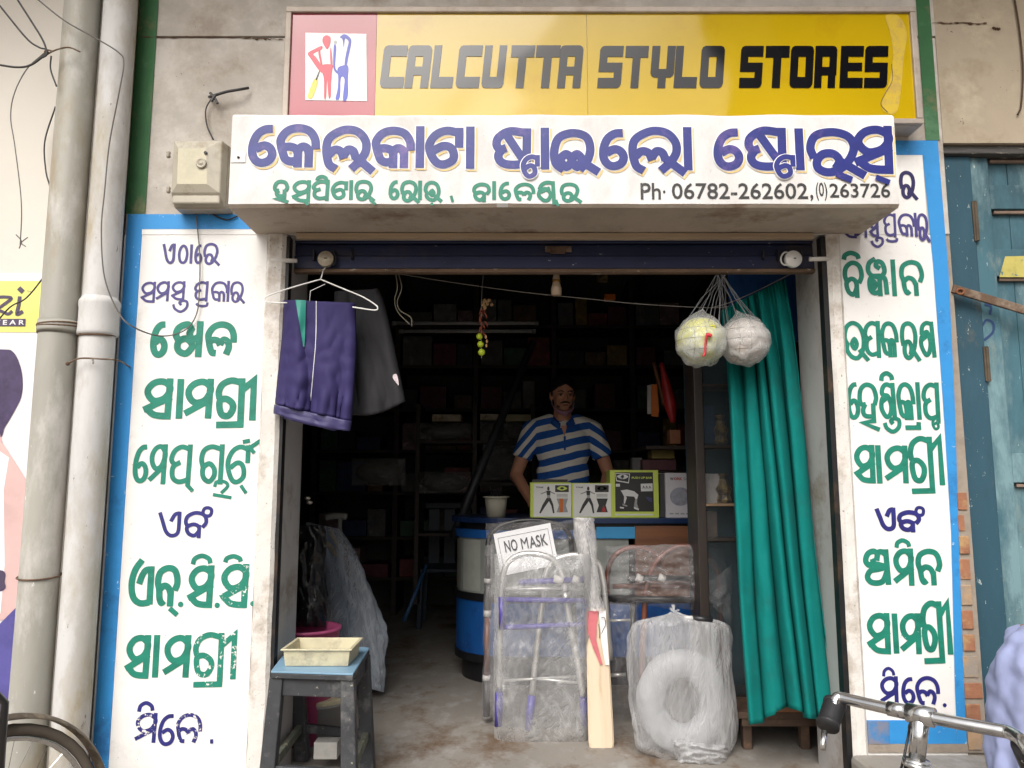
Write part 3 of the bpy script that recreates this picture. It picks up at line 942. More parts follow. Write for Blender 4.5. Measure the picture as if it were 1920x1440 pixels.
line(C5, 25, letter_violet, lp, [('E', 400, 165, 525, 362), ('TH', 545, 185, 642, 362), ('A_', 650, 185, 682, 358), ('E_', 695, 185, 768, 362), ('R', 772, 170, 930, 380)])
line(C5, 23, letter_violet, lp, [('S', 212, 520, 345, 710), ('M', 350, 515, 470, 695), ('S', 485, 515, 610, 690), ('STS', 492, 675, 640, 800), ('P', 690, 515, 820, 692), ('PRH', 700, 695, 822, 752), ('K', 842, 515, 1000, 700), ('A_', 985, 512, 1012, 700), ('R', 1015, 515, 1155, 720)])
line(C5, 60, letter_green, lp, [('E_', 300, 875, 458, 1205), ('KH', 497, 875, 775, 1198), ('L', 790, 875, 1078, 1200)])
line(C6, 60, letter_green, lp, [('S', 235, 45, 497, 415), ('A_', 532, 50, 596, 408), ('M', 605, 48, 863, 408), ('GRI', 880, 35, 1252, 490)])
line(C6, 44, letter_green, lp, [('E_', 145, 640, 285, 990), ('M', 285, 638, 447, 1000), ('P', 465, 640, 672, 998), ('G0', 735, 638, 960, 1000), ('T', 975, 640, 1195, 1000)])
line(C6, 30, letter_green, lp, [('SUB2', 855, 960, 1035, 1130)])
for s in ((625, 1000, 680, 1060, 36), (1130, 618, 1195, 605, 36), (1165, 690, 1290, 605, 36), (1180, 650, 1235, 718, 34), (1112, 1008, 1160, 1078, 32)): stroke(C6, *s, WY, letter_green, lp)
line(C7, 40, letter_blue, lp, [('E', 632, 310, 888, 600), ('B', 912, 320, 1165, 600)])
line(C7, 36, letter_blue, lp, [('ANU', 1095, 270, 1220, 392)])
line(C7, 66, letter_green, lp, [('E2', 340, 795, 608, 1312), ('N', 610, 880, 878, 1315), ('S', 952, 885, 1222, 1330)])
line(C7, 66, letter_green_worn, lp, [('S', 1290, 870, 1585, 1330)])
line(C7, 48, letter_green, lp, [('IM', 985, 762, 1215, 900), ('IM', 1320, 768, 1530, 880)])
stroke(C7, 765, 1330, 845, 1400, 50, WY, letter_green, lp)
for x, y, r, m in ((880, 1290, 28, letter_green), (1260, 1300, 27, letter_green), (1628, 1282, 26, letter_green_worn)): dot(C7, x, y, r, WY, m, lp)
line(C8, 58, letter_green, lp, [('S', 275, 200, 505, 608), ('A_', 526, 200, 594, 598), ('M', 630, 200, 880, 598)])
line(C8, 52, letter_green_worn, lp, [('GRI', 900, 172, 1308, 685)])
line(C8, 36, letter_blue_worn, lp, [('M', 365, 925, 568, 1205), ('L', 745, 925, 990, 1215)])
line(C8, 36, letter_blue, lp, [('E_', 583, 935, 738, 1235), ('IM', 385, 815, 548, 935)])
stroke(C8, 1078, 1170, 1078, 1210, 28, WY, letter_blue, lp)
line(R1, 36, M('letter_ink', (.02, .015, .09), .5, var=.1), uw, [('R', 748, 105, 925, 392)], WY - .002)
line(R1, 26, letter_violet, uw, [('S', 215, 560, 340, 757), ('M', 330, 560, 440, 750), ('S', 455, 545, 552, 745), ('P', 595, 515, 722, 738)], WY - .002)
line(R1, 26, letter_violet, rp, [('STS', 470, 735, 602, 850), ('PRH', 615, 742, 740, 800)])
line(R1, 28, letter_violet, uw, [('K', 735, 515, 905, 738), ('A_', 892, 510, 925, 742), ('R', 920, 515, 1045, 795)], WY - .002)
line(R1, 46, letter_green, rp, [('B', 205, 970, 412, 1325), ('IM', 190, 875, 380, 985), ('JN', 430, 930, 662, 1320), ('A_', 664, 960, 728, 1315), ('N', 750, 965, 992, 1312)])
line(R2, 42, letter_green, rp, [('U', 205, 215, 455, 608), ('P', 402, 215, 572, 560), ('K', 565, 218, 745, 565), ('R', 758, 218, 950, 610), ('NN', 935, 215, 1102, 575)])
line(R2, 44, letter_green, rp, [('E_', 240, 805, 370, 1168), ('HA', 350, 808, 560, 1280), ('ND', 548, 805, 720, 1165), ('IM', 552, 698, 702, 815), ('K', 722, 805, 905, 1170), ('A_', 905, 805, 965, 1168), ('P', 965, 808, 1142, 1175)])
line(R2, 40, letter_green, rp, [('STS', 590, 1130, 770, 1302)])
line(R2, 26, letter_green, rp, [('T', 1060, 1140, 1150, 1270)])
stroke(R2, 808, 1243, 960, 1243, 44, WY, letter_green, rp); stroke(R2, 935, 1190, 935, 1225, 44, WY, letter_green, rp)
line(R3, 54, letter_green, rp, [('S', 312, 72, 520, 445), ('A_', 520, 75, 585, 445), ('M', 605, 78, 838, 442), ('GRI', 838, -15, 1180, 542)])
line(R3, 44, letter_blue, rp, [('E', 508, 660, 722, 908), ('B', 728, 700, 962, 916)])
line(R3, 32, letter_blue, rp, [('ANU', 895, 660, 1000, 768)])
line(R3, 54, letter_green, rp, [('A', 402, 1070, 668, 1430), ('M', 690, 1070, 893, 1430), ('N', 908, 1072, 1168, 1430)])
line(R3, 42, letter_green, rp, [('IM', 700, 972, 865, 1085)])
line(R4, 52, letter_green, rp, [('S', 310, 235, 525, 607), ('A_', 540, 240, 600, 602), ('M', 608, 238, 803, 607), ('GRI', 797, 122, 1078, 690)])
line(R4, 36, letter_blue, rp, [('M', 430, 805, 598, 1060), ('E_', 622, 812, 747, 1064), ('L', 748, 802, 970, 1072)])
line(R4, 28, letter_blue, rp, [('IM', 447, 720, 568, 822)])
dot(R4, 1012, 1065, 17, WY, letter_blue, rp)
# ================================================================== objects on the front
# opposite side of the street: it stands in the gloss of the sign and closes the view behind the camera
ob = empty('building', (12.3, -11, -.35), 'tall pale concrete building across the street, reflected in the yellow sign', 'building')
MB().box(5.4, 19, -14, -9, -.35, 14).build('wall', M('far_concrete', (.10, .085, .065), .9, var=.2, vs=1), ob)
for i in range(4):
    for k in range(4):
        MB().box(6.4 + i * 3, 7.8 + i * 3, -8.995, -8.9, 1.2 + k * 3.2, 2.8 + k * 3.2).build('window', steel_dark, ob)


def pp(seq, Y): return [P(u, v, Y) for u, v in seq]


def wire(name, px, Y, r, mat, label, smooth=True, ys=None, group=None, cat='cable'):
    pts = [P(u, v, (ys[i] if ys else Y)) for i, (u, v) in enumerate(px)]
    if smooth: pts = catmull(pts, 7)
    o = MB().tube(pts, r, 6).build(name, mat, smooth=True)
    return tag(o, label, cat, group)


# drain pipes
def pipe(x, Y, r, mat, label, z0=-.35, z1=3.5, sockets=(), wires=()):
    t = empty('drain_pipe', (x, Y, z0), label, 'drain pipe', 'drain pipes beside the shop front')
    mb = MB()
    n = 40
    pts, rs = [], []
    for i in range(n + 1):
        z = z0 + (z1 - z0) * i / n
        pts.append((x + mnoise.noise(Vector((z, x, 1))) * .002, Y, z)); rs.append(r * (1 + .012 * mnoise.noise(Vector((z * 3, x, 4)))))
    mb.tube(pts, rs, 28).build('pipe', mat, t, smooth=True)
    for z, h, k in sockets:
        MB().lathe((x, Y, z), [(r * 1.01, -.004), (r * k, 0), (r * (k + .03), .01), (r * k, .03), (r * k, h - .03), (r * (k + .04), h - .015), (r * (k + .03), h - .004), (r * 1.01, h + .012)], 28).build('socket', mat, t, smooth=True)
    for z, c in wires:
        mb = MB()
        for q in range(c):
            mb.tube([(x + (r + .004) * math.cos(a), Y + (r + .004) * math.sin(a), z + q * .006 + .006 * math.sin(a + q)) for a in [2 * math.pi * k / 24 for k in range(24)]], .0032, 6, closed=True)
        mb.build('tie_wire', rust, t, smooth=True)
    return t


zp = lambda v, Y=2.7: P(100, v, Y).z
pipe(-1.612, 2.70, .062, pvc_grey, 'greyish beige plastic drain pipe, left of the pair, next to the poster', sockets=((zp(618), .012, 1.05),), wires=((zp(612), 2), (zp(1080), 1)))
pipe(-1.478, 2.715, .058, pvc_white, 'whitewashed drain pipe with a bulky socket, right of the pair beside the blue border', sockets=((zp(628), .125, 1.14),), wires=((zp(628), 3),))
t = MB().tube(catmull([P(128, 681, 2.63), P(150, 672, 2.63), P(190, 673, 2.645), P(222, 676, 2.68), P(243, 688, 2.795)], 5), .0032, 6).ell(P(127, 682, 2.63), .007).build('tie_rod', rust, smooth=True)
tag(t, 'thin rusty rod tied across the white drain pipe to a nail in the blue border', 'wire')

# loose cables on the left
wire('cable', [(-5, 5), (48, 70), (72, 88), (86, 92)], 2.6, .0032, wire_mat, 'black cable running from the left frame edge down to the knot by the grey pipe')
wire('cable', [(30, -5), (60, 42), (80, 75), (88, 100), (80, 108)], 2.59, .0034, wire_mat, 'black cable coming down from above into the knot by the grey pipe')
wire('cable', [(-5, 121), (30, 126), (55, 123), (78, 108), (90, 96)], 2.6, .004, wire_mat, 'thick black cable entering level from the left into the knot')
wire('cable', [(82, 100), (50, 130), (27, 175), (20, 220), (28, 275), (40, 380), (38, 460)], 2.62, .002, wire_grey, 'thin grey cable hanging loose to a frayed end above the poster')
wire('cable', [(96, 105), (95, 130), (106, 162)], 2.62, .003, wire_mat, 'short black cable tail behind the grey pipe')
wire('cable', [(104, 200), (84, 265), (86, 320), (94, 350)], 2.79, .003, wire_mat, 'black cable end hugging the wall left of the grey pipe')
wire('cable', [(150, 97), (130, 89), (110, 92), (95, 98), (84, 104), (86, 94), (100, 96)], 2.6, .003, rust, 'rusty wire hook holding the cable knot at the grey pipe', cat='wire')
wire('cable', [(-5, 602), (20, 575), (45, 562), (62, 545), (80, 522)], 2.75, .003, wire_mat, 'black cable crossing the yellow strip of the poster')
wire('cable', [(66, -5), (120, 38), (180, 72), (222, 98), (232, 118), (224, 170), (205, 270), (196, 360), (190, 430), (196, 520), (222, 585), (248, 612), (300, 630), (345, 620), (368, 590), (374, 540), (374, 470), (366, 390)], 2.6, .0026, wire_grey, 'long grey cable drooping over both pipes and up across the left panel to the meter',
     ys=[2.6] * 6 + [2.63] * 4 + [2.64, 2.65, 2.74] + [2.785] * 5)
tag(MB().tube(catmull(pp([(30, 440), (40, 452), (36, 466)], 2.62), 4), .002, 5).tube(catmull(pp([(52, 445), (40, 455), (48, 462)], 2.62), 4), .002, 5).build('cable', wire_grey), 'frayed split end of the thin hanging cable', 'cable')
wire('cable', [(400, 262), (388, 235), (386, 205), (398, 182)], 2.78, .0028, wire_mat, 'short black cable rising from the meter box to its bracket')
wire('cable', [(392, 182), (405, 178), (425, 172), (448, 168), (466, 165)], 2.72, .0058, wire_mat, 'stiff black insulated bracket arm above the meter box', ys=[2.79, 2.76, 2.76, 2.76, 2.78])
tag(MB().tube(pp([(394, 174), (404, 186), (408, 194)], 2.755), .005, 6).tube(pp([(396, 190), (404, 178)], 2.752), .006, 6).build('cable_knot', wire_mat), 'black knotted cable tail wrapped round the bracket above the meter', 'cable')
wire('cable', [(383, 385), (400, 402), (425, 412), (445, 405)], 2.79, .003, wire_mat, 'black cable looping from the meter box behind the lintel')
wire('cable', [(1902, -5), (1912, 60), (1918, 130), (1915, 195), (1908, 215)], 2.79, .0035, M('brown_cable', (.07, .04, .02), .7, var=0), 'brown cable hanging down the beige wall above the blue door')

# electricity meter
mY = 2.68
mt = empty('electricity_meter', P(370, 385, 2.75), 'beige moulded electricity meter box with a round dial, left of the lintel', 'meter')
mbod = M('meter_beige', (.34, .30, .235), .45, var=.12, vs=8, bump=.1, bs=60, stain=[((.22, .18, .13), .4, 6)])
mcov = M('meter_cover', (.42, .385, .31), .35, var=.1, vs=8, stain=[((.25, .2, .13), .35, 7)])
x0, x1 = P(317, 320, mY).x, P(418, 320, mY).x
zb_, zt_ = P(360, 382, mY).z, P(360, 259, mY).z
MB().box(x0, x1, 2.73, 2.7995, zb_, zt_).build('body', mbod, mt, bevel=.012, seg=3)
xm0, xm1, zm0, zm1 = x0 + .002, x1 - .012, zb_ + .004, zt_ - .004
mb = MB()
R_ = [(x0 + .003, 2.7285, zm0), (xm1 + .008, 2.7285, zm0), (xm1 + .008, 2.7285, zm1), (x0 + .003, 2.7285, zm1)]
I_ = [(P(343, 0, mY).x, mY, P(0, 348, mY).z), (P(400, 0, mY).x, mY, P(0, 348, mY).z), (P(396, 0, mY).x, mY, P(0, 280, mY).z), (P(340, 0, mY).x, mY, P(0, 280, mY).z)]
I_ = [(P(u, v, mY).x, mY, P(u, v, mY).z) for u, v in ((332, 345), (388, 345), (386, 278), (334, 278))]
O_ = [(x0 + .006, mY + .012, zb_ + .045), (xm1, mY + .012, zb_ + .045), (xm1, mY + .012, zm1), (x0 + .006, mY + .012, zm1)]
mb.add(R_ + O_ + I_, [(0, 1, 5, 4), (1, 2, 6, 5), (2, 3, 7, 6), (3, 0, 4, 7), (4, 5, 9, 8), (5, 6, 10, 9), (6, 7, 11, 10), (7, 4, 8, 11)])
mb.build('cover', mcov, mt, bevel=.004)
MB().add and None
w_ = MB(); w_.add(I_, [(0, 1, 2, 3)]); w_.build('window', M('meter_window', (.50, .46, .33), .12, var=.1, vs=20), mt)
cd = P(378, 307, mY)
RX = Matrix.Rotation(math.pi / 2, 3, 'X')
MB().lathe(cd + Vector((0, -.002, 0)), [(.019, 0), (.019, .005), (.015, .007), (.012, .004), (.008, .004), (.006, .007), (0, .007)], 24, ax=RX).build('dial', mcov, mt, smooth=True)
MB().lathe(P(386, 287, mY) + Vector((0, -.001, 0)), [(.006, 0), (.006, .004), (0, .005)], 12, ax=RX).build('seal', steel_dark, mt)
MB().box(x0 + .008, xm1 - .002, mY + .018, mY + .03, zm0 + .004, zb_ + .042).build('terminal_cover', mcov, mt, bevel=.006)
for v in (290, 356):
    c = P(316, v, 2.76)
    MB().lathe(c, [(.006, -.012), (.008, -.006), (.006, 0), (.008, .006), (.006, .012)], 10).build('hinge', mbod, mt, smooth=True)
for v in (288, 345):
    c = P(425, v, 2.75)
    MB().box(c.x - .006, c.x + .004, 2.735, 2.76, c.z - .012, c.z + .012).build('latch', steel_dark, mt, bevel=.003)

# poster on the left
po = empty('poster', P(40, 1390, 2.81), 'tall clothing poster with yellow header and dark haired model, far left', 'poster')
PY = WY + .016
pz0, pz1 = P(40, 1400, PY).z, P(40, 512, PY).z
xR = P(96, 900, PY).x
MB().box(-2.4, xR, PY, 2.8195, pz0, pz1).build('sheet', M('poster_white', (.74, .70, .72), .4, var=.04, vs=2), po)
patch([(-160, 527), (81, 527), (76, 623), (-160, 623)], PY, M('poster_yellow', (.78, .76, .20), .4, var=.05), po, 'header', .001)
pdk = M('poster_dark', (.07, .05, .10), .4, var=.05)
patch([(-60, 598), (49, 598), (48, 612), (-60, 612)], PY, pdk, po, 'header_bar', .003)
text('W E A R', po, M('poster_letter_white', (.8, .8, .8), .4, var=0), -18, 600, 46, 609, PY - .003, bold=.02)
for pts, w in (([(-6, 558), (10, 557), (22, 560), (4, 574), (-6, 582), (4, 584), (16, 589), (24, 583)], 6), ([(38, 556), (36, 572), (33, 589), (44, 584)], 7), ([(36, 540), (44, 548)], 9)):
    c = [P(u, v, PY) for u, v in pts]
    mb = MB(); ribbon(mb, [(p.x, p.z) for p in (catmull(c, 4) if len(c) > 3 else c)], w * 2.8 / 1450, PY - .0035); mb.build('letter', pdk, po)
text('TM', po, pdk, 50, 545, 58, 549, PY)
skin_p = M('poster_skin', (.62, .42, .40), .4, var=.08, vs=6)
patch([(-120, 655), (0, 655), (25, 660), (38, 685), (43, 715), (40, 745), (28, 770), (10, 800), (-10, 825), (-120, 825)], PY, M('poster_hair', (.06, .04, .11), .4, var=.3, vs=14), po, 'print_hair', .0014, True)
patch([(-120, 700), (-8, 712), (-2, 740), (-6, 790), (5, 830), (30, 868), (50, 900), (56, 960), (60, 1040), (54, 1120), (20, 1160), (-120, 1180)], PY, skin_p, po, 'print_skin', .0024, False)
patch([(-120, 830), (-5, 842), (18, 858), (8, 920), (10, 1060), (2, 1150), (-120, 1170)], PY, M('poster_vest', (.78, .77, .82), .4, var=.05), po, 'print_vest', .0034, False)
patch([(-120, 1180), (0, 1170), (40, 1130), (42, 1200), (30, 1340), (-120, 1350)], PY, M('poster_jeans', (.09, .08, .30), .5, var=.2, vs=10), po, 'print_jeans', .0034, False)
patch([(-120, 1085), (-2, 1068), (10, 1090), (-2, 1110), (-120, 1120)], PY, pdk, po, 'print_motif', .0044, True)

# blue door on the right
DY = 2.87
dr = empty('wooden_door', (1.9, DY, .13), 'weathered blue double panelled wooden door at the right edge, barred shut', 'door')
dz1 = P(1800, 268, WY).z
MB().box(1.641, 1.762, DY - .03, DY + .03, .13, dz1 - .035).build('stile', door_dark, dr, bevel=.004)
rh = MB()
for i in range(26):
    x = 1.64 + i * .026
    rh.box(x, x + .0255, DY - .05 - rnd.uniform(0, .012), DY + .03, dz1 - .034, dz1 - .001 - rnd.uniform(0, .004))
MB().box(1.641, 2.31, DY - .052, DY + .03, dz1 - .034, dz1 - .002).build('head_rail', M('old_lintel_wood', (.09, .085, .08), .9, var=.3, vs=30, bump=.9, bs=60, stretch=(.3, 1, 4), chips=[((.4, .36, .3), .25, 40)]), dr, bevel=.003)
MB().box(1.7635, 1.835, DY - .02, DY + .02, .14, dz1 - .036).build('leaf_stile', door_blue, dr, bevel=.003)
rails = [(P(1890, 395, DY).z, P(1890, 350, DY).z), (P(1890, 520, DY).z, P(1890, 470, DY).z), (P(1890, 905, DY).z, P(1890, 850, DY).z), (.14, .34)]
prev = dz1 - .036
for z0_, z1_ in rails:
    MB().box(1.8355, 2.3, DY - .018, DY + .02, z0_, z1_).build('rail', door_blue, dr, bevel=.003)
lim = [(rails[0][1] + .0005, dz1 - .037), (rails[1][1] + .0005, rails[0][0] - .0005), (rails[2][1] + .0005, rails[1][0] - .0005), (rails[3][1] + .0005, rails[2][0] - .0005)]
for z0_, z1_ in lim:
    x = 1.8355
    while x < 2.29:
        w = .085 + rnd.uniform(-.006, .006)
        MB().box(x, min(x + w - .002, 2.3), DY + .004 + rnd.uniform(0, .003), DY + .018, z0_, z1_).build('plank', door_blue, dr, bevel=.002)
        x += w
    MB().box(1.85, 2.29, DY - .012, DY + .0035, z1_ - .016, z1_ - .004).build('moulding', M('bare_moulding', (.24, .17, .13), .8, var=.3, vs=9), dr, bevel=.002)
for v0, v1 in ((378, 452), (650, 715)):
    a, b = P(1817, v0, DY - .03), P(1817, v1, DY - .03)
    MB().box(1.752, 1.772, DY - .036, DY - .0305, b.z, a.z).tube([(1.763, DY - .037, b.z), (1.763, DY - .037, a.z)], .005, 8).build('hinge', M('hinge_rust', (.10, .075, .05), .8, var=.3, vs=20), dr)
patch([(1873, 520), (1884, 481), (1935, 480), (1935, 520)], DY - .018, M('yellow_paint_mark', (.50, .44, .12), .7, var=.2, vs=20, chips=[((.05, .15, .2), .3, 30)]), dr, 'paint_mark', .002)
for pts in ([(1842, 610), (1850, 600), (1862, 606), (1862, 622), (1850, 634), (1840, 640)], [(1846, 570), (1858, 574), (1856, 590)]):
    c = catmull([P(u, v, DY - .0225) for u, v in pts], 4); mb = MB(); ribbon(mb, [(p.x, p.z) for p in c], .009, DY - .0225); mb.build('chalk_mark', M('mark_blue', (.02, .05, .14), .7, var=.1), dr)
ir = empty('iron_bar', P(1790, 545, 2.80), 'rusty flat iron locking bar slanting across the blue door', 'bar')
MB().beam(P(1786, 541, 2.80), P(1935, 586, 2.80), .012, .032, up=(0, 0, 1)).build('bar', rust, ir, bevel=.003)
MB().tube([P(1800, 547, 2.79) + Vector((.013 * math.cos(a), -.002, .010 * math.sin(a))) for a in [k * math.pi / 7 for k in range(14)]], .004, 6, closed=True).build('eye', M('eye_rust', (.22, .08, .035), .8, var=.3, vs=30), ir, smooth=True)

# ------------------------------------------------------------------ rolling shutter, rolled up
sh = empty('rolling_shutter', (.16, 2.9, 1.84), 'dark blue rolling shutter rolled up, only its bottom bar in view', 'shutter')
shm = M('shutter_blue', (.018, .025, .075), .42, metal=.35, var=.2, vs=7, bump=.1, bs=40, stain=[((.06, .05, .05), .35, 4)], chips=[((.42, .42, .45), .09, 38)], stretch=(.5, 1, 1))
za, zc = P(1000, 447, 2.88).z, P(1000, 505, 2.88).z
MB().box(-.84, 1.165, 2.872, 2.90, zc, zc + .052).build('bottom_bar', shm, sh, bevel=.004)
MB().box(-.84, 1.165, 2.882, 2.90, zc + .0525, zc + .10).build('slat', shm, sh, bevel=.006)
MB().box(-.84, 1.165, 2.876, 2.90, zc + .101, za + .06).build('slat', shm, sh, bevel=.006)
MB().lathe((-.84, 3.05, 2.10), [(.13, 0), (.13, 2.0)], 24, ax=Matrix.Rotation(math.pi / 2, 3, 'Y')).build('roll', shm, sh, smooth=False)
MB().box(-.84, 1.165, 2.866, 2.902, zc - .015, zc - .0005).build('lip', M('lip_rust', (.20, .13, .085), .7, metal=.2, var=.25, vs=18, bump=.4, bs=80, chips=[((.5, .45, .4), .25, 30)], stretch=(.4, 1, 1)), sh, bevel=.003)
for u in (661, 1430):
    c = P(u, 478, 2.87)
    MB().tube([c + Vector((0, -.006, .018)), c + Vector((0, -.012, .008)), c + Vector((0, -.012, -.012)), c + Vector((0, -.004, -.018))], .0045, 8).build('pull_stub', steel_dark, sh, smooth=True)
MB().box(P(1022, 470, 2.87).x, P(1072, 470, 2.87).x, 2.865, 2.8715, P(0, 473, 2.87).z, P(0, 462, 2.87).z).build('hasp_plate', rust, sh, bevel=.002)
MB().tube(pp([(1030, 462), (1032, 474), (1058, 474), (1062, 462)], 2.862), .004, 6).build('hasp', rust, sh)
for u in (590, 628, 1458, 1500):
    MB().box(P(u, 480, 2.87).x - .004, P(u, 480, 2.87).x + .004, 2.85, 2.8715, P(0, 490, 2.87).z, P(0, 470, 2.87).z).build('lock_lug', steel_dark, sh, bevel=.002)
for sgn, (u0, u1, v) in ((-1, (507, 557, 488)), (1, (1518, 1562, 486))):
    a, b = P(u0, v, 2.79), P(u1, v + (1 if sgn < 0 else -1), 2.80)
    t = MB().tube([a + Vector((0, 0, 0)), b], .0085, 10).build('bolt', edge_plaster, smooth=True)
    tag(t, 'short cream painted bolt poking in at the %s end of the shutter bar' % ('left' if sgn < 0 else 'right'), 'bolt', 'bolts of the shutter')
silver = M('lock_steel', (.85, .85, .84), .35, metal=.15, var=.06, vs=30)
brassy = M('lock_dull', (.52, .46, .36), .45, metal=.5, var=.12, vs=30)
for (u, v, r, m, lab, du) in ((611, 486, 15.5, brassy, 'dull round padlock on the left end of the shutter bar', 14), (1487, 486, 16.5, silver, 'bright round steel padlock on the right end of the shutter bar', -17)):
    c = P(u, v, 2.838); k = 2.838 / 1450
    t = empty('padlock', c, lab, 'padlock', 'padlocks on the shutter')
    MB().lathe(c, [(0, -.012), (r * k * .9, -.012), (r * k, -.009), (r * k, .006), (r * k * .92, .010), (r * k * .86, .0095), (r * k * .8, .0115), (0, .0125)], 30, ax=RX).build('case', m, t, smooth=True)
    q = [P(u + du * .2 + a, v + b, 2.842) for a, b in ((du * .1, -11), (du * .7, -13), (du * 1.1, -5), (du * 1.1, 5), (du * .7, 11), (du * .1, 9))]
    MB().tube(catmull(q, 5), .0035, 8).build('shackle', silver if m is silver else steel_dark, t, smooth=True)
    MB().box(c.x - .002 - .002 * (du > 0), c.x + .007, c.y - .0145, c.y - .0121, c.z - .0018, c.z + .0018).build('keyhole', steel_dark, t)

# ------------------------------------------------------------------ clothes on the hanger
C1 = lambda x, y: (480 + x / 3.428, 410 + y / 3.428)
hg = [P(*C1(x, y), 2.74) for x, y in ((428, 335), (424, 365), (415, 390))]
t = empty('clothes_hanger', P(*C1(415, 390), 2.74), 'white wire clothes hanger hooked under the left padlock', 'hanger')
hw = M('hanger_white', (.80, .80, .78), .35, var=.03)
MB().tube(catmull([P(611, 500, 2.80), P(606, 508, 2.77)] + hg[1:], 4), .0022, 6).build('hook', hw, t, smooth=True)
MB().tube(catmull([P(*C1(x, y), 2.74) for x, y in ((415, 390), (540, 442), (680, 500), (760, 548), (782, 572), (760, 588), (620, 568))], 6), .0026, 8).build('right_arm'.replace('right_', ''), hw, t, smooth=True)
MB().tube(catmull([P(*C1(x, y), 2.735) for x, y in ((415, 390), (280, 428), (160, 465), (80, 495), (55, 518), (80, 537), (200, 541))], 6), .0026, 8).build('arm', hw, t, smooth=True)
MB().tube([P(*C1(x, y), 2.745) for x, y in ((445, 420), (350, 465), (345, 530))], .0016, 6).build('tie', hw, t, smooth=True)


def cloth(name, L, R, Y, amp, mat, parent, seed, nu=46, nv=60, thick=.012, folds=7, bot=None, taper=None, gather=0):
    L = catmull([Vector((a, b, 0)) for a, b in L], 8); R = catmull([Vector((a, b, 0)) for a, b in R], 8)

    def at(c, t):
        k = t * (len(c) - 1); i = min(int(k), len(c) - 2); f = k - i
        return c[i] * (1 - f) + c[i + 1] * f

    def fn(i, j):
        a, b = at(L, j), at(R, j)
        p = a * (1 - i) + b * i
        if bot: p.y += bot(i) * j ** 3
        am = amp * (taper(j) if taper else .25 + .75 * j)
        ph = mnoise.noise(Vector((i * 3, j * 1.3, seed))) * 2.2
        y = am * math.sin(i * folds * math.pi * 2 + ph + seed) + am * 1.1 * mnoise.noise(Vector((i * 4.5, j * 4, seed + 3))) + am * .5 * mnoise.noise(Vector((i * 12, j * 9, seed + 7)))
        edge = min(i, 1 - i)
        y += .025 * (1 - min(1, edge / .08)) ** 2
        if gather: y += gather * max(0, (j - .68) / .32) ** 1.5 * (math.sin(i * 58 + 3 * mnoise.noise(Vector((i * 6, j * 3, 1)))) + .6 * math.sin(i * 31 + j * 5))
        return P(p.x, p.y, Y + y)
    return MB().grid(fn, nu, nv).build(name, mat, parent, smooth=True, thick=thick), fn


viol = M('violet_nylon', (.034, .027, .105), .68, spec=.25, var=.12, vs=6, bump=.05, bs=200)
t = empty('track_pants', P(590, 800, 2.75), 'folded violet track pants with a teal wedge and white piping on the wire hanger', 'pants')
L1 = [C1(195, 525), C1(182, 760), C1(160, 980), C1(136, 1195)]
R1_ = [C1(625, 545), C1(633, 800), C1(624, 980), C1(600, 1300)]
pants, fn = cloth('leg_cloth', L1, R1_, 2.755, .018, viol, t, 2.0, folds=2.2, thick=.02, gather=.006)
hem, fh = cloth('waistband', [C1(134, 1198), C1(130, 1228), C1(130, 1255)], [C1(602, 1302), C1(597, 1332), C1(590, 1364)], 2.75, .006, M('violet_hem', (.045, .038, .13), .5, var=.08), t, 4.0, folds=3, nu=40, nv=6, thick=.02, bot=lambda i: 14 * math.sin(i * math.pi) * .4)


def onto(fn, pts, off, w, name, mat, parent):
    q = [fn(i, j) + Vector((0, -off, 0)) for i, j in pts]
    mb = MB(); mb.tube(q, w, 6); return mb.build(name, mat, parent, smooth=True)


onto(fn, [(.46 - .0 * j / 48, j / 48) for j in range(49)], .0112, .0016, 'piping', hw, t)
mb = MB(); n = 16
for j in range(n + 1):
    f = j / n
    x0_, x1_ = .155 + f * .14, .31 + f * .0
    for i in range(5): mb.v.append(fn(x0_ + (x1_ - x0_) * i / 4, f * .42) + Vector((0, -.0165, 0)))
for j in range(n):
    for i in range(4): mb.f.append((j * 5 + i, j * 5 + i + 1, j * 5 + i + 6, j * 5 + i + 5)); mb.m.append(0)
mb.build('wedge', M('teal_cloth', (.03, .27, .22), .5, var=.06), t, smooth=True)
t = empty('shorts', P(700, 770, 2.9), 'dark grey garment hanging behind the violet track pants', 'clothes')
dg_ = M('charcoal_cloth', (.020, .020, .024), .85, var=.12, vs=5, bump=.2, bs=150)
c2, f2 = cloth('cloth', [C1(520, 470), C1(500, 800), C1(520, 1235)], [C1(770, 455), C1(815, 560), C1(880, 850), C1(948, 1178)], 2.88, .012, dg_, t, 9.0, folds=2.5, thick=.018, bot=lambda i: 16 * math.sin(i * math.pi))
patch([C1(x, y) for x, y in ((885, 1003), (903, 1000), (914, 1030), (918, 1070), (908, 1062), (890, 1040), (880, 1020))], 2.862, M('logo_white', (.65, .55, .58), .5, var=.2, vs=80), t, 'logo', .004, True)

# wires in the opening
wire('string', [(716, 508), (800, 522), (900, 537), (1000, 550), (1100, 560), (1200, 570), (1330, 577), (1372, 574)], 3.05, .0013, M('string_grey', (.33, .31, .28), .8, var=0), 'thin grey string stretched across the shop opening to the balls', cat='string')
wire('flex', [(742, 512), (745, 540), (740, 562), (746, 585), (768, 608)], 2.97, .0018, M('flex_white', (.30, .28, .21), .6, var=0), 'pale loose flex dangling below the shutter bar, longer strand', cat='flex')
wire('flex', [(747, 512), (753, 540), (745, 565), (750, 582), (770, 595), (772, 612)], 2.98, .0018, MATS['flex_white'], 'pale loose flex dangling below the shutter bar, right strand', cat='flex')
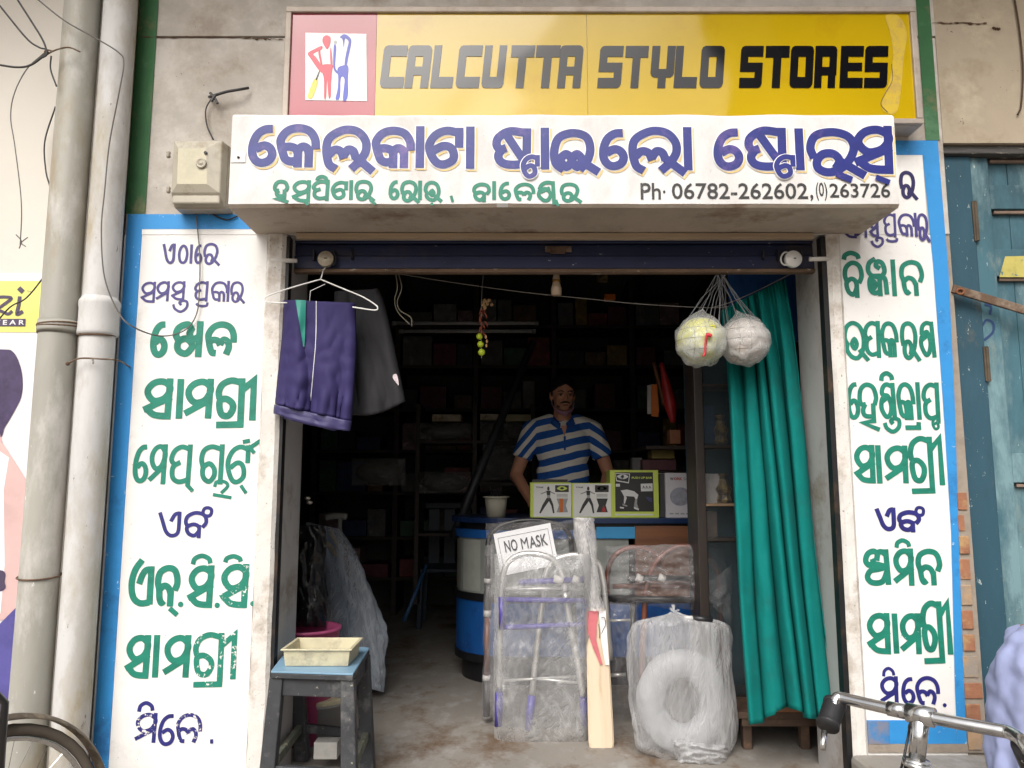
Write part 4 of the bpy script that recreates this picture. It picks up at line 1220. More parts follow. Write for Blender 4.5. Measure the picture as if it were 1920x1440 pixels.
# lamp holder
bh = empty('lamp_holder', P(1043, 555, 2.98), 'small empty bulb holder hanging under the middle of the shutter bar', 'lamp holder')
cr = M('bakelite_cream', (.45, .34, .24), .4, var=.1, vs=20)
c = P(1043, 535, 2.98)
MB().lathe(c, [(0, -.042), (.020, -.040), (.021, -.012), (.017, .0), (.014, .012), (.015, .026), (.012, .04), (.012, .08), (0, .081)], 20).build('socket', cr, bh, smooth=True)
MB().lathe(c, [(.0155, .012), (.0165, .014), (.0165, .02), (.0155, .022)], 20).build('ring', M('brass', (.38, .2, .06), .4, metal=.7), bh, smooth=True)
# lemon charm
ch = empty('lemon_charm', P(905, 670, 3.1), 'string of three limes and dried chillies hanging in the doorway', 'charm')
lim_ = M('lime_skin', (.46, .58, .03), .45, var=.1, vs=25, bump=.2, bs=200)
for u, v, r in ((899, 631, 6.2), (901, 645.5, 6.2), (903, 660.5, 6.8)): MB().ell(P(u, v, 3.1), (r * .00214, r * .0021, r * .0021), 16, 10).build('lime', lim_, ch, smooth=True)
MB().tube(catmull(pp([(906, 515), (903, 560), (902, 600), (903, 672)], 3.1), 4), .001, 5).build('thread', MATS['string_grey'], ch)
chm = M('dried_chilli', (.26, .06, .03), .6, var=.3, vs=60)
for i in range(16):
    a = P(904 + rnd.uniform(-5, 6), 572 + i * 3.4, 3.1 + rnd.uniform(-.01, .01)); b = a + Vector((rnd.uniform(-.014, .014), rnd.uniform(-.01, .01), -.026))
    MB().tube([a, a * .5 + b * .5 + Vector((.003, 0, 0)), b], [.003, .0038, .0008], 6).build('chilli', chm, ch, smooth=True)
for i in range(9):
    a = P(912 + rnd.uniform(-8, 10), 570 + rnd.uniform(-8, 12), 3.1); MB().ell(a, (.007, .004, .008), 8, 6, rot=Matrix.Rotation(rnd.uniform(0, 3), 3, 'Y')).build('dried_leaf', M('dry_leaf', (.33, .2, .09), .8, var=.3, vs=40), ch)
for i, (u, v) in enumerate(((911, 632), (913, 640), (912, 648))): MB().ell(P(u, v, 3.1), (.005, .005, .008), 8, 6).build('flower', M('pale_flower', (.5, .28, .12), .8), ch, smooth=True)
# ================================================================== doorway, right side: balls, curtain, cabinet
netm = M('net_cord', (.20, .21, .22), .7, var=.1)
ballA = M('ball_colours', (.58, .60, .50), .5, var=.1, vs=20, stain=[((.60, .58, .08), .75, 12), ((.12, .30, .20), .35, 18)])
ballB = M('ball_white', (.58, .52, .48), .5, var=.1, vs=10, stain=[((.42, .36, .33), .4, 8)])
filmW = FILM('ball_film', (.66, .67, .66), base=.20, wr=.08, scale=12, rough=.25)
for (u, v, ru, rv, Y, m, lab) in ((1314, 640, 48, 50, 2.84, ballA, 'yellow green patterned ball in a clear bag and net, left one of the two'), (1396, 640, 44, 48, 2.88, ballB, 'pale cream ball in a clear bag, right one of the two')):
    c = P(u, v, Y); k = Y / 1450
    t = empty('bagged_ball', c, lab, 'ball', 'balls hanging beside the curtain')
    R = rv * k * .92
    MB().ell(c, R, 28, 18).build('ball', m, t, smooth=True)
    for ax in (0, 1, 2):
        for off in (-.45, .0, .45):
            rr = R * math.sqrt(1 - off * off) + .0004
            pts = []
            for q in range(30):
                a = 2 * math.pi * q / 30
                d3 = [rr * math.cos(a), rr * math.sin(a)]; d3.insert(ax, off * R)
                pts.append(c + Vector(d3))
            MB().tube(pts, .0009, 4, closed=True).build('seam', M('seam_dark', (.16, .16, .14), .7, var=0), t)
    mb = MB()

    def bf(i, j, c=c, R=R, sd=u):
        a = 2 * math.pi * i; b = math.pi * j
        d3 = Vector((math.cos(a) * math.sin(b), math.sin(a) * math.sin(b), -math.cos(b)))
        r = R * 1.05 + .012 * mnoise.noise(d3 * 3 + Vector((sd, 0, 0))) + .003 * abs(mnoise.noise(d3 * 9))
        p = c + d3 * r
        if j > .78:
            f = (j - .78) / .22
            tip = c + Vector((.012 if sd < 1350 else -.03, 0, R * 1.42))
            p = p.lerp(tip + Vector((math.cos(a), math.sin(a), 0)) * .012 * (1 - f), f ** 1.3)
        return p
    mb.grid(bf, 48, 40).build('plastic_bag', filmW, t, smooth=True)
    top = P(1352, 515, 2.89)
    for q in range(9):
        a = 2 * math.pi * q / 9
        s = c + Vector((math.cos(a) * R * .8, math.sin(a) * R * .8, R * .62))
        MB().tube([s, s.lerp(top, .5) + Vector((rnd.uniform(-.006, .006), 0, rnd.uniform(-.01, .01))), top + Vector((rnd.uniform(-.02, .02), 0, 0))], .0012, 4).build('net_cord', netm, t)
cA = P(1314, 640, 2.96)
q = catmull([P(u, v, 2.84 - .105) for u, v in ((1334, 630), (1326, 628), (1323, 640), (1322, 662), (1318, 668))], 5)
tag(MB().tube(q, [.004 + .003 * (i < 6) for i in range(len(q))], 6).build('ribbon_tag', M('tag_red', (.55, .02, .04), .5, var=.1), smooth=True), 'small red ribbon stuck on the left bagged ball', 'ribbon')

# curtain
tealm = M('teal_curtain', (.003, .165, .150), .85, spec=.15, var=.08, vs=4, bump=.12, bs=160, stain=[((.01, .13, .12), .3, 4)])
cur = empty('curtain', P(1480, 1340, 3.15), 'teal green pleated curtain hanging at the right of the shop opening', 'curtain')
Lc = [(1352, 582), (1362, 700), (1378, 950), (1388, 1150), (1402, 1352)]
Rc = [(1472, 522), (1492, 640), (1512, 800), (1536, 1050), (1570, 1326)]


def ctaper(j): return .45 + .75 * min(1, j * 2.2)


Lq = catmull([Vector((a, b, 0)) for a, b in Lc], 10); Rq = catmull([Vector((a, b, 0)) for a, b in Rc], 10)


def cfn(i, j):
    def at(c, t):
        k = t * (len(c) - 1); a = min(int(k), len(c) - 2); f = k - a
        return c[a] * (1 - f) + c[a + 1] * f
    a, b = at(Lq, j), at(Rq, j)
    p = a * (1 - i) + b * i
    p.y += 16 * j ** 6 * math.sin(i * 9 + 1) * (1 if i > .3 else .5)
    nf = 5.5
    ph = 2.8 * mnoise.noise(Vector((i * 2.5, j * .8, 4))) + .5 * math.sin(j * 2.4 + i * 4)
    s = math.sin(i * nf * 2 * math.pi + ph)
    am = .016 + .034 * min(1, j * 1.8)
    y = am * (abs(s) ** .75) * (1 if s > 0 else -1) * (1 + .6 * mnoise.noise(Vector((i * 4, 0, 7)))) + .35 * am * math.sin(i * 14.3 * math.pi + 2 * ph) + .012 * mnoise.noise(Vector((i * 8, j * 6, 9))) + .004 * mnoise.noise(Vector((i * 30, j * 22, 2)))
    if j < .12: y += .006 * math.sin(i * 40 * math.pi) * (1 - j / .12)
    q = P(p.x, p.y, 3.06 - .14 * j + y)
    q.x += .012 * math.cos(i * nf * 2 * math.pi + ph) * min(1, j * 2)
    return q


MB().grid(cfn, 150, 90).build('cloth', tealm, cur, smooth=True, thick=.003)
MB().tube(catmull([P(1335, 577, 3.07), P(1372, 566, 3.07), P(1420, 545, 3.07), P(1474, 518, 3.06), P(1500, 505, 3.0)], 5), .002, 6).build('hanging_string', MATS['string_grey'], cur)
# blue board behind the curtain head, post and hinge rod
x0_, x1_ = P(1368, 560, 3.32).x, P(1508, 560, 3.32).x
bz0, bz1 = P(1440, 640, 3.32).z, P(1440, 470, 3.32).z
bl = empty('wall_board', (x0_ / 2 + x1_ / 2, 3.33, bz0), 'bright blue painted board behind the curtain head', 'board')
bp_ = M('board_blue', (.02, .11, .36), .5, var=.15, vs=6, stain=[((.01, .05, .2), .4, 5)])
MB().box(x0_, x1_, 3.32, 3.34, bz0, bz1).build('panel', bp_, bl, bevel=.003)
MB().beam(P(1372, 540, 3.31), P(1412, 500, 3.31), .01, .004).build('brace', bp_, bl)
post = structure(MB().box(1.19, 1.34, 3.075, 3.16, 0, 2.9), 'inner_post', M('stained_post', (.28, .25, .21), .9, var=.2, vs=6, bump=.5, bs=30, stain=[((.20, .13, .07), .6, 5)], stretch=(1, 1, .6)))
tag(MB().tube([P(1503, 640, 3.25), P(1516, 1000, 3.25)], .006, 8).build('steel_rod', M('grey_rod', (.25, .24, .23), .4, metal=.6), smooth=True), 'thin steel rod standing behind the curtain edge', 'rod')

# display cabinet beside the curtain and its stand
cx0, cx1, cy0, cy1 = P(1306, 900, 3.42).x, 1.30, 3.42, 3.60
cz0, cz1 = .155, P(1310, 640, 3.42).z
cab = empty('display_cabinet', ((cx0 + cx1) / 2, 3.6, cz0), 'dark wooden display cabinet with shelves of small packed goods behind the curtain', 'cabinet')
wbr = M('cabinet_wood', (.03, .022, .018), .45, var=.2, vs=4, stretch=(1, 1, .3), stain=[((.05, .03, .02), .4, 5)])
MB().box(cx0, cx0 + .04, cy0, cy0 + .03, cz0, cz1).build('frame_post', wbr, cab, bevel=.003)
MB().box(cx0, cx0 + .02, cy0 + .031, cy1, cz0, cz1).build('side_panel', wbr, cab)
MB().box(cx0, cx1, cy1, cy1 + .015, cz0, cz1).build('back_panel', M('cabinet_teal', (.012, .055, .075), .7, var=.1), cab)
MB().box(cx1 - .02, cx1, cy0, cy1, cz0, cz1).build('side_panel', wbr, cab)
MB().box(cx0, cx1, cy0 + .0, cy1, cz1 + .001, cz1 + .03).build('top', wbr, cab)
shz = [cz0, P(1340, 1010, cy0).z, P(1340, 944, cy0).z - .0, P(1340, 835, cy0).z, P(1340, 720, cy0).z]
for i, z in enumerate(shz):
    MB().box(cx0 + .021, cx1 - .021, cy0 + .002, cy1 - .001, z - .012, z).build('shelf', wbr if i != 2 else M('shelf_worn', (.26, .17, .10), .6, var=.25, vs=14), cab, bevel=.002)
MB().box(cx0 + .033, cx0 + .039, cy0 + .004, cy0 + .02, cz0, cz1).build('edge_strip', M('alu_strip', (.35, .35, .34), .35, metal=.7), cab)
MB().box(cx0 + .04, cx1 - .02, cy0 + .008, cy0 + .011, cz0 + .002, cz1).build('glass_pane', FILM('cabinet_glass', (.10, .12, .13), base=.16, wr=.03, scale=3, rough=.08), cab)
blues = M('cabinet_blue_pack', (.02, .07, .16), .5, var=.2)
gold = M('gold_packet', (.26, .19, .08), .35, metal=.2, var=.45, vs=60, stain=[((.08, .06, .05), .6, 30)])
whp = M('white_pack', (.50, .47, .46), .5, var=.15, vs=12)
red_ = M('red_pack', (.42, .02, .025), .4, var=.25, vs=20)
orng = M('orange_pack', (.60, .15, .015), .4, var=.15, vs=20)
items = [(3, 'golden wrapped figurine', gold, 1345, 1364, .085, 'figurine'), (4, 'small gold trimmed pack', gold, 1344, 1362, .09, 'pack')]


def carton(px, Y, dep, mat, label, cat='box', name='carton', rz=0, group=None, bevel=.002):
    """upright box whose front face covers the pixel box px"""
    u0, v0, u1, v1 = px
    vm = (v0 + v1) / 2
    a, b = P(u0, vm, Y), P(u1, vm, Y)
    z1_, z0_ = P((u0 + u1) / 2, v0, Y).z, P((u0 + u1) / 2, v1, Y).z
    o = MB().box(a.x, b.x, Y, Y + dep, z0_, z1_).build(name, mat, bevel=bevel)
    if rz: o.rotation_euler.z = rz
    return tag(o, label, cat, group)


carton((1312, 888, 1350, 944), 3.48, .1, whp, 'white printed carton on the cabinet shelf beside the curtain')
carton((1316, 958, 1345, 1008), 3.48, .1, M('brown_pack', (.12, .08, .06), .6, var=.3, vs=12), 'dull brown carton on the lower cabinet shelf')
carton((1316, 760, 1340, 832), 3.54, .05, blues, 'dark blue carton leaning at the back of the cabinet')
for (u, v, s, lab) in ((1352, 832, 1, 'golden wrapped figurine on the third cabinet shelf, near the curtain'), (1358, 943, 1.1, 'golden wrapped figurine on the lower cabinet shelf, near the curtain')):
    c = P(u, v, 3.47)
    tag(MB().lathe(c, [(.026 * s, 0), (.031 * s, .012), (.024 * s, .035), (.034 * s, .06), (.020 * s, .085), (.018 * s, .10), (.010 * s, .108), (.022 * s, .128), (0, .13)], 9).build('figurine', gold), lab, 'figurine')
tb = empty('low_bench', (1.1, 3.4, 0), 'low worn wooden bench with short legs under the curtain', 'bench')
bx0, bx1 = P(1392, 1350, 3.2).x, P(1572, 1340, 3.2).x
wworn = M('worn_wood', (.10, .06, .04), .7, var=.25, vs=6, bump=.3, stain=[((.2, .12, .07), .4, 7)])
MB().box(bx0 - .15, bx1, 3.2, 3.85, .125, .150).build('top', wworn, tb, bevel=.003)
MB().box(bx0, bx1, 3.205, 3.225, .095, .1245).build('apron', wworn, tb, bevel=.002)
for x in (bx0 + .01, bx0 + .24):
    for y in (3.23, 3.76): MB().box(x, x + .035, y, y + .035, 0, .0945).build('leg', wworn, tb, bevel=.003)
MB().box(bx0 + .13, bx1 - .02, 3.207, 3.2, .1505, .175).build('ledge_strip', M('brown_ply', (.26, .11, .05), .5, var=.2, vs=4, stretch=(.3, 1, 3)), tb)

# ------------------------------------------------------------------ counter
cou = empty('shop_counter', (.45, 4.5, 0), 'blue shop counter with a round glass corner and a brown plywood front', 'counter')
cblue = M('counter_blue', (.012, .10, .36), .38, var=.1, vs=4, stain=[((.01, .05, .2), .4, 5)], chips=[((.25, .3, .4), .03, 60)])
ctop = M('counter_top_blue', (.01, .03, .10), .3, var=.15, vs=5)
cblk = M('counter_black', (.01, .01, .012), .4, var=.1)
ccx, ccy, cr_ = .0, 4.50, .315


def arc_wall(z0_, z1_, r0, r1, name, mat, xr=1.15, dep=.0):
    """quarter-round corner running into the straight front"""
    pts = [(ccx - r0 * math.cos(a), ccy - r0 * math.sin(a)) for a in [k * math.pi / 2 / 14 for k in range(-8, 15)]] + [(xr, ccy - r0)]
    pin = [(ccx - r1 * math.cos(a), ccy - r1 * math.sin(a)) for a in [k * math.pi / 2 / 14 for k in range(-8, 15)]] + [(xr, ccy - r1)]
    n = len(pts)
    vs = [(x, y, z0_) for x, y in pts] + [(x, y, z1_) for x, y in pts] + [(x, y, z0_) for x, y in pin] + [(x, y, z1_) for x, y in pin]
    fs = []
    for i in range(n - 1):
        fs += [(i, i + 1, n + i + 1, n + i), (2 * n + i, 3 * n + i, 3 * n + i + 1, 2 * n + i + 1), (n + i, n + i + 1, 3 * n + i + 1, 3 * n + i), (i, 2 * n + i, 2 * n + i + 1, i + 1)]
    fs += [(0, n, 3 * n, 2 * n), (n - 1, 3 * n - 1, 4 * n - 1, 2 * n - 1)]
    mb = MB(); mb.add(vs, fs)
    return mb.build(name, mat, cou, smooth=False)


arc_wall(.0, .11, .28, .2, 'plinth', cblk)
arc_wall(.1105, .15, .322, .29, 'foot_band', cblk)
arc_wall(.1505, .425, .315, .29, 'lower_panel', cblue)
arc_wall(.4255, .465, .325, .29, 'middle_band', cblk)
gm = M('counter_glass', (.30, .32, .30), .08, var=.15, vs=5, spec=.8)
arc_wall(.4655, .755, .312, .305, 'glass', gm, xr=.62)
for a0, a1, m in ((.15, .45, 'a'), (.55, 1.0, 'b')):
    mb = MB()
    mb.grid(lambda i, j: (ccx - .3135 * math.cos(a0 + (a1 - a0) * i), ccy - .3135 * math.sin(a0 + (a1 - a0) * i), .475 + .27 * j), 6, 1)
    mb.build('pasted_sheet', M('sheet_grey' + m, (.40, .42, .38) if m == 'b' else (.22, .21, .18), .5, var=.12, vs=9), cou)
arc_wall(.7555, .80, .325, .29, 'upper_band', cblue)
arc_wall(.8005, .838, .30, .27, 'gap_band', cblk)
# top slab
pts = [(ccx - .345 * math.cos(a), ccy - .345 * math.sin(a)) for a in [k * math.pi / 2 / 14 for k in range(-14, 15)]] + [(1.15, ccy - .345), (1.15, ccy + .2), (.3, ccy + .2)]
mb = MB(); n = len(pts)
mb.add([(x, y, .8385) for x, y in pts] + [(x, y, .865) for x, y in pts], [tuple(range(n)), tuple(range(2 * n - 1, n - 1, -1))] + [(i, (i + 1) % n, (i + 1) % n + n, i + n) for i in range(n)])
mb.build('top', ctop, cou)
MB().box(P(1118, 990, 4.17).x, P(1192, 990, 4.17).x, 4.165, 4.183, P(0, 1010, 4.17).z, P(0, 988, 4.17).z).build('light_blue_strip', M('strip_sky_blue', (.04, .30, .60), .5, var=.08), cou, bevel=.003)
MB().box(P(1190, 990, 4.17).x, P(1302, 990, 4.17).x, 4.160, 4.183, .45, P(0, 986, 4.17).z).build('plywood_front', M('plywood', (.22, .085, .035), .5, var=.22, vs=5, stretch=(.3, 1, 4), stain=[((.12, .05, .03), .5, 6)]), cou, bevel=.002)

# boxes on the counter
lime = M('lime_card', (.62, .74, .12), .5, var=.05)
wcard = M('white_card', (.82, .82, .79), .5, var=.04)
bcard = M('black_card', (.025, .025, .025), .4, var=.1)
greyp = M('print_grey', (.35, .35, .36), .5, var=.1, vs=60)
whitep = M('print_white', (.75, .75, .75), .5, var=.03)
BY = 4.22
bx = lambda x: 900 + x / 4.5
bv = lambda y: 680 + y / 4.5


def pbox(px, dep, label, side=None, face=None, top=None):
    u0, v0, u1, v1 = px
    a, b = P(u0, (v0 + v1) / 2, BY), P(u1, (v0 + v1) / 2, BY)
    z1_, z0_ = P(u0, v0, BY).z, .8655
    t = empty('product_box', ((a.x + b.x) / 2, BY + dep / 2, z0_), label, 'box', 'product boxes on the counter')
    MB().box(a.x, b.x, BY, BY + dep, z0_, z1_).build('carton', side, t, bevel=.0015)
    return t


def silh(t, pts, m, off=.002, sm=False): patch([(bx(x), bv(y)) for x, y in pts], BY, m, t, 'print', off, sm)


def band_box(px, x0, label, accent):
    t = pbox(px, .13, label, side=lime)
    silh(t, [(x0 + 28, 1022), (x0 + 345, 1022), (x0 + 345, 1300), (x0 + 28, 1300)], wcard, .0012)
    silh(t, [(x0 + 210, 1034), (x0 + 325, 1034), (x0 + 325, 1092), (x0 + 210, 1092)], bcard)
    silh(t, [(x0 + 225, 1062), (x0 + 245, 1046), (x0 + 265, 1042), (x0 + 290, 1046), (x0 + 312, 1062), (x0 + 290, 1074), (x0 + 265, 1078), (x0 + 245, 1074)], lime, .0026, True)
    silh(t, [(x0 + 250, 1060), (x0 + 268, 1050), (x0 + 286, 1060), (x0 + 268, 1071)], bcard, .0034, True)
    text('TONE', t, bcard, bx(x0 + 48), bv(1046), bx(x0 + 110), bv(1058), BY - .002, bold=.03)
    # exercising figure
    silh(t, [(x0 + 148, 1046), (x0 + 160, 1050), (x0 + 162, 1072), (x0 + 150, 1078), (x0 + 142, 1066)], bcard, .0026, True)
    silh(t, [(x0 + 136, 1080), (x0 + 170, 1080), (x0 + 168, 1118), (x0 + 140, 1118)], bcard, .0026)
    silh(t, [(x0 + 88, 1104), (x0 + 136, 1084), (x0 + 138, 1094), (x0 + 90, 1112)], greyp, .0026)
    silh(t, [(x0 + 170, 1084), (x0 + 210, 1104), (x0 + 208, 1112), (x0 + 168, 1094)], greyp, .0026)
    silh(t, [(x0 + 142, 1118), (x0 + 168, 1118), (x0 + 168, 1142), (x0 + 142, 1142)], greyp, .0026)
    silh(t, [(x0 + 138, 1142), (x0 + 156, 1142), (x0 + 158, 1168), (x0 + 122, 1218), (x0 + 88, 1272), (x0 + 76, 1268), (x0 + 102, 1202)], bcard, .0026)
    silh(t, [(x0 + 157, 1142), (x0 + 172, 1142), (x0 + 194, 1196), (x0 + 204, 1268), (x0 + 192, 1272), (x0 + 178, 1208), (x0 + 157, 1168)], bcard, .0030)
    for k in range(3): silh(t, [(x0 + 222, 1108 + k * 11), (x0 + 316, 1108 + k * 11), (x0 + 316, 1113 + k * 11), (x0 + 222, 1113 + k * 11)], greyp)
    silh(t, [(x0 + 222, 1146), (x0 + 318, 1146), (x0 + 300, 1204), (x0 + 318, 1262), (x0 + 222, 1262), (x0 + 242, 1204)], greyp if accent is orng else bcard, .0026)
    silh(t, [(x0 + 244, 1146), (x0 + 278, 1146), (x0 + 276, 1262), (x0 + 246, 1262)] if accent is orng else [(x0 + 262, 1262), (x0 + 282, 1200), (x0 + 304, 1262)], accent, .0034)


band_box((bx(424), bv(1010), bx(768), bv(1306)), 424, 'lime and white exercise band box with an orange strip, leftmost on the counter', orng)
band_box((bx(772), bv(1015), bx(1098), bv(1306)), 760, 'lime and white exercise band box with a black strip, second on the counter', red_)
carton((bx(440), bv(985), bx(740), bv(1010)), BY + .03, .09, bcard, 'flat black pack lying on top of the leftmost exercise band box')
t = pbox((bx(1098), bv(906), bx(1508), bv(1296)), .16, 'tall lime edged black box showing push up bars, third on the counter', side=lime)
silh(t, [(1138, 925), (1458, 925), (1468, 1256), (1142, 1256)], bcard, .0012)
silh(t, [(1140, 1276), (1460, 1276), (1460, 1288), (1140, 1288)], whitep, .0014)
silh(t, [(1140, 930), (1265, 936), (1255, 1018), (1148, 1000)], whitep, .0022)
silh(t, [(1146, 938), (1258, 942), (1250, 1008), (1154, 992)], bcard, .0030)
silh(t, [(1155, 958), (1175, 946), (1200, 942), (1230, 948), (1250, 962), (1228, 978), (1200, 982), (1172, 974)], whitep, .0036, True)
silh(t, [(1186, 961), (1201, 948), (1217, 961), (1201, 976)], bcard, .0042, True)
text('PUSH UP BAR', t, lime, bx(1280), bv(962), bx(1452), bv(980), BY - .0012, bold=.035)
silh(t, [(1355, 1022), (1455, 1018), (1457, 1084), (1358, 1086)], whitep, .0022)
for k in range(3): silh(t, [(1370 + k * 26, 1062), (1378 + k * 26, 1036), (1394 + k * 26, 1062), (1388 + k * 26, 1062), (1380 + k * 26, 1046), (1376 + k * 26, 1062)], bcard, .003)
silh(t, [(1145, 1022), (1180, 1022), (1180, 1046), (1145, 1046)], whitep, .0022)
silh(t, [(1186, 1078), (1240, 1070), (1300, 1085), (1335, 1115), (1325, 1150), (1310, 1150), (1300, 1130), (1230, 1125), (1238, 1140), (1222, 1190), (1212, 1188), (1215, 1130), (1200, 1100)], whitep, .003)
silh(t, [(1310, 1140), (1326, 1140), (1324, 1190), (1336, 1230), (1300, 1215), (1300, 1200)], greyp, .0034)
silh(t, [(1180, 1215), (1215, 1220), (1212, 1232), (1180, 1228)], whitep, .003)
silh(t, [(1200, 1188), (1244, 1205), (1240, 1215), (1204, 1205)], greyp, .0034)
silh(t, [(1296, 1215), (1340, 1232), (1338, 1246), (1300, 1232)], whitep, .0037)
silh(t, [(1395, 1130), (1450, 1140), (1452, 1180), (1420, 1165)], M('print_blue', (.05, .05, .15), .5), .003)
t = pbox((bx(1566), bv(930), bx(1800), bv(1306)), .20, 'white carton with a printed circular diagram, rightmost on the counter', side=M('white_lilac_card', (.66, .64, .68), .5, var=.06))
text('W', t, bcard, bx(1602), bv(968), bx(1634), bv(992), BY - .001, bold=.03)
text('O', t, red_, bx(1636), bv(968), bx(1660), bv(992), BY - .001, bold=.05)
text('RK', t, red_, bx(1662), bv(968), bx(1706), bv(992), BY - .001, bold=.03)
text('Safe', t, greyp, bx(1716), bv(968), bx(1784), bv(992), BY - .001, bold=.02)
cc = [(bx(1690 + 88 * math.cos(a)), bv(1130 + 78 * math.sin(a))) for a in [k * math.pi / 12 for k in range(24)]]
patch(cc, BY, M('print_lilac', (.36, .37, .44), .5, var=.2, vs=40), t, 'print', .0014)
silh(t, [(1700, 1100), (1712, 1096), (1706, 1180), (1712, 1195), (1680, 1192), (1694, 1180)], greyp, .003)
silh(t, [(1728, 1070), (1745, 1090), (1740, 1096)], red_, .003)
for k in range(4): silh(t, [(1600 + k * 46, 1268), (1632 + k * 46, 1268), (1632 + k * 46, 1280), (1600 + k * 46, 1280)], greyp, .002)
carton((1237, 888, 1250, 970), BY + .02, .15, M('dark_side', (.05, .05, .055), .5, var=.2), 'thin dark carton squeezed beside the white carton')
# planter cup
pt = empty('cup', P(930, 968, 4.35), 'small cream plastic cup with a flat rim on the blue counter end', 'cup')
c = P(930, 968, 4.35); c.z = .866
cw = M('cup_cream', (.50, .47, .38), .45, var=.1, vs=9)
k = 4.35 / 1450
MB().lathe(c, [(0, 0), (17 * k, 0), (20 * k, 26 * k), (21 * k, 34 * k), (25 * k, 35 * k), (25 * k, 37 * k), (19 * k, 37 * k), (16 * k, 6 * k), (0, 5 * k)], 26).build('cup', cw, pt, smooth=True)
mb = MB()
for i in range(14):
    a = c + Vector((rnd.uniform(-.02, .02), rnd.uniform(-.02, .02), .09))
    mb.tube([a, a + Vector((rnd.uniform(-.04, .03), 0, rnd.uniform(.03, .09)))], [.004, .002], 5)
mb.build('wrapped_sweets', M('dark_foil', (.05, .045, .05), .2, metal=.4, var=.3, vs=60), pt)

# ------------------------------------------------------------------ things standing before the counter
C5_ = lambda x, y: (860 + x / 2.667, 900 + y / 2.667)
alum = M('anodised_tube', (.70, .69, .67), .28, metal=.6, var=.05)
purp = M('purple_rail', (.075, .06, .30), .4, var=.1)
brn = M('brown_tube', (.20, .07, .045), .35, metal=.2, var=.1)
blkt = M('black_tube', (.02, .02, .022), .35, var=.1)
wtip = M('white_rubber', (.62, .60, .58), .5, var=.06)
filmC = FILM('clear_film', (.60, .60, .60), base=.27, wr=.10, scale=9, rough=.2)
filmD = FILM('clear_film_thin', (.50, .49, .50), base=.14, wr=.10, scale=10, rough=.18)
filmB = FILM('bag_film', (.58, .58, .59), base=.33, wr=.10, scale=11, rough=.22, stretch=(1.6, 1, .55))


def tb5(t, pts, Y, r, name, mat, sm=True, Y2=None):
    q = [P(*C5_(*p), Y + ((Y2 - Y) * i / (len(pts) - 1) if Y2 else 0)) for i, p in enumerate(pts)]
    if sm and len(q) > 2: q = catmull(q, 6)
    return MB().tube(q, r, 12).build(name, mat, t, smooth=True)


w1 = empty('walking_frame', PZ(990, 1385, 0), 'folded silver walking frame with purple rails wrapped in clear film, under the face covering notice', 'walker', 'wrapped walking frames')
tb5(w1, [(200, 1060), (206, 800), (213, 600), (218, 520), (232, 440), (275, 388), (345, 368), (430, 378), (490, 415), (520, 480), (532, 560)], 3.36, .0125, 'frame_tube', alum)
tb5(w1, [(532, 560), (560, 740), (600, 940), (622, 1080)], 3.36, .0125, 'frame_tube', alum, Y2=3.34)
tb5(w1, [(366, 1080), (385, 900), (410, 680), (428, 530), (440, 460), (480, 402), (560, 376), (640, 384), (700, 420), (722, 500), (735, 620), (760, 900)], 3.44, .0125, 'frame_tube', alum)
tb5(w1, [(225, 546), (620, 540)], 3.37, .010, 'cross_bar', alum)
tb5(w1, [(300, 512), (625, 498)], 3.35, .0125, 'grip_bar', purp)
tb5(w1, [(210, 598), (632, 604)], 3.33, .011, 'side_rail', purp)
tb5(w1, [(215, 738), (632, 722)], 3.33, .011, 'side_rail', purp)
tb5(w1, [(214, 585), (216, 748)], 3.325, .0125, 'side_rail', purp)
tb5(w1, [(218, 1004), (600, 982)], 3.37, .006, 'rod', alum); tb5(w1, [(370, 992), (630, 1018)], 3.36, .006, 'rod', alum)
for a, b in (((202, 1060), (199, 1230)), ((366, 1080), (348, 1248)), ((622, 1070), (632, 1225))):
    tb5(w1, [a, b], 3.35, .017, 'leg_sleeve', purp)
for a, b in (((476, 492), (520, 508)), ((570, 492), (600, 506))): tb5(w1, [a, b], 3.345, .016, 'joint', wtip)
w2 = empty('walking_frame', PZ(1230, 1350, 0), 'folded brown walking frame with black grips in clear film, behind the bag with the ring', 'walker', 'wrapped walking frames')
tb5(w2, [(742, 1180), (744, 700), (742, 500), (765, 400), (830, 345), (920, 340), (985, 375), (1005, 440)], 3.66, .0125, 'frame_tube', brn)
tb5(w2, [(905, 1150), (930, 640), (942, 520), (985, 415), (1060, 348), (1140, 332), (1225, 362), (1282, 440), (1302, 560), (1320, 1150)], 3.6, .0135, 'frame_tube', brn)
tb5(w2, [(770, 532), (1285, 526)], 3.62, .012, 'cross_bar', brn)
tb5(w2, [(845, 490), (1222, 492)], 3.58, .013, 'grip', blkt)
for a, b in (((888, 484), (918, 498)), ((1000, 484), (1030, 498)), ((1280, 560), (1312, 585))): tb5(w2, [a, b], 3.57, .017, 'joint', wtip)
tb5(w2, [(740, 592), (1335, 602)], 3.57, .014, 'side_rail', blkt)
tb5(w2, [(872, 606), (866, 1150)], 3.58, .014, 'leg', blkt)
tb5(w2, [(755, 704), (860, 700)], 3.58, .006, 'rod', alum); tb5(w2, [(760, 976), (835, 974)], 3.58, .009, 'rod', alum)
w3 = empty('walking_frame', PZ(930, 1325, 0), 'dark brown walking frame with white joints, leftmost, mostly behind the silver one', 'walker', 'wrapped walking frames')
for (y0, y1, m, r) in ((380, 492, blkt, .012), (493, 515, wtip, .018), (516, 650, blkt, .0165), (651, 682, wtip, .018), (683, 975, brn, .013), (976, 1002, wtip, .018), (1003, 1180, blkt, .0165)):
    tb5(w3, [(152 - y0 * .012, y0), (152 - y1 * .012, y1)], 3.56, r, 'leg', m, sm=False)
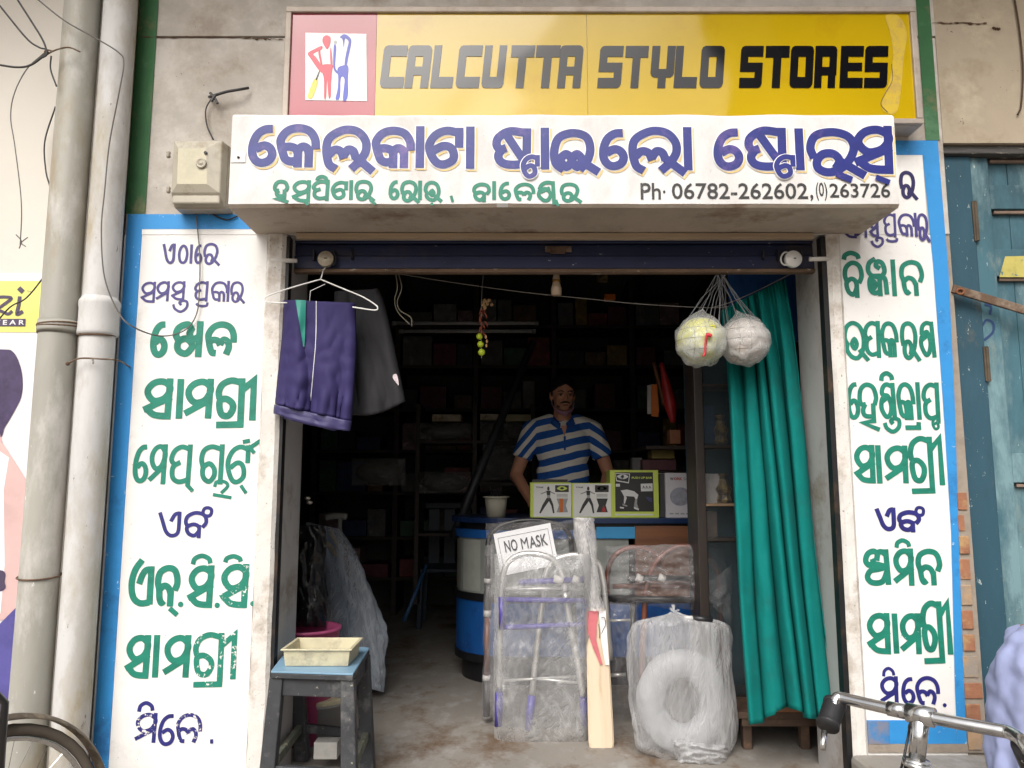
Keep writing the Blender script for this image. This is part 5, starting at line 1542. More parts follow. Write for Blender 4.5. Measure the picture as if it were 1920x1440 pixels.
tb5(w3, [(147, 385), (150, 300), (200, 235), (300, 205), (430, 205), (520, 235), (560, 300), (570, 500), (585, 900)], 3.60, .012, 'frame_tube', blkt)


def sheet(name, cor, Y, bulge, mat, par, seed, nu=34, nv=44, amp=.012, crop=C5_, wrap=.06):
    (ax, ay), (bx_, by_), (cx_, cy_), (dx_, dy_) = cor

    def fn(i, j):
        tx, ty = ax + (bx_ - ax) * i, ay + (by_ - ay) * i
        ux, uy = dx_ + (cx_ - dx_) * i, dy_ + (cy_ - dy_) * i
        x, y = tx + (ux - tx) * j, ty + (uy - ty) * j
        x += 9 * mnoise.noise(Vector((i * 2, j * 7, seed))); y += 9 * mnoise.noise(Vector((i * 7, j * 2, seed + 5)))
        e = min(i, 1 - i) / .12
        f = min(j, 1 - j) / .1
        yy = Y + wrap * (max(0, 1 - e) ** 2 + .6 * max(0, 1 - f) ** 2) - bulge * math.sin(math.pi * i) * math.sin(math.pi * j)
        yy += amp * mnoise.noise(Vector((i * 5, j * 7, seed))) + amp * .7 * abs(mnoise.noise(Vector((i * 11 + j * 5, j * 9 - i * 4, seed + 2)))) + amp * .3 * mnoise.noise(Vector((i * 26, j * 30, seed + 8)))
        return P(*crop(x, y), yy)
    return MB().grid(fn, nu, nv).build(name, mat, par, smooth=True)


sheet('film', [(175, 370), (660, 372), (665, 1325), (175, 1330)], 3.30, .02, filmC, w1, 3, 60, 90, .016)
sheet('film', [(180, 375), (655, 380), (640, 1290), (180, 1290)], 3.50, .0, filmD, w1, 13, 40, 60, .014, wrap=0)
sheet('film', [(135, 215), (600, 200), (610, 560), (128, 1190)], 3.53, .02, filmD, w3, 31, 50, 60, .03)
sheet('film', [(130, 330), (250, 300), (240, 1190), (115, 1195)], 3.48, .02, filmD, w3, 36, 20, 60, .02)
sheet('film', [(735, 330), (1330, 318), (1345, 660), (745, 620)], 3.53, .03, filmD, w2, 41, 60, 50, .03)
sheet('film', [(745, 610), (905, 620), (880, 1180), (760, 1170)], 3.53, .02, filmD, w2, 47, 30, 50, .02)

# notice board
nb = empty('notice', P(990, 1040, 3.47), 'white NO MASK notice tilted behind the silver walking frame', 'notice')
ang = math.radians(11)
cN = P(986, 1030, 3.47)
hw_, hh_ = .128, .092
rot = Matrix.Rotation(-ang, 3, 'Y')
MB().box(cN.x - hw_, cN.x + hw_, 3.47, 3.475, cN.z - hh_, cN.z + hh_, rot=rot).build('board', M('notice_white', (.82, .82, .84), .35, var=.02), nb)
for a0, b0, a1, b1 in ((-.112, .070, .112, .070), (-.112, .070, -.112, -.09), (.112, .070, .112, -.09)):
    a = cN + rot @ Vector((a0, 0, b0)); b = cN + rot @ Vector((a1, 0, b1))
    mb = MB(); ribbon(mb, [(a.x, a.z), (b.x, b.z)], .0016, 3.4683); mb.build('border', M('notice_ink', (.10, .10, .11), .5, var=.1), nb)
text('NO', nb, MATS['notice_ink'], 946, 1012, 970, 1034, 3.468, rot=ang, bold=.01)
text('M', nb, MATS['notice_ink'], 977, 1008, 990, 1029, 3.468, rot=ang)
text('ASK', nb, MATS['notice_ink'], 992, 1003, 1026, 1025, 3.468, rot=ang, bold=.01)

# cricket bat
bt = empty('cricket_bat', PZ(1125, 1405, 0), 'upright cricket bat with pale willow blade and wrapped handle leaning before the walking frames', 'bat')
willow = M('willow', (.62, .50, .36), .55, var=.1, vs=5, bump=.1, stretch=(6, 1, .6), stain=[((.50, .36, .22), .3, 5)])
mb = MB()
prof = [(0, .80, .014), (.04, .97, .022), (.3, 1, .034), (.55, 1, .040), (.8, 1, .036), (.95, .99, .026), (.985, .92, .02), (1, .70, .016)]
vs = []
for f, wd, dp in prof:
    xl, xr = 635 + (650 - 635) * f, 742 + (782 - 742) * f
    yv = 640 + (1350 - 640) * f
    xc, hw2 = (xl + xr) / 2, (xr - xl) / 2 * wd
    Yf = 3.36 - .11 * f
    a, b = P(*C5_(xc - hw2, yv), Yf), P(*C5_(xc + hw2, yv), Yf)
    m_ = (a + b) / 2
    vs += [a + Vector((0, .006, 0)), a.lerp(m_, .15), m_ + Vector((0, -.003, 0)), b.lerp(m_, .15), b + Vector((0, .006, 0)), b + Vector((0, .012, 0)), m_ + Vector((0, dp, 0)), a + Vector((0, .012, 0))]
mb.add(vs, [(i * 8 + k, i * 8 + (k + 1) % 8, (i + 1) * 8 + (k + 1) % 8, (i + 1) * 8 + k) for i in range(len(prof) - 1) for k in range(8)] + [tuple(range(7, -1, -1)), tuple((len(prof) - 1) * 8 + k for k in range(8))])
mb.build('blade', willow, bt, bevel=.002)
MB().tube([P(*C5_(690, 645), 3.37), P(*C5_(668, 520), 3.40), P(*C5_(640, 380), 3.43), P(*C5_(618, 235), 3.465)], [.019, .016, .0165, .018], 14).build('handle', M('bat_grip', (.36, .35, .35), .6, var=.1, bump=.4, bs=90), bt, smooth=True)
Yb = lambda f: 3.352 - .11 * f
def bpatch(pts, m, off):
    mb = MB(); q = [P(*C5_(x, y), Yb((y - 640) / 710) - off) for x, y in pts]; mb.add(q, [tuple(range(len(q)))]); mb.build('sticker', m, bt)
bpatch([(700, 652), (735, 652), (752, 925), (735, 925), (715, 820)], M('sticker_white', (.72, .70, .70), .4, var=.05), .003)
bpatch([(640, 655), (700, 652), (690, 720), (688, 800), (720, 925), (706, 920), (668, 830), (645, 760)], M('sticker_red', (.52, .12, .14), .4, var=.15, vs=30), .0035)
for pts in ([(712, 690), (728, 688), (735, 720), (722, 750), (712, 780), (722, 810), (738, 790)], [(700, 720), (706, 760), (704, 790)]):
    q = catmull([P(*C5_(x, y), Yb(.15) - .006) for x, y in pts], 4); MB().tube(q, .0014, 5).build('logo', bcard, bt)
hf = catmull([P(*C5_(692, 652), 3.35), P(*C5_(675, 560), 3.37), P(*C5_(655, 440), 3.40), P(*C5_(640, 330), 3.43), P(*C5_(628, 230), 3.455), P(*C5_(622, 188), 3.46)], 8)
mb = MB()
rad = [.034, .030, .036, .046, .047, .045]
mb.grid(lambda i, j: (lambda c, r: c + Vector((math.cos(2 * math.pi * i) * r, math.sin(2 * math.pi * i) * r * .6, 0)) * (1 + .22 * mnoise.noise(Vector((math.cos(6.283 * i) * 2, math.sin(6.283 * i) * 2, j * 9)))))(hf[int(j * (len(hf) - 1))], rad[min(5, int(j * 5.001))] + (rad[min(5, int(j * 5.001) + 1)] - rad[min(5, int(j * 5.001))]) * (j * 5.001 % 1)), 26, 40)
mb.build('film', FILM('handle_film', (.62, .60, .60), base=.42, wr=.2, scale=14, rough=.2, stretch=(1.5, 1, .5)), bt, smooth=True)

# bag with the ring cushion
rb = empty('bagged_ring', PZ(1280, 1425, 0), 'big clear knotted bag holding a grey white ring cushion, on the floor', 'bag')
Yr = 3.18
cR = P(*C5_(1118, 1105), Yr); kk = Yr / 1450 / 2.667
mb = MB()
NT, NM = 48, 20
for a in range(NT):
    A = 2 * math.pi * a / NT
    for b in range(NM):
        B = 2 * math.pi * b / NM
        tr_ = (70 + 7 * mnoise.noise(Vector((math.cos(A) * 2, math.sin(A) * 2, 1)))) * kk
        Rx, Rz = 150 * kk, 172 * kk
        mb.v.append(cR + Vector(((Rx + tr_ * math.cos(B)) * math.cos(A), .75 * tr_ * math.sin(B) + .002 * math.sin(A * 22), (Rz + tr_ * math.cos(B)) * math.sin(A))))
for a in range(NT):
    for b in range(NM):
        mb.f.append((a * NM + b, ((a + 1) % NT) * NM + b, ((a + 1) % NT) * NM + (b + 1) % NM, a * NM + (b + 1) % NM)); mb.m.append(0)
mb.build('ring_cushion', M('cushion_grey', (.42, .43, .45), .45, var=.12, vs=9, bump=.3, bs=25), rb, smooth=True)
out = [(662, 1078, 14), (680, 1085, 60), (705, 1100, 190), (750, 1110, 238), (900, 1105, 254), (1100, 1118, 262), (1250, 1132, 254), (1340, 1135, 236), (1385, 1150, 180), (1412, 1170, 90)]
oc = catmull([Vector(o_) for o_ in out], 6)


def bagf(i, j):
    k = j * (len(oc) - 1); a = min(int(k), len(oc) - 2); f = k - a
    y, xc, hw3 = oc[a] * (1 - f) + oc[a + 1] * f
    A = 2 * math.pi * i
    pl = math.exp(-j * 3.5)
    r = 1 + (.16 * pl * math.sin(A * 15) + .045 * mnoise.noise(Vector((math.cos(A) * 3, math.sin(A) * 3, j * 7))) + .05 * abs(mnoise.noise(Vector((math.cos(A) * 7, math.sin(A) * 7, j * 15 + 3)))))
    dep = .045 + .055 * min(1, hw3 / 240)
    x = xc + hw3 * r * math.cos(A)
    yy = y + 10 * mnoise.noise(Vector((math.cos(A) * 2.2, math.sin(A) * 2.2, j * 5 + 9))) * (1 if j < .9 else 2)
    return P(*C5_(x, yy), Yr + dep * r * math.sin(A) * min(1, hw3 / 60))


MB().grid(bagf, 110, 90).build('bag', filmB, rb, smooth=True)
mb = MB()
for q in range(9):
    a = P(*C5_(1078, 665), Yr); b = a + Vector((rnd.uniform(-.03, .03), rnd.uniform(-.01, .01), rnd.uniform(.01, .035)))
    mb.add([a, b, b + Vector((.012, .004, -.006))], [(0, 1, 2)])
mb.build('knot', FILM('knot_film', (.8, .8, .8), base=.6, wr=.4, scale=30), rb)
tb5(rb, [(1172, 690), (1268, 700)], 3.12, .011, 'handle', blkt); tb5(rb, [(1128, 692), (1170, 690)], 3.12, .009, 'handle_cap', wtip)
sheet('film', [(1180, 560), (1370, 420), (1372, 760), (1300, 660)], 3.5, .02, filmD, rb, 52, 20, 24, .03)
sheet('film', [(1060, 1290), (1350, 1330), (1345, 1430), (1090, 1425)], 3.07, .02, filmB, rb, 55, 30, 20, .03)

# ------------------------------------------------------------------ left of the doorway
C6_ = lambda x, y: (480 + x / 2.667, 900 + y / 2.667)
st = empty('stool', (-.62, 2.9, 0), 'worn black wooden stool with a pale blue top at the left of the opening', 'stool')
sblk = M('stool_black', (.035, .037, .042), .6, var=.25, vs=8, bump=.4, bs=60, stain=[((.12, .12, .12), .4, 9)], chips=[((.30, .29, .22), .12, 35)])
sblu = M('stool_blue', (.19, .33, .46), .45, var=.1, vs=7, chips=[((.4, .5, .55), .05, 60)])
zs_ = .435
fl, frr, br, blf = PZ(508, 1258, zs_), PZ(662, 1263, zs_), PZ(693, 1214, zs_), PZ(548, 1205, zs_)
mb = MB()
cor = [fl, frr, br, blf]
mb.add([c_ for c_ in cor] + [c_ - Vector((0, 0, .006)) for c_ in cor], [(0, 1, 2, 3), (7, 6, 5, 4), (0, 4, 5, 1), (1, 5, 6, 2), (2, 6, 7, 3), (3, 7, 4, 0)])
mb.build('top_sheet', sblu, st, bevel=.001)
mb = MB()
mb.add([c_ - Vector((0, 0, .0065)) for c_ in cor] + [c_ - Vector((0, 0, .024)) for c_ in cor], [(0, 1, 2, 3), (7, 6, 5, 4), (0, 4, 5, 1), (1, 5, 6, 2), (2, 6, 7, 3), (3, 7, 4, 0)])
mb.build('seat_board', sblk, st, bevel=.003)
ctr = sum(cor, Vector()) / 4
feet = []
for c_ in cor:
    top = c_.lerp(ctr, .13); top.z = zs_ - .0245
    d_ = (c_ - ctr); d_.z = 0
    bot = c_ + d_ * .02; bot.z = .0
    if bot.x < -.80: bot.x = -.80
    feet.append((top, bot))
    MB().beam(bot, top, .052, .045, up=(0, 1, 0), w2=.045, h2=.04).build('leg', sblk, st, bevel=.004)
for i in range(4):
    a, b = feet[i], feet[(i + 1) % 4]
    MB().beam(a[0] + Vector((0, 0, -.03)), b[0] + Vector((0, 0, -.03)), .02, .055).build('apron', sblk, st, bevel=.003)
    f = .30
    MB().beam(a[1].lerp(a[0], f), b[1].lerp(b[0], f), .02, .032).build('stretcher', M('stretcher_worn', (.13, .14, .11), .7, var=.3, vs=12, chips=[((.35, .33, .22), .3, 25)]) if i % 2 else sblk, st, bevel=.003)
# tray
ty = empty('tray', P(595, 1250, 2.75), 'cream plastic tray with a rim on the blue topped stool', 'tray')
tcm = M('tray_cream', (.55, .50, .34), .45, var=.12, vs=9, stain=[((.30, .26, .20), .4, 8)])
a, b = PZ(530, 1250, zs_ + .001), PZ(657, 1248, zs_ + .001)
w_, dd, hh = b.x - a.x, .19, .058
o3 = Vector((a.x, a.y, zs_ + .001))


def tray_ring(ins, z): return [o3 + Vector((ins, ins, z)), o3 + Vector((w_ - ins, ins, z)), o3 + Vector((w_ - ins, dd - ins, z)), o3 + Vector((ins, dd - ins, z))]


rings = [tray_ring(.006, 0), tray_ring(0, hh - .006), tray_ring(-.008, hh - .005), tray_ring(-.008, hh), tray_ring(.004, hh), tray_ring(.010, .006)]
mb = MB()
mb.add([p for r in rings for p in r], [(i * 4 + k, i * 4 + (k + 1) % 4, (i + 1) * 4 + (k + 1) % 4, (i + 1) * 4 + k) for i in range(5) for k in range(4)] + [(3, 2, 1, 0), (20, 21, 22, 23)])
mb.build('tray', tcm, ty, bevel=.002)
mb = MB(); r_ = [o3 + Vector((.02, .02, .0075)), o3 + Vector((w_ - .02, .02, .0075)), o3 + Vector((w_ - .02, dd - .02, .0075)), o3 + Vector((.02, dd - .02, .0075))]
mb.add(r_, [(0, 1, 2, 3)]); mb.build('dust_layer', M('tray_dust', (.22, .19, .15), .9, var=.3, vs=20), ty)
# pail under the stool, tin in front of it
def pail(c, r0, r1, h, mat, rim, name, label, cat, lid=None):
    t = empty(name, c, label, cat)
    MB().lathe(c, [(0, 0), (r0, 0), (r1, h), (r1 + rim, h), (r1 + rim, h + .012), (r1 - .003, h + .012), (r0 - .004, .008), (0, .008)], 30).build('shell', mat, t, smooth=True)
    if lid: MB().lathe(Vector(c) + Vector((0, 0, h + .0125)), [(0, 0), (r1 + rim + .003, 0), (r1 + rim + .003, .014), (r1, .018), (0, .018)], 30).build('lid', lid, t, smooth=False)
    return t


c = PZ(600, 1385, 0)
pail(c, .085, .095, .14, M('pail_grey', (.36, .36, .36), .45, var=.12, vs=8), .004, 'pail', 'grey white pail with a cream lid under the stool', 'pail', lid=tcm)
carton((588, 1392, 632, 1424), 2.98, .06, M('tin_pale', (.5, .49, .46), .5, var=.2, vs=12), 'low pale carton on the floor between the stool legs')
c = PZ(588, 1300, 0)
pail((-.86, 3.35, 0), .10, .135, .44, M('pink_plastic', (.55, .10, .25), .4, var=.06), .006, 'tub', 'pink plastic tub behind the stool, only its rim in view', 'tub')
# black bag behind the left jamb
mb = MB()
mb.grid(lambda i, j: P(540 + 68 * i + 4 * math.sin(j * 9), 985 + 190 * j, 3.42 - .05 * math.sin(math.pi * i) + .03 * mnoise.noise(Vector((i * 5, j * 6, 3))) + .012 * abs(mnoise.noise(Vector((i * 14, j * 12, 8))))), 30, 50)
tag(mb.build('black_bag', M('black_polythene', (.012, .012, .013), .22, var=.1, bump=.6, bs=30), smooth=True, thick=.004), 'shiny black polythene bag hanging behind the left jamb', 'bag')
mb = MB()
for i, v in enumerate((934, 942)): mb.ell(P(576 + (i % 2) * 4, v, 3.3), (.014, .012, .009), 12, 8)
tag(mb.build('tap', M('chrome_small', (.5, .47, .42), .25, metal=.8, var=.1)), 'small chrome fitting on the wall behind the left jamb', 'fitting')
# tall wrapped bundle
fl_ = FILM('blue_film', (.50, .56, .64), base=.38, wr=.18, scale=8, rough=.2, stretch=(1.4, 1, .5))
wb = empty('wrapped_bundle', PZ(680, 1290, 0), 'tall bluish plastic wrapped bundle leaning on the left wall', 'bundle')
cl = catmull([Vector(q) for q in ((605, 985, 28), (625, 1050, 48), (648, 1130, 56), (662, 1200, 58), (680, 1260, 42), (697, 1292, 22))], 8)


def wbf(i, j):
    k = j * (len(cl) - 1); a = min(int(k), len(cl) - 2); f = k - a
    x, y, hw3 = cl[a] * (1 - f) + cl[a + 1] * f
    A = 2 * math.pi * i
    r = 1 + .22 * mnoise.noise(Vector((math.cos(A) * 2.5, math.sin(A) * 2.5, j * 5))) + .10 * math.sin(A * 9 + j * 3) * (1 - j * .5) + .14 * abs(mnoise.noise(Vector((math.cos(A) * 6, math.sin(A) * 6, j * 13))))
    return P(x + hw3 * r * math.cos(A), y + 6 * math.cos(A), 3.9 + .09 * r * math.sin(A) + j * .12)


MB().grid(wbf, 80, 60).build('film', fl_, wb, smooth=True)
MB().cap(P(612, 1010, 3.92), .05, P(680, 1270, 4.02), .07).build('roll', M('roll_blue', (.10, .15, .25), .6, var=.2, vs=4), wb, smooth=True)
MB().cap(P(600, 1000, 3.9), .014, P(630, 1040, 3.86), .01).cap(P(620, 995, 3.9), .01, P(636, 1030, 3.86), .008).build('tie', M('tie_yellow', (.30, .22, .10), .7, var=.3, vs=20), wb)
ck = empty('crutch', PZ(665, 1290, 0), 'grey T handled walking stick standing behind the wrapped bundle', 'stick')
gp = M('crutch_grey', (.30, .30, .29), .4, var=.1)
MB().tube(catmull(pp([(611, 970), (628, 967), (650, 969)], 4.1), 5), [.017] * 11, 12).build('handle', gp, ck, smooth=True)
MB().tube(pp([(638, 970), (636, 1015), (632, 1290)], 4.1), .011, 10).build('shaft', gp, ck, smooth=True)

# ------------------------------------------------------------------ dark back of the shop
RK = 6.35
rk = empty('shelf_rack', (.0, RK + .2, 0), 'tall dark wooden shelf rack across the back wall of the shop', 'shelf rack')
levels = [.30, .62, .98, 1.32, 1.66, 2.02, 2.36]
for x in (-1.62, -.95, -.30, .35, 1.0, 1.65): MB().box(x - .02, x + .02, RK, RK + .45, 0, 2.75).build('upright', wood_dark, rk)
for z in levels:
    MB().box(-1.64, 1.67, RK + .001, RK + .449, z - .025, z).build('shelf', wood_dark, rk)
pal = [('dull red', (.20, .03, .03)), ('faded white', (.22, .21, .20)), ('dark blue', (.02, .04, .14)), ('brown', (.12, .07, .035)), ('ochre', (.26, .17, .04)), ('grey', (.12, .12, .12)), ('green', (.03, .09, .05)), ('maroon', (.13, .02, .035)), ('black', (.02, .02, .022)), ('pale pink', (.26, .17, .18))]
bays = [(-1.60, -.97, 'far left'), (-.93, -.32, 'left middle'), (-.28, .33, 'centre'), (.37, .98, 'right middle'), (1.02, 1.63, 'far right')]
lvn = ['lowest', 'second', 'third', 'fourth', 'fifth', 'sixth', 'top']
r2 = random.Random(21)
for li, z in enumerate(levels):
    for b0, b1, bn in bays:
        x = b0 + .02
        used = []
        while x < b1 - .12:
            w = r2.uniform(.11, .26)
            if x + w > b1: w = b1 - x
            h = r2.uniform(.10, .26)
            choice = [p for p in pal if p[0] not in used] or pal
            cn, cc_ = r2.choice(choice); used.append(cn)
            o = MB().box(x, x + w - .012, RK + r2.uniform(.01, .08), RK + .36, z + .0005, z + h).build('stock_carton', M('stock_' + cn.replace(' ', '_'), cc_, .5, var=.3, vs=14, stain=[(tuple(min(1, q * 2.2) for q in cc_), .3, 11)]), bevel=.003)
            tag(o, '%s stock carton on the %s shelf of the back rack, %s bay' % (cn, lvn[li], bn), 'carton', 'cartons on the back rack')
            x += w
            if r2.random() < .12: x += .06
# low shelf with polythene packets and cream cartons in front of the rack
ps = empty('packet_shelf', P(870, 940, 5.6), 'dark low shelf unit of polythene packed goods left of the shopkeeper', 'shelf')
for u in (783, 890, 1000):
    x = P(u, 850, 5.6).x
    MB().box(x - .015, x + .015, 5.6, 5.95, .2, 1.62).build('upright', wood_dark, ps)
for v in (826, 905, 1000):
    z = P(880, v, 5.6).z
    MB().box(P(785, v, 5.6).x, P(1000, v, 5.6).x, 5.602, 5.948, z - .02, z).build('shelf', wood_dark, ps)
creamc = M('cream_card', (.48, .42, .30), .6, var=.25, vs=14, stain=[((.25, .14, .06), .4, 16)])
for (px, m, lab) in (((810, 777, 864, 790), creamc, 'cream carton strip on the low shelf, left bay'), ((900, 776, 938, 788), creamc, 'cream flat carton on the low shelf, beside the dark pole'), ((948, 777, 998, 790), M('cream2', (.55, .5, .3), .6, var=.2), 'pale yellow flat carton on the low shelf behind the shoulder')):
    carton(px, 5.65, .2, m, lab, cat='carton')
pk = FILM('packet_film', (.22, .22, .22), base=.3, wr=.15, scale=10, rough=.2)
for i, (u0, v0, u1, v1, lab) in enumerate(((786, 794, 884, 824, 'dark glossy packet on the low shelf, upper left'), (900, 790, 940, 824, 'clear packet of brown goods on the low shelf, beside the pole'), (944, 792, 990, 824, 'clear packet on the low shelf, nearest the shopkeeper'), (784, 885, 884, 925, 'crumpled clear packet on the middle shelf, left bay'), (660, 860, 760, 910, 'crumpled packet with red print on the left floor pile'), (905, 832, 985, 900, 'grey clear packet on the middle shelf by the arm'))):
    Y = 5.58 if i != 4 else 5.2
    def f(a, b, u0=u0, v0=v0, u1=u1, v1=v1, Y=Y, i=i):
        return P(u0 + (u1 - u0) * a, v0 + (v1 - v0) * b, Y - .06 * math.sin(math.pi * a) * math.sin(math.pi * b) + .025 * mnoise.noise(Vector((a * 5, b * 5, i * 3))))
    t = empty('packet', P((u0 + u1) / 2, v1, Y), lab, 'packet', 'polythene packets in the shop')
    MB().grid(f, 24, 14).build('film', pk, t, smooth=True, thick=.003)
    MB().ell(P((u0 + u1) / 2, (v0 + v1) / 2, Y + .03), ((u1 - u0) / 2 * Y / 1450 * .9, .03, (v1 - v0) / 2 * Y / 1450 * .85), 16, 8).build('contents', M('stuff_dark%d' % (i % 3), [(.06, .05, .05), (.10, .06, .04), (.14, .14, .14)][i % 3], .6, var=.3, vs=15), t, smooth=True)
# unlit tube lights
for (u0, u1, v, n, lab) in ((735, 1010, 606, 1, 'unlit tube light, upper of the two at the back'), (748, 1005, 621, 2, 'unlit tube light, lower of the two at the back')):
    t = empty('tube_light', P(870, v, 5.2), lab, 'tube light', 'unlit tube lights')
    MB().tube([P(u0, v, 5.2), P(u1, v, 5.2)], .013, 12).build('tube', M('tube_grey', (.42, .42, .42), .3, var=.05), t, smooth=True)
    for u in (u0, u1): MB().tube([P(u, v, 5.2), P(u + (8 if u == u0 else -8), v, 5.2)], .016, 10).build('end_cap', gp, t, smooth=True)
# leaning pole, blue stick, chairs
tag(MB().tube([P(1000, 640, 5.0), P(880, 930, 4.9), P(850, 1010, 4.85)], [.022, .03, .03], 10).build('wrapped_pole', M('pole_black', (.03, .032, .035), .45, var=.2), smooth=True), 'dark wrapped pole leaning diagonally left of the shopkeeper', 'pole')
tag(MB().tube([P(800, 1060, 5.0), P(757, 1165, 4.8)], .012, 8).build('blue_stick', M('stick_blue', (.02, .07, .16), .5), smooth=True), 'thin blue stick leaning near the dark chair', 'stick')
chs = empty('chair', PZ(830, 1180, 0), 'dark plastic chair standing in the shadow left of the counter', 'chair')
cx_, cy_ = PZ(835, 1180, 0).x, PZ(835, 1180, 0).y
dkb = M('chair_navy', (.02, .035, .06), .45, var=.1)
MB().box(cx_ - .2, cx_ + .2, cy_ - .02, cy_ + .38, .40, .43).build('seat', dkb, chs, bevel=.01)
for sx in (-.18, .18):
    for sy in (0, .35): MB().beam((cx_ + sx * 1.08, cy_ + sy, 0), (cx_ + sx, cy_ + sy, .40), .035, .035, up=(0, 1, 0)).build('leg', dkb, chs, bevel=.004)
for k in range(3): MB().box(cx_ - .17 + k * .12, cx_ - .08 + k * .12, cy_ + .36, cy_ + .375, .43, .85).build('back_slat', dkb, chs, bevel=.004)
MB().box(cx_ - .2, cx_ + .2, cy_ + .355, cy_ + .38, .851, .90).build('back_rail', dkb, chs, bevel=.006)
# goods hanging right of the shopkeeper
for (pts, Y, m, lab, nm) in (([(1214, 722), (1226, 720), (1228, 776), (1214, 776)], 4.5, whp, 'white card strip hanging beside the orange pack', 'hanging_card'), ([(1222, 722), (1232, 720), (1236, 770), (1234, 782), (1222, 780)], 4.45, orng, 'narrow orange pack hanging right of the shopkeeper', 'hanging_pack')):
    q = [(P(u, v, Y).x, P(u, v, Y).z) for u, v in pts]
    tag(MB().prism(q, Y, Y + .012).build(nm, m, bevel=.001), lab, 'pack')
t = empty('hanging_bag', P(1260, 810, 4.4), 'red tapering cloth bag hanging in a bundle right of the shopkeeper', 'bag')
MB().tube(catmull(pp([(1240, 680), (1250, 725), (1258, 765), (1262, 792)], 4.4), 5), [.012, .014, .017, .02, .024, .027, .03, .033, .035, .036, .034, .03, .026, .022, .016, .012][:16], 12).build('bag', red_, t, smooth=True)
tag(MB().tube(catmull(pp([(1226, 680), (1236, 720), (1246, 760)], 4.45), 5), .012, 8).build('hanging_stick', M('stick_brown', (.16, .06, .02), .5, var=.2), smooth=True), 'brown stick hanging beside the red bag', 'stick')
carton((1256, 806, 1276, 832), 4.5, .08, M('terracotta_card', (.36, .14, .07), .5, var=.15), 'terracotta coloured carton on the side shelf')
carton((1222, 842, 1265, 860), 4.6, .15, M('olive_card', (.20, .15, .03), .5, var=.25, vs=20), 'olive yellow carton lying on the side shelf')
carton((1205, 862, 1268, 882), 4.62, .15, M('plum_card', (.12, .035, .05), .5, var=.25, vs=20), 'plum red carton lying behind the tall lime box')
carton((1186, 858, 1204, 884), 4.7, .1, M('ash_card', (.16, .15, .16), .5, var=.25, vs=20), 'ash grey carton behind the tall lime box, left one')
sds = empty('side_shelf', (1.3, 4.9, 0), 'dark side shelf along the right wall of the shop', 'shelf')
MB().box(P(1180, 884, 4.9).x, 1.9, 4.55, 5.2, P(1200, 884, 4.6).z - .03, P(1200, 884, 4.6).z).build('shelf', wood_dark, sds)
MB().box(P(1200, 836, 4.7).x, 1.9, 4.48, 5.0, P(1240, 836, 4.5).z - .02, P(1240, 836, 4.5).z).build('shelf', wood_dark, sds)
MB().box(1.28, 1.31, 4.48, 4.52, 0, 2.4).build('upright', wood_dark, sds)
for (u, v, Y, cn, m) in ((1128, 520, 4.6, 'gold', gold), (1142, 556, 4.6, 'amber', orng)):
    carton((u - 8, v - 5, u + 12, v + 6), Y, .05, m, '%s coloured trinket high under the ceiling' % cn, cat='trinket', name='trinket')
# ================================================================== people
skin = M('skin_brown', (.56, .26, .16), .55, var=.06, vs=20)
hairm = M('hair_black', (.008, .007, .007), .5, var=.2, vs=60)


def hand(mb, wrist, dirv, side, palm_n, curl=.5, s=1.0):
    """palm and five bent fingers; dirv points along the hand, side towards the thumb, palm_n out of the palm"""
    w = Vector(wrist); d = Vector(dirv).normalized(); sd = Vector(side).normalized(); n = Vector(palm_n).normalized()
    for k in range(4):
        a = w + d * .01 * s + sd * (.026 - .017 * k) * s
        mb.cap(a, .015 * s, w + d * .085 * s + sd * (.030 - .020 * k) * s, .0125 * s, 10)
    for k, L in enumerate((.068, .076, .070, .055)):
        p = w + d * .088 * s + sd * (.031 - .0205 * k) * s
        q = p + (d * math.cos(curl * .5) + n * math.sin(curl * .5)) * L * .45 * s
        r = q + (d * math.cos(curl * 1.2) + n * math.sin(curl * 1.2)) * L * .33 * s
        e = r + (d * math.cos(curl * 1.8) + n * math.sin(curl * 1.8)) * L * .25 * s
        mb.cap(p, .0095 * s, q, .009 * s, 8); mb.cap(q, .009 * s, r, .0082 * s, 8); mb.cap(r, .0082 * s, e, .0068 * s, 8)
    p = w + d * .022 * s + sd * .03 * s
    q = p + (d * .6 + sd * .7 + n * .3).normalized() * .045 * s
    e = q + (d * .9 + sd * .2 + n * .45).normalized() * .034 * s
    mb.cap(p, .014 * s, q, .0105 * s, 8); mb.cap(q, .0105 * s, e, .0085 * s, 8)


def head(mb, c, R):
    """skull, jaw, nose, lips, brow and ears around centre c; R turns the face (towards -Y)"""
    T = lambda x, y, z: c + R @ Vector((x, y, z))
    mb.ell(T(0, .012, .028), (.074, .092, .088), 24, 16, rot=R)
    mb.ell(T(0, -.022, -.025), (.060, .066, .078), 24, 16, rot=R)
    mb.ell(T(0, -.045, -.078), (.030, .028, .024), 16, 10, rot=R)
    for s in (-1, 1):
        mb.ell(T(.036 * s, -.056, -.014), (.022, .018, .020), 14, 8, rot=R)
        mb.ell(T(.074 * s, .008, -.012), (.010, .018, .031), 12, 8, rot=R)
        mb.ell(T(.024 * s, -.072, .020), (.020, .012, .008), 12, 6, rot=R)
        mb.ell(T(.010 * s, -.094, -.026), (.009, .010, .007), 10, 6, rot=R)
    mb.cap(T(0, -.080, .012), .008, T(0, -.102, -.020), .0115, 10)
    mb.ell(T(0, -.082, -.052), (.022, .010, .007), 12, 6, rot=R)


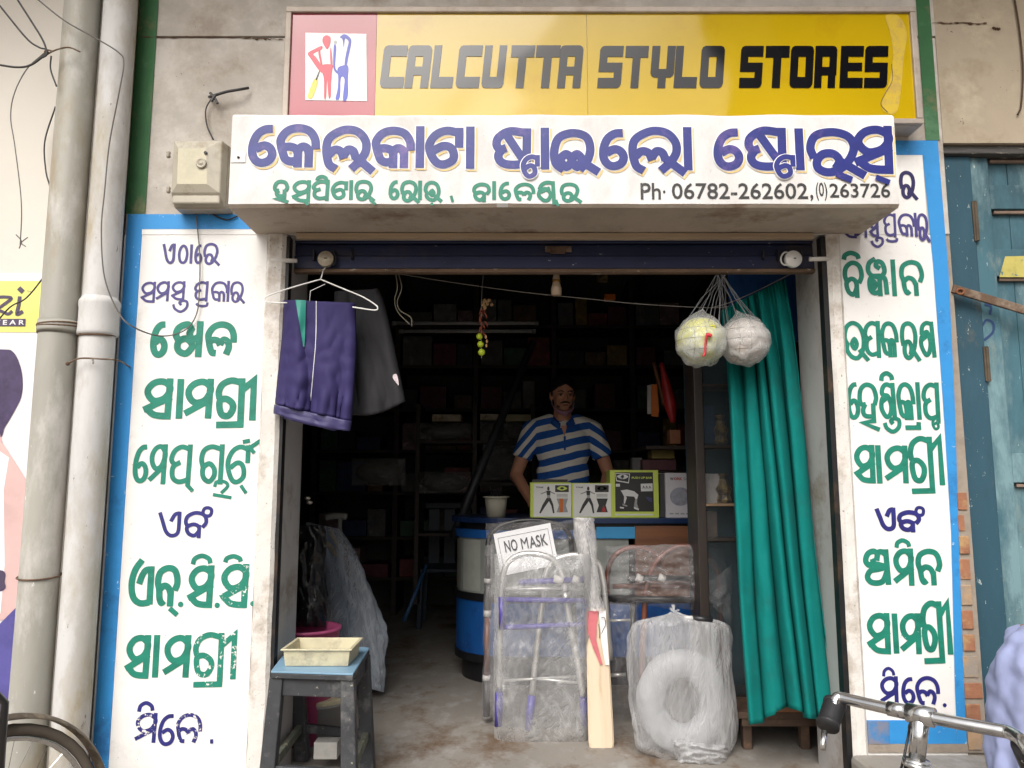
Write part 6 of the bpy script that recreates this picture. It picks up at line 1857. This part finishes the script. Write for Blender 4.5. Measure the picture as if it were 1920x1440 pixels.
# ---- shopkeeper
man = empty('person', (.318, 4.85, 0), 'shopkeeper in blue and white striped polo, pink mask under his chin, behind the counter', 'person')
Rh = Matrix.Rotation(math.radians(9), 3, 'Z') @ Matrix.Rotation(math.radians(12), 3, 'X')
hc = P(1055, 743, 4.82) + Vector((0, 0, .012))
mb = MB()
head(mb, hc, Rh)
mb.cap(hc + Vector((0, .03, -.06)), .052, (.318, 4.87, 1.42), .062, 16)
# trunk, legs
mb.ell((.318, 4.87, 1.28), (.165, .105, .17)); mb.ell((.318, 4.88, 1.08), (.145, .11, .18)); mb.ell((.318, 4.89, .93), (.155, .115, .12))
for s in (-1, 1):
    mb.cap((.318 + s * .175, 4.88, 1.375), .050, (.318 + s * .10, 4.87, 1.41), .06)
    mb.cap((.318 + s * .085, 4.89, .90), .085, (.318 + s * .10, 4.88, .50), .058)
    mb.cap((.318 + s * .10, 4.88, .50), .055, (.318 + s * .11, 4.92, .09), .038)
    mb.cap((.318 + s * .11, 4.93, .045), .038, (.318 + s * .13, 4.76, .03), .03)
SL, EL, WL = (.125, 4.88, 1.38), (.025, 4.86, 1.10), (.125, 4.63, .925)
SR, ER, WR = (.511, 4.88, 1.38), (.605, 4.88, 1.11), (.525, 4.64, .925)
for S0, E0, W0, sd in ((SL, EL, WL, 1), (SR, ER, WR, -1)):
    mb.cap(S0, .052, E0, .040); mb.cap(E0, .040, W0, .027)
    d_ = Vector(W0) - Vector(E0); d_.z *= .35
    hand(mb, W0, d_, (sd, .2, 0), (0, 0, -1), .35)
bd = mb.build('body', skin, man, smooth=True, remesh=.006, sm=4)
# polo shirt with woven bands
pm = bpy.data.materials.new('striped_polo'); pm.use_nodes = True
nt = pm.node_tree; N, Lk = nt.nodes, nt.links
b = N['Principled BSDF']; b.inputs['Roughness'].default_value = .85
tc = N.new('ShaderNodeTexCoord'); sp = N.new('ShaderNodeSeparateXYZ'); Lk.new(tc.outputs['Object'], sp.inputs[0])
nzv = N.new('ShaderNodeTexNoise'); nzv.inputs['Scale'].default_value = 5; Lk.new(tc.outputs['Object'], nzv.inputs['Vector'])


def mth(op, a, bv_, c=None):
    m = N.new('ShaderNodeMath'); m.operation = op
    for i, q in enumerate((a, bv_, c)):
        if q is None: continue
        if isinstance(q, (int, float)): m.inputs[i].default_value = q
        else: Lk.new(q, m.inputs[i])
    return m.outputs[0]


ax_ = mth('ABSOLUTE', mth('SUBTRACT', sp.outputs[0], .0), 0)
outer = mth('MULTIPLY', mth('MAXIMUM', mth('SUBTRACT', ax_, .165), 0), .9)
zz = mth('ADD', mth('SUBTRACT', sp.outputs[2], 1.29), mth('MULTIPLY', sp.outputs[0], -.22))
zz = mth('ADD', zz, outer)
zz = mth('ADD', zz, mth('MULTIPLY', nzv.outputs['Fac'], .03))
fr_ = mth('FRACT', mth('ADD', mth('DIVIDE', zz, .083), 20.12), 0)
wh = mth('GREATER_THAN', fr_, .53)
mx = N.new('ShaderNodeMix'); mx.data_type = 'RGBA'; Lk.new(wh, mx.inputs[0])
mx.inputs[6].default_value = (.012, .10, .42, 1); mx.inputs[7].default_value = (.84, .80, .74, 1)
Lk.new(mx.outputs[2], b.inputs['Base Color'])
bp2 = N.new('ShaderNodeBump'); bp2.inputs['Strength'].default_value = .5; bp2.inputs['Distance'].default_value = .02
n3 = N.new('ShaderNodeTexNoise'); n3.inputs['Scale'].default_value = 7; n3.inputs['Detail'].default_value = 3; Lk.new(tc.outputs['Object'], n3.inputs['Vector']); Lk.new(n3.outputs['Fac'], bp2.inputs['Height']); Lk.new(bp2.outputs[0], b.inputs['Normal'])
mb = MB()
mb.ell((.318, 4.868, 1.28), (.182, .122, .175)); mb.ell((.318, 4.878, 1.08), (.168, .126, .22)); mb.ell((.318, 4.885, .95), (.172, .13, .13))
mb.cap((.318, 4.875, 1.385), .075, (.318, 4.875, 1.43), .062)
for S0, E0, s in ((SL, EL, -1), (SR, ER, 1)):
    a, e = Vector(S0), Vector(E0)
    mb.cap(a, .066, (.318 + s * .09, 4.872, 1.418), .066)
    mid = a.lerp(e, .62)
    d_ = (e - a).normalized()
    mb.tube([a - d_ * .02, a + d_ * .03, mid, mid + d_ * .004], [.058, .066, .064, .052], 20)
mb.build('polo_shirt', pm, man, smooth=True, remesh=.007, sm=5, disp=(.012, .07))
cbl = M('collar_blue', (.012, .09, .38), .8, var=.06)
cz = Vector((.318, 4.865, 1.455))
for s in (-1, 1):
    q = catmull([cz + Vector((0, .062, .02)), cz + Vector((s * .062, .02, .008)), cz + Vector((s * .058, -.045, -.018)), cz + Vector((s * .018, -.088, -.062))], 6)
    mb = MB()
    vs = []
    for i, p in enumerate(q):
        o_ = (p - cz); o_.z = 0; o_.normalize()
        vs += [p + Vector((0, 0, .022)) - o_ * .006, p + o_ * .010, p + o_ * .022 - Vector((0, 0, .022))]
    mb.add(vs, [(i * 3 + k, (i + 1) * 3 + k, (i + 1) * 3 + k + 1, i * 3 + k + 1) for i in range(len(q) - 1) for k in range(2)])
    mb.build('collar', cbl, man, smooth=True, thick=.004)
mb = MB()
mb.add([(.300, 4.742, 1.40), (.338, 4.742, 1.40), (.322, 4.738, 1.335)], [(0, 1, 2)])
mb.build('open_neck', skin, man)
MB().box(.317, .329, 4.737, 4.7435, 1.25, 1.335).build('placket', cbl, man)
MB().cap((.318 - .08, 4.89, .90), .098, (.318 - .1, 4.89, .12), .075).cap((.318 + .08, 4.89, .90), .098, (.318 + .1, 4.89, .12), .075).ell((.318, 4.89, .90), (.165, .125, .10)).build('trousers', M('trousers_dark', (.03, .03, .035), .8, var=.1), man, smooth=True, remesh=.008, sm=3)
# hair, brows, eyes, moustache, mask
T = lambda x, y, z: hc + Rh @ Vector((x, y, z))
mb = MB()
nu, nv = 30, 18


def hairf(i, j):
    a = 2 * math.pi * i; b_ = math.pi * .62 * j
    x, y, z = math.sin(b_) * math.sin(a), math.sin(b_) * math.cos(a), math.cos(b_)
    front = max(0, -y)
    zz = z
    lim_ = .32 + .10 * math.cos(a * 3) * .2
    if y < 0 and z < .50 - .25 * abs(x): zz = z + (.50 - .25 * abs(x) - z) * front
    p = Vector((x * .079, y * (.098 if y > 0 else .092), zz * .094))
    return T(0, .014, .030) + Rh @ (p * (1 + .03 * mnoise.noise(p * 60)))


mb.grid(hairf, nu, nv).build('hair', hairm, man, smooth=True, thick=.006)
for s in (-1, 1):
    MB().ell(T(.070 * s, .0, .012), (.008, .022, .030), 12, 8, rot=Rh).build('sideburn', hairm, man, smooth=True)
    MB().tube([T(.012 * s, -.087, .024), T(.028 * s, -.083, .030), T(.046 * s, -.068, .024)], [.0035, .0042, .0025], 8).build('eyebrow', hairm, man, smooth=True)
    e = MB().ell(T(.028 * s, -.071, .006), (.014, .010, .008), 14, 8, rot=Rh).build('eye', M('eye_white', (.22, .17, .15), .3, var=0), man, smooth=True)
    MB().ell(T(.029 * s, -.0795, .004), (.0058, .003, .0058), 10, 6, rot=Rh).build('iris', M('iris_dark', (.01, .006, .004), .2, var=0), e, smooth=True)
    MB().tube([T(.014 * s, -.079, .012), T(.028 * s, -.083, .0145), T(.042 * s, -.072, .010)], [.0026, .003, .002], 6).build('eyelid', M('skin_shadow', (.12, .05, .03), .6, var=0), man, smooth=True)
MB().tube(catmull([T(-.030, -.076, -.047), T(-.014, -.090, -.040), T(0, -.094, -.038), T(.014, -.090, -.040), T(.030, -.076, -.047)], 4), [.003, .004, .005, .0055, .0058, .006, .0062, .0062, .006, .0062, .0062, .006, .0058, .0055, .005, .004, .003], 8).build('moustache', hairm, man, smooth=True)
MB().ell(T(0, -.085, -.057), (.018, .007, .004), 12, 6, rot=Rh).build('lips', M('lip', (.15, .045, .04), .5, var=0), man, smooth=True)
MB().cap(T(-.035, -.052, -.068), .012, T(.035, -.052, -.068), .012).build('stubble', M('stubble', (.09, .045, .032), .8, var=.2, vs=60), man, smooth=True)
mkm = M('mask_pink', (.36, .19, .27), .8, var=.08, vs=30)
mb = MB()
qa = catmull([T(-.066, -.005, -.050), T(-.052, -.050, -.082), T(-.020, -.078, -.098), T(0, -.083, -.100), T(.020, -.078, -.098), T(.052, -.050, -.082), T(.066, -.005, -.050)], 5)
vs = []
for i, p in enumerate(qa):
    f = 1 - abs(i / (len(qa) - 1) - .5) * 2
    o_ = (p - hc).normalized()
    for k in range(4):
        vs.append(p + o_ * (.006 + .004 * math.sin(k * 2.2)) - Vector((0, 0, 1)) * (.030 * (k / 3 - .35) * (.35 + .65 * f)))
mb.add(vs, [(i * 4 + k, (i + 1) * 4 + k, (i + 1) * 4 + k + 1, i * 4 + k + 1) for i in range(len(qa) - 1) for k in range(3)])
mb.build('face_mask', mkm, man, smooth=True, thick=.004)
for s in (-1, 1): MB().tube([T(.066 * s, -.005, -.052), T(.074 * s, -.002, -.03), T(.080 * s, .012, .012)], .0018, 5).build('mask_loop', M('loop_white', (.5, .45, .45), .7, var=0), man, smooth=True)

# ---- customer at the right edge, mostly outside the picture
cu_ = empty('person', (1.45, 2.1, -.35), 'seated person in lavender shirt with pink collar, cut off by the right edge', 'person')
Rc_ = Matrix.Rotation(math.radians(90), 3, 'Z') @ Matrix.Rotation(math.radians(15), 3, 'X')
h2 = Vector((1.66, 2.1, .86))
mb = MB()
head(mb, h2, Rc_)
mb.cap(h2 + Vector((-.03, 0, -.06)), .05, (1.50, 2.1, .66), .06)
mb.cap((1.415, 2.1, .54), .105, (1.41, 2.1, .18), .15)
for s in (-1, 1):
    mb.cap((1.38, 2.1 + s * .09, .17), .08, (1.80, 2.1 + s * .12, .20), .058)
    mb.cap((1.80, 2.1 + s * .12, .18), .054, (1.84, 2.1 + s * .12, -.25), .038)
    mb.cap((1.84, 2.1 + s * .12, -.30), .036, (1.97, 2.1 + s * .13, -.32), .028)
    mb.cap((1.48, 2.1 + s * .19, .60), .05, (1.50, 2.1 + s * .24, .33), .04)
    mb.cap((1.50, 2.1 + s * .24, .33), .038, (1.70, 2.1 + s * .16, .275), .026)
    hand(mb, (1.71, 2.1 + s * .155, .272), (1, -s * .1, -.05), (0, -s, 0), (0, 0, -1), .5)
mb.build('body', M('skin_tan', (.28, .14, .09), .55, var=.06), cu_, smooth=True, remesh=.008, sm=3)
lav = M('lavender_shirt', (.30, .34, .55), .85, var=.1, vs=5, bump=1.0, bs=7)
mb = MB()
mb.cap((1.405, 2.1, .55), .128, (1.405, 2.1, .15), .19)
mb.cap((1.42, 2.1, .56), .12, (1.49, 2.1, .66), .065)
for s in (-1, 1):
    mb.cap((1.47, 2.1 + s * .16, .55), .075, (1.46, 2.1 + s * .05, .60), .085)
    mb.cap((1.48, 2.1 + s * .19, .58), .07, (1.495, 2.1 + s * .235, .42), .062)
mb.build('shirt', lav, cu_, smooth=True, remesh=.009, sm=6, disp=(.045, .10))
MB().tube([(1.47 + .062 * math.cos(a), 2.1 + .07 * math.sin(a), .705 + .035 * -math.cos(a)) for a in [k * 2 * math.pi / 20 for k in range(20)]], .017, 8, closed=True).build('collar', M('collar_pink', (.62, .06, .22), .7, var=.1), cu_, smooth=True)
MB().cap((1.38, 2.01, .17), .10, (1.80, 1.98, .20), .075).cap((1.38, 2.19, .17), .10, (1.80, 2.22, .20), .075).cap((1.80, 1.98, .2), .075, (1.84, 1.98, -.2), .06).cap((1.80, 2.22, .2), .075, (1.84, 2.22, -.2), .06).build('trousers', MATS['trousers_dark'], cu_, smooth=True, remesh=.01, sm=3)
MB().ell(h2 + Vector((-.02, 0, .035)), (.098, .082, .09)).build('hair', hairm, cu_, smooth=True)
so_ = empty('stool', (1.38, 2.1, -.35), 'low plain wooden stool under the seated person at the right edge', 'stool')
MB().box(1.20, 1.56, 1.92, 2.28, .02, .06).build('seat', wworn, so_, bevel=.006)
for x in (1.23, 1.50):
    for y in (1.95, 2.22): MB().box(x, x + .035, y, y + .035, -.35, .0195).build('leg', wworn, so_, bevel=.003)

# ================================================================== bicycles
chrome = M('chrome', (.62, .62, .62), .16, metal=.95, var=.08, vs=30, stain=[((.30, .28, .25), .25, 30)])
gripm = M('grip_black', (.018, .018, .02), .45, var=.1, bump=.2)
C7_ = lambda x, y: (1340 + x / 3.272, 1000 + y / 3.272)


def hb(x, y, z=.65): return PZ(*C7_(x, y), z)


bi = empty('bicycle', (.72, 1.45, -.35), 'bicycle with a chrome handlebar and black grips in the lower right foreground', 'bicycle', 'bicycles before the shop')
pts = [hb(775, 1012), hb(830, 1022), hb(1000, 1060), hb(1165, 1095)]
stem_c = hb(1265, 1115)
bar = catmull([hb(735, 1060, .636), hb(742, 1025, .645), hb(757, 1008, .65), hb(800, 1014), hb(1000, 1060), hb(1265, 1118), hb(1500, 1165), hb(1720, 1205), hb(1810, 1225), hb(1880, 1270), hb(1935, 1340, .64)], 7)
MB().tube(bar, .0105, 14).build('handlebar', chrome, bi, smooth=True)
g = MB()
ga, gb = hb(738, 1040, .638), hb(692, 1182, .606)
n = 30
g.tube([ga.lerp(gb, i / n) for i in range(n + 1)], [.0185 + (.0016 if i % 2 else 0) if 2 < i < 27 else .021 for i in range(n + 1)], 16)
g.build('grip', gripm, bi, smooth=True)
ga, gb = hb(1905, 1290, .645), hb(1960, 1420, .61)
MB().tube([ga, gb], .021, 14).build('grip', gripm, bi, smooth=True)
MB().tube([hb(672, 1215, .60), hb(662, 1325, .575)], .006, 8).build('brake_lever_tip', chrome, bi, smooth=True)
MB().tube(catmull([hb(1900, 1400, .62), hb(1850, 1300, .63), hb(1800, 1240, .64), hb(1740, 1215, .645)], 5), .004, 6).build('brake_rod', chrome, bi, smooth=True)
ax = (hb(1500, 1165) - hb(1000, 1060)).normalized()
MB().tube([stem_c - ax * .022, stem_c + ax * .022], .0165, 16).build('clamp', chrome, bi, smooth=True)
MB().tube([stem_c - ax * .055, stem_c - ax * .024], .0128, 16).build('sleeve', chrome, bi, smooth=True)
low = P(*C7_(1238, 1420), stem_c.y + .005)
dn = (low - stem_c).normalized()
MB().tube([stem_c, low], [.0145, .0135], 16).build('stem', chrome, bi, smooth=True)
for f, r in ((.93, .021), (.985, .023)):
    q_ = stem_c.lerp(low, f); MB().tube([q_ - dn * .004, q_ + dn * .004], r, 18).build('headset_ring', chrome, bi, smooth=True)
pb = M('frame_black', (.012, .012, .014), .3, var=.1, coat=.5)
hd = low + dn * .14
MB().tube([low, hd], .019, 16).build('head_tube', pb, bi, smooth=True)
MB().tube(catmull([hb(1222, 1130, .645), hb(1195, 1180, .63), hb(1190, 1230, .61), hb(1150, 1420, .56), hb(1120, 1500, .5)], 5), .0022, 6).build('brake_cable', wire_mat, bi, smooth=True)
fwd = Vector((-ax.y, ax.x, 0)).normalized()
if fwd.y < 0: fwd = -fwd
crown = hd
WR_ = .33
hub = Vector((crown.x, crown.y, -.35 + WR_)) + fwd * .05
sdv = Vector((fwd.y, -fwd.x, 0))
for s in (-1, 1): MB().tube([crown, crown + sdv * .045 * s - Vector((0, 0, .03)), hub + sdv * .05 * s], .010, 10).build('fork_blade', pb, bi, smooth=True)


def wheel(par, hubp, f, r=WR_):
    sv = Vector((f.y, -f.x, 0))
    circ = lambda rr, n=40: [hubp + f * rr * math.cos(2 * math.pi * k / n) + Vector((0, 0, 1)) * rr * math.sin(2 * math.pi * k / n) for k in range(n)]
    MB().tube(circ(r - .016), .016, 10, closed=True).build('tyre', M('tyre_rubber', (.12, .10, .08), .8, var=.2, bump=.3), par, smooth=True)
    MB().tube(circ(r - .038), .010, 8, closed=True).build('rim', chrome, par, smooth=True)
    MB().tube([hubp - sv * .045, hubp + sv * .045], .016, 12).build('hub', chrome, par, smooth=True)
    mb = MB()
    for k in range(32):
        a = 2 * math.pi * k / 32
        mb.tube([hubp + sv * .03 * (1 if k % 2 else -1), hubp + (f * math.cos(a) + Vector((0, 0, 1)) * math.sin(a)) * (r - .045)], .001, 4)
    tag(mb.build('spokes', chrome, par), kind='stuff')


wheel(bi, hub, fwd)
rear = hub - fwd * 1.08
wheel(bi, rear, fwd)
bbk = hub - fwd * .62 + Vector((0, 0, -.05)); seat_t = bbk - fwd * .16 + Vector((0, 0, .50))
for a, b_ in ((hd - dn * .10, seat_t - Vector((0, 0, .1))), (hd - dn * .02, bbk), (bbk, seat_t), (bbk, rear), (seat_t - Vector((0, 0, .1)), rear)):
    MB().tube([a, b_], .014, 10).build('frame_tube', pb, bi, smooth=True)
sad = MB(); sad.grid(lambda i, j: seat_t + fwd * (.14 - .27 * j) + sdv * (i - .5) * (.05 + .16 * j ** 1.5) + Vector((0, 0, .05 + .02 * j - .05 * (2 * i - 1) ** 2)), 12, 14)
sad.build('saddle', gripm, bi, smooth=True, thick=.02)
# second bicycle: only its wheel and mudguard show at the lower left
b2 = empty('bicycle', P(-12, 1600, 2.3), 'bicycle at the lower left edge, only its dusty wheel and mudguard in view', 'bicycle', 'bicycles before the shop')
f2 = Vector((math.cos(math.radians(60)), math.sin(math.radians(60)), 0))
hub2 = Vector((P(-12, 1400, 2.3).x, 2.3, -.35 + .33))
hub2.z = P(0, 1342, 2.3).z - .36
wheel(b2, hub2, f2)
mgm = M('mudguard_brown', (.13, .10, .075), .6, metal=.2, var=.25, vs=14, stain=[((.26, .21, .15), .5, 10)])
mb = MB(); sv2 = Vector((f2.y, -f2.x, 0))
mb.grid(lambda i, j: hub2 + (f2 * math.cos(math.pi * (1.1 * j - .05)) + Vector((0, 0, 1)) * math.sin(math.pi * (1.1 * j - .05))) * (.345 + .012 * math.cos((i - .5) * 3)) + sv2 * (i - .5) * .055, 8, 50)
mb.build('mudguard', mgm, b2, smooth=True, thick=.002)
for s in (-1, 1): MB().tube([hub2 + sv2 * .05 * s, hub2 + sv2 * .04 * s + Vector((0, 0, .40)), hub2 + sv2 * .02 * s - f2 * .12 + Vector((0, 0, .55))], .011, 8).build('fork_blade', pb, b2, smooth=True)
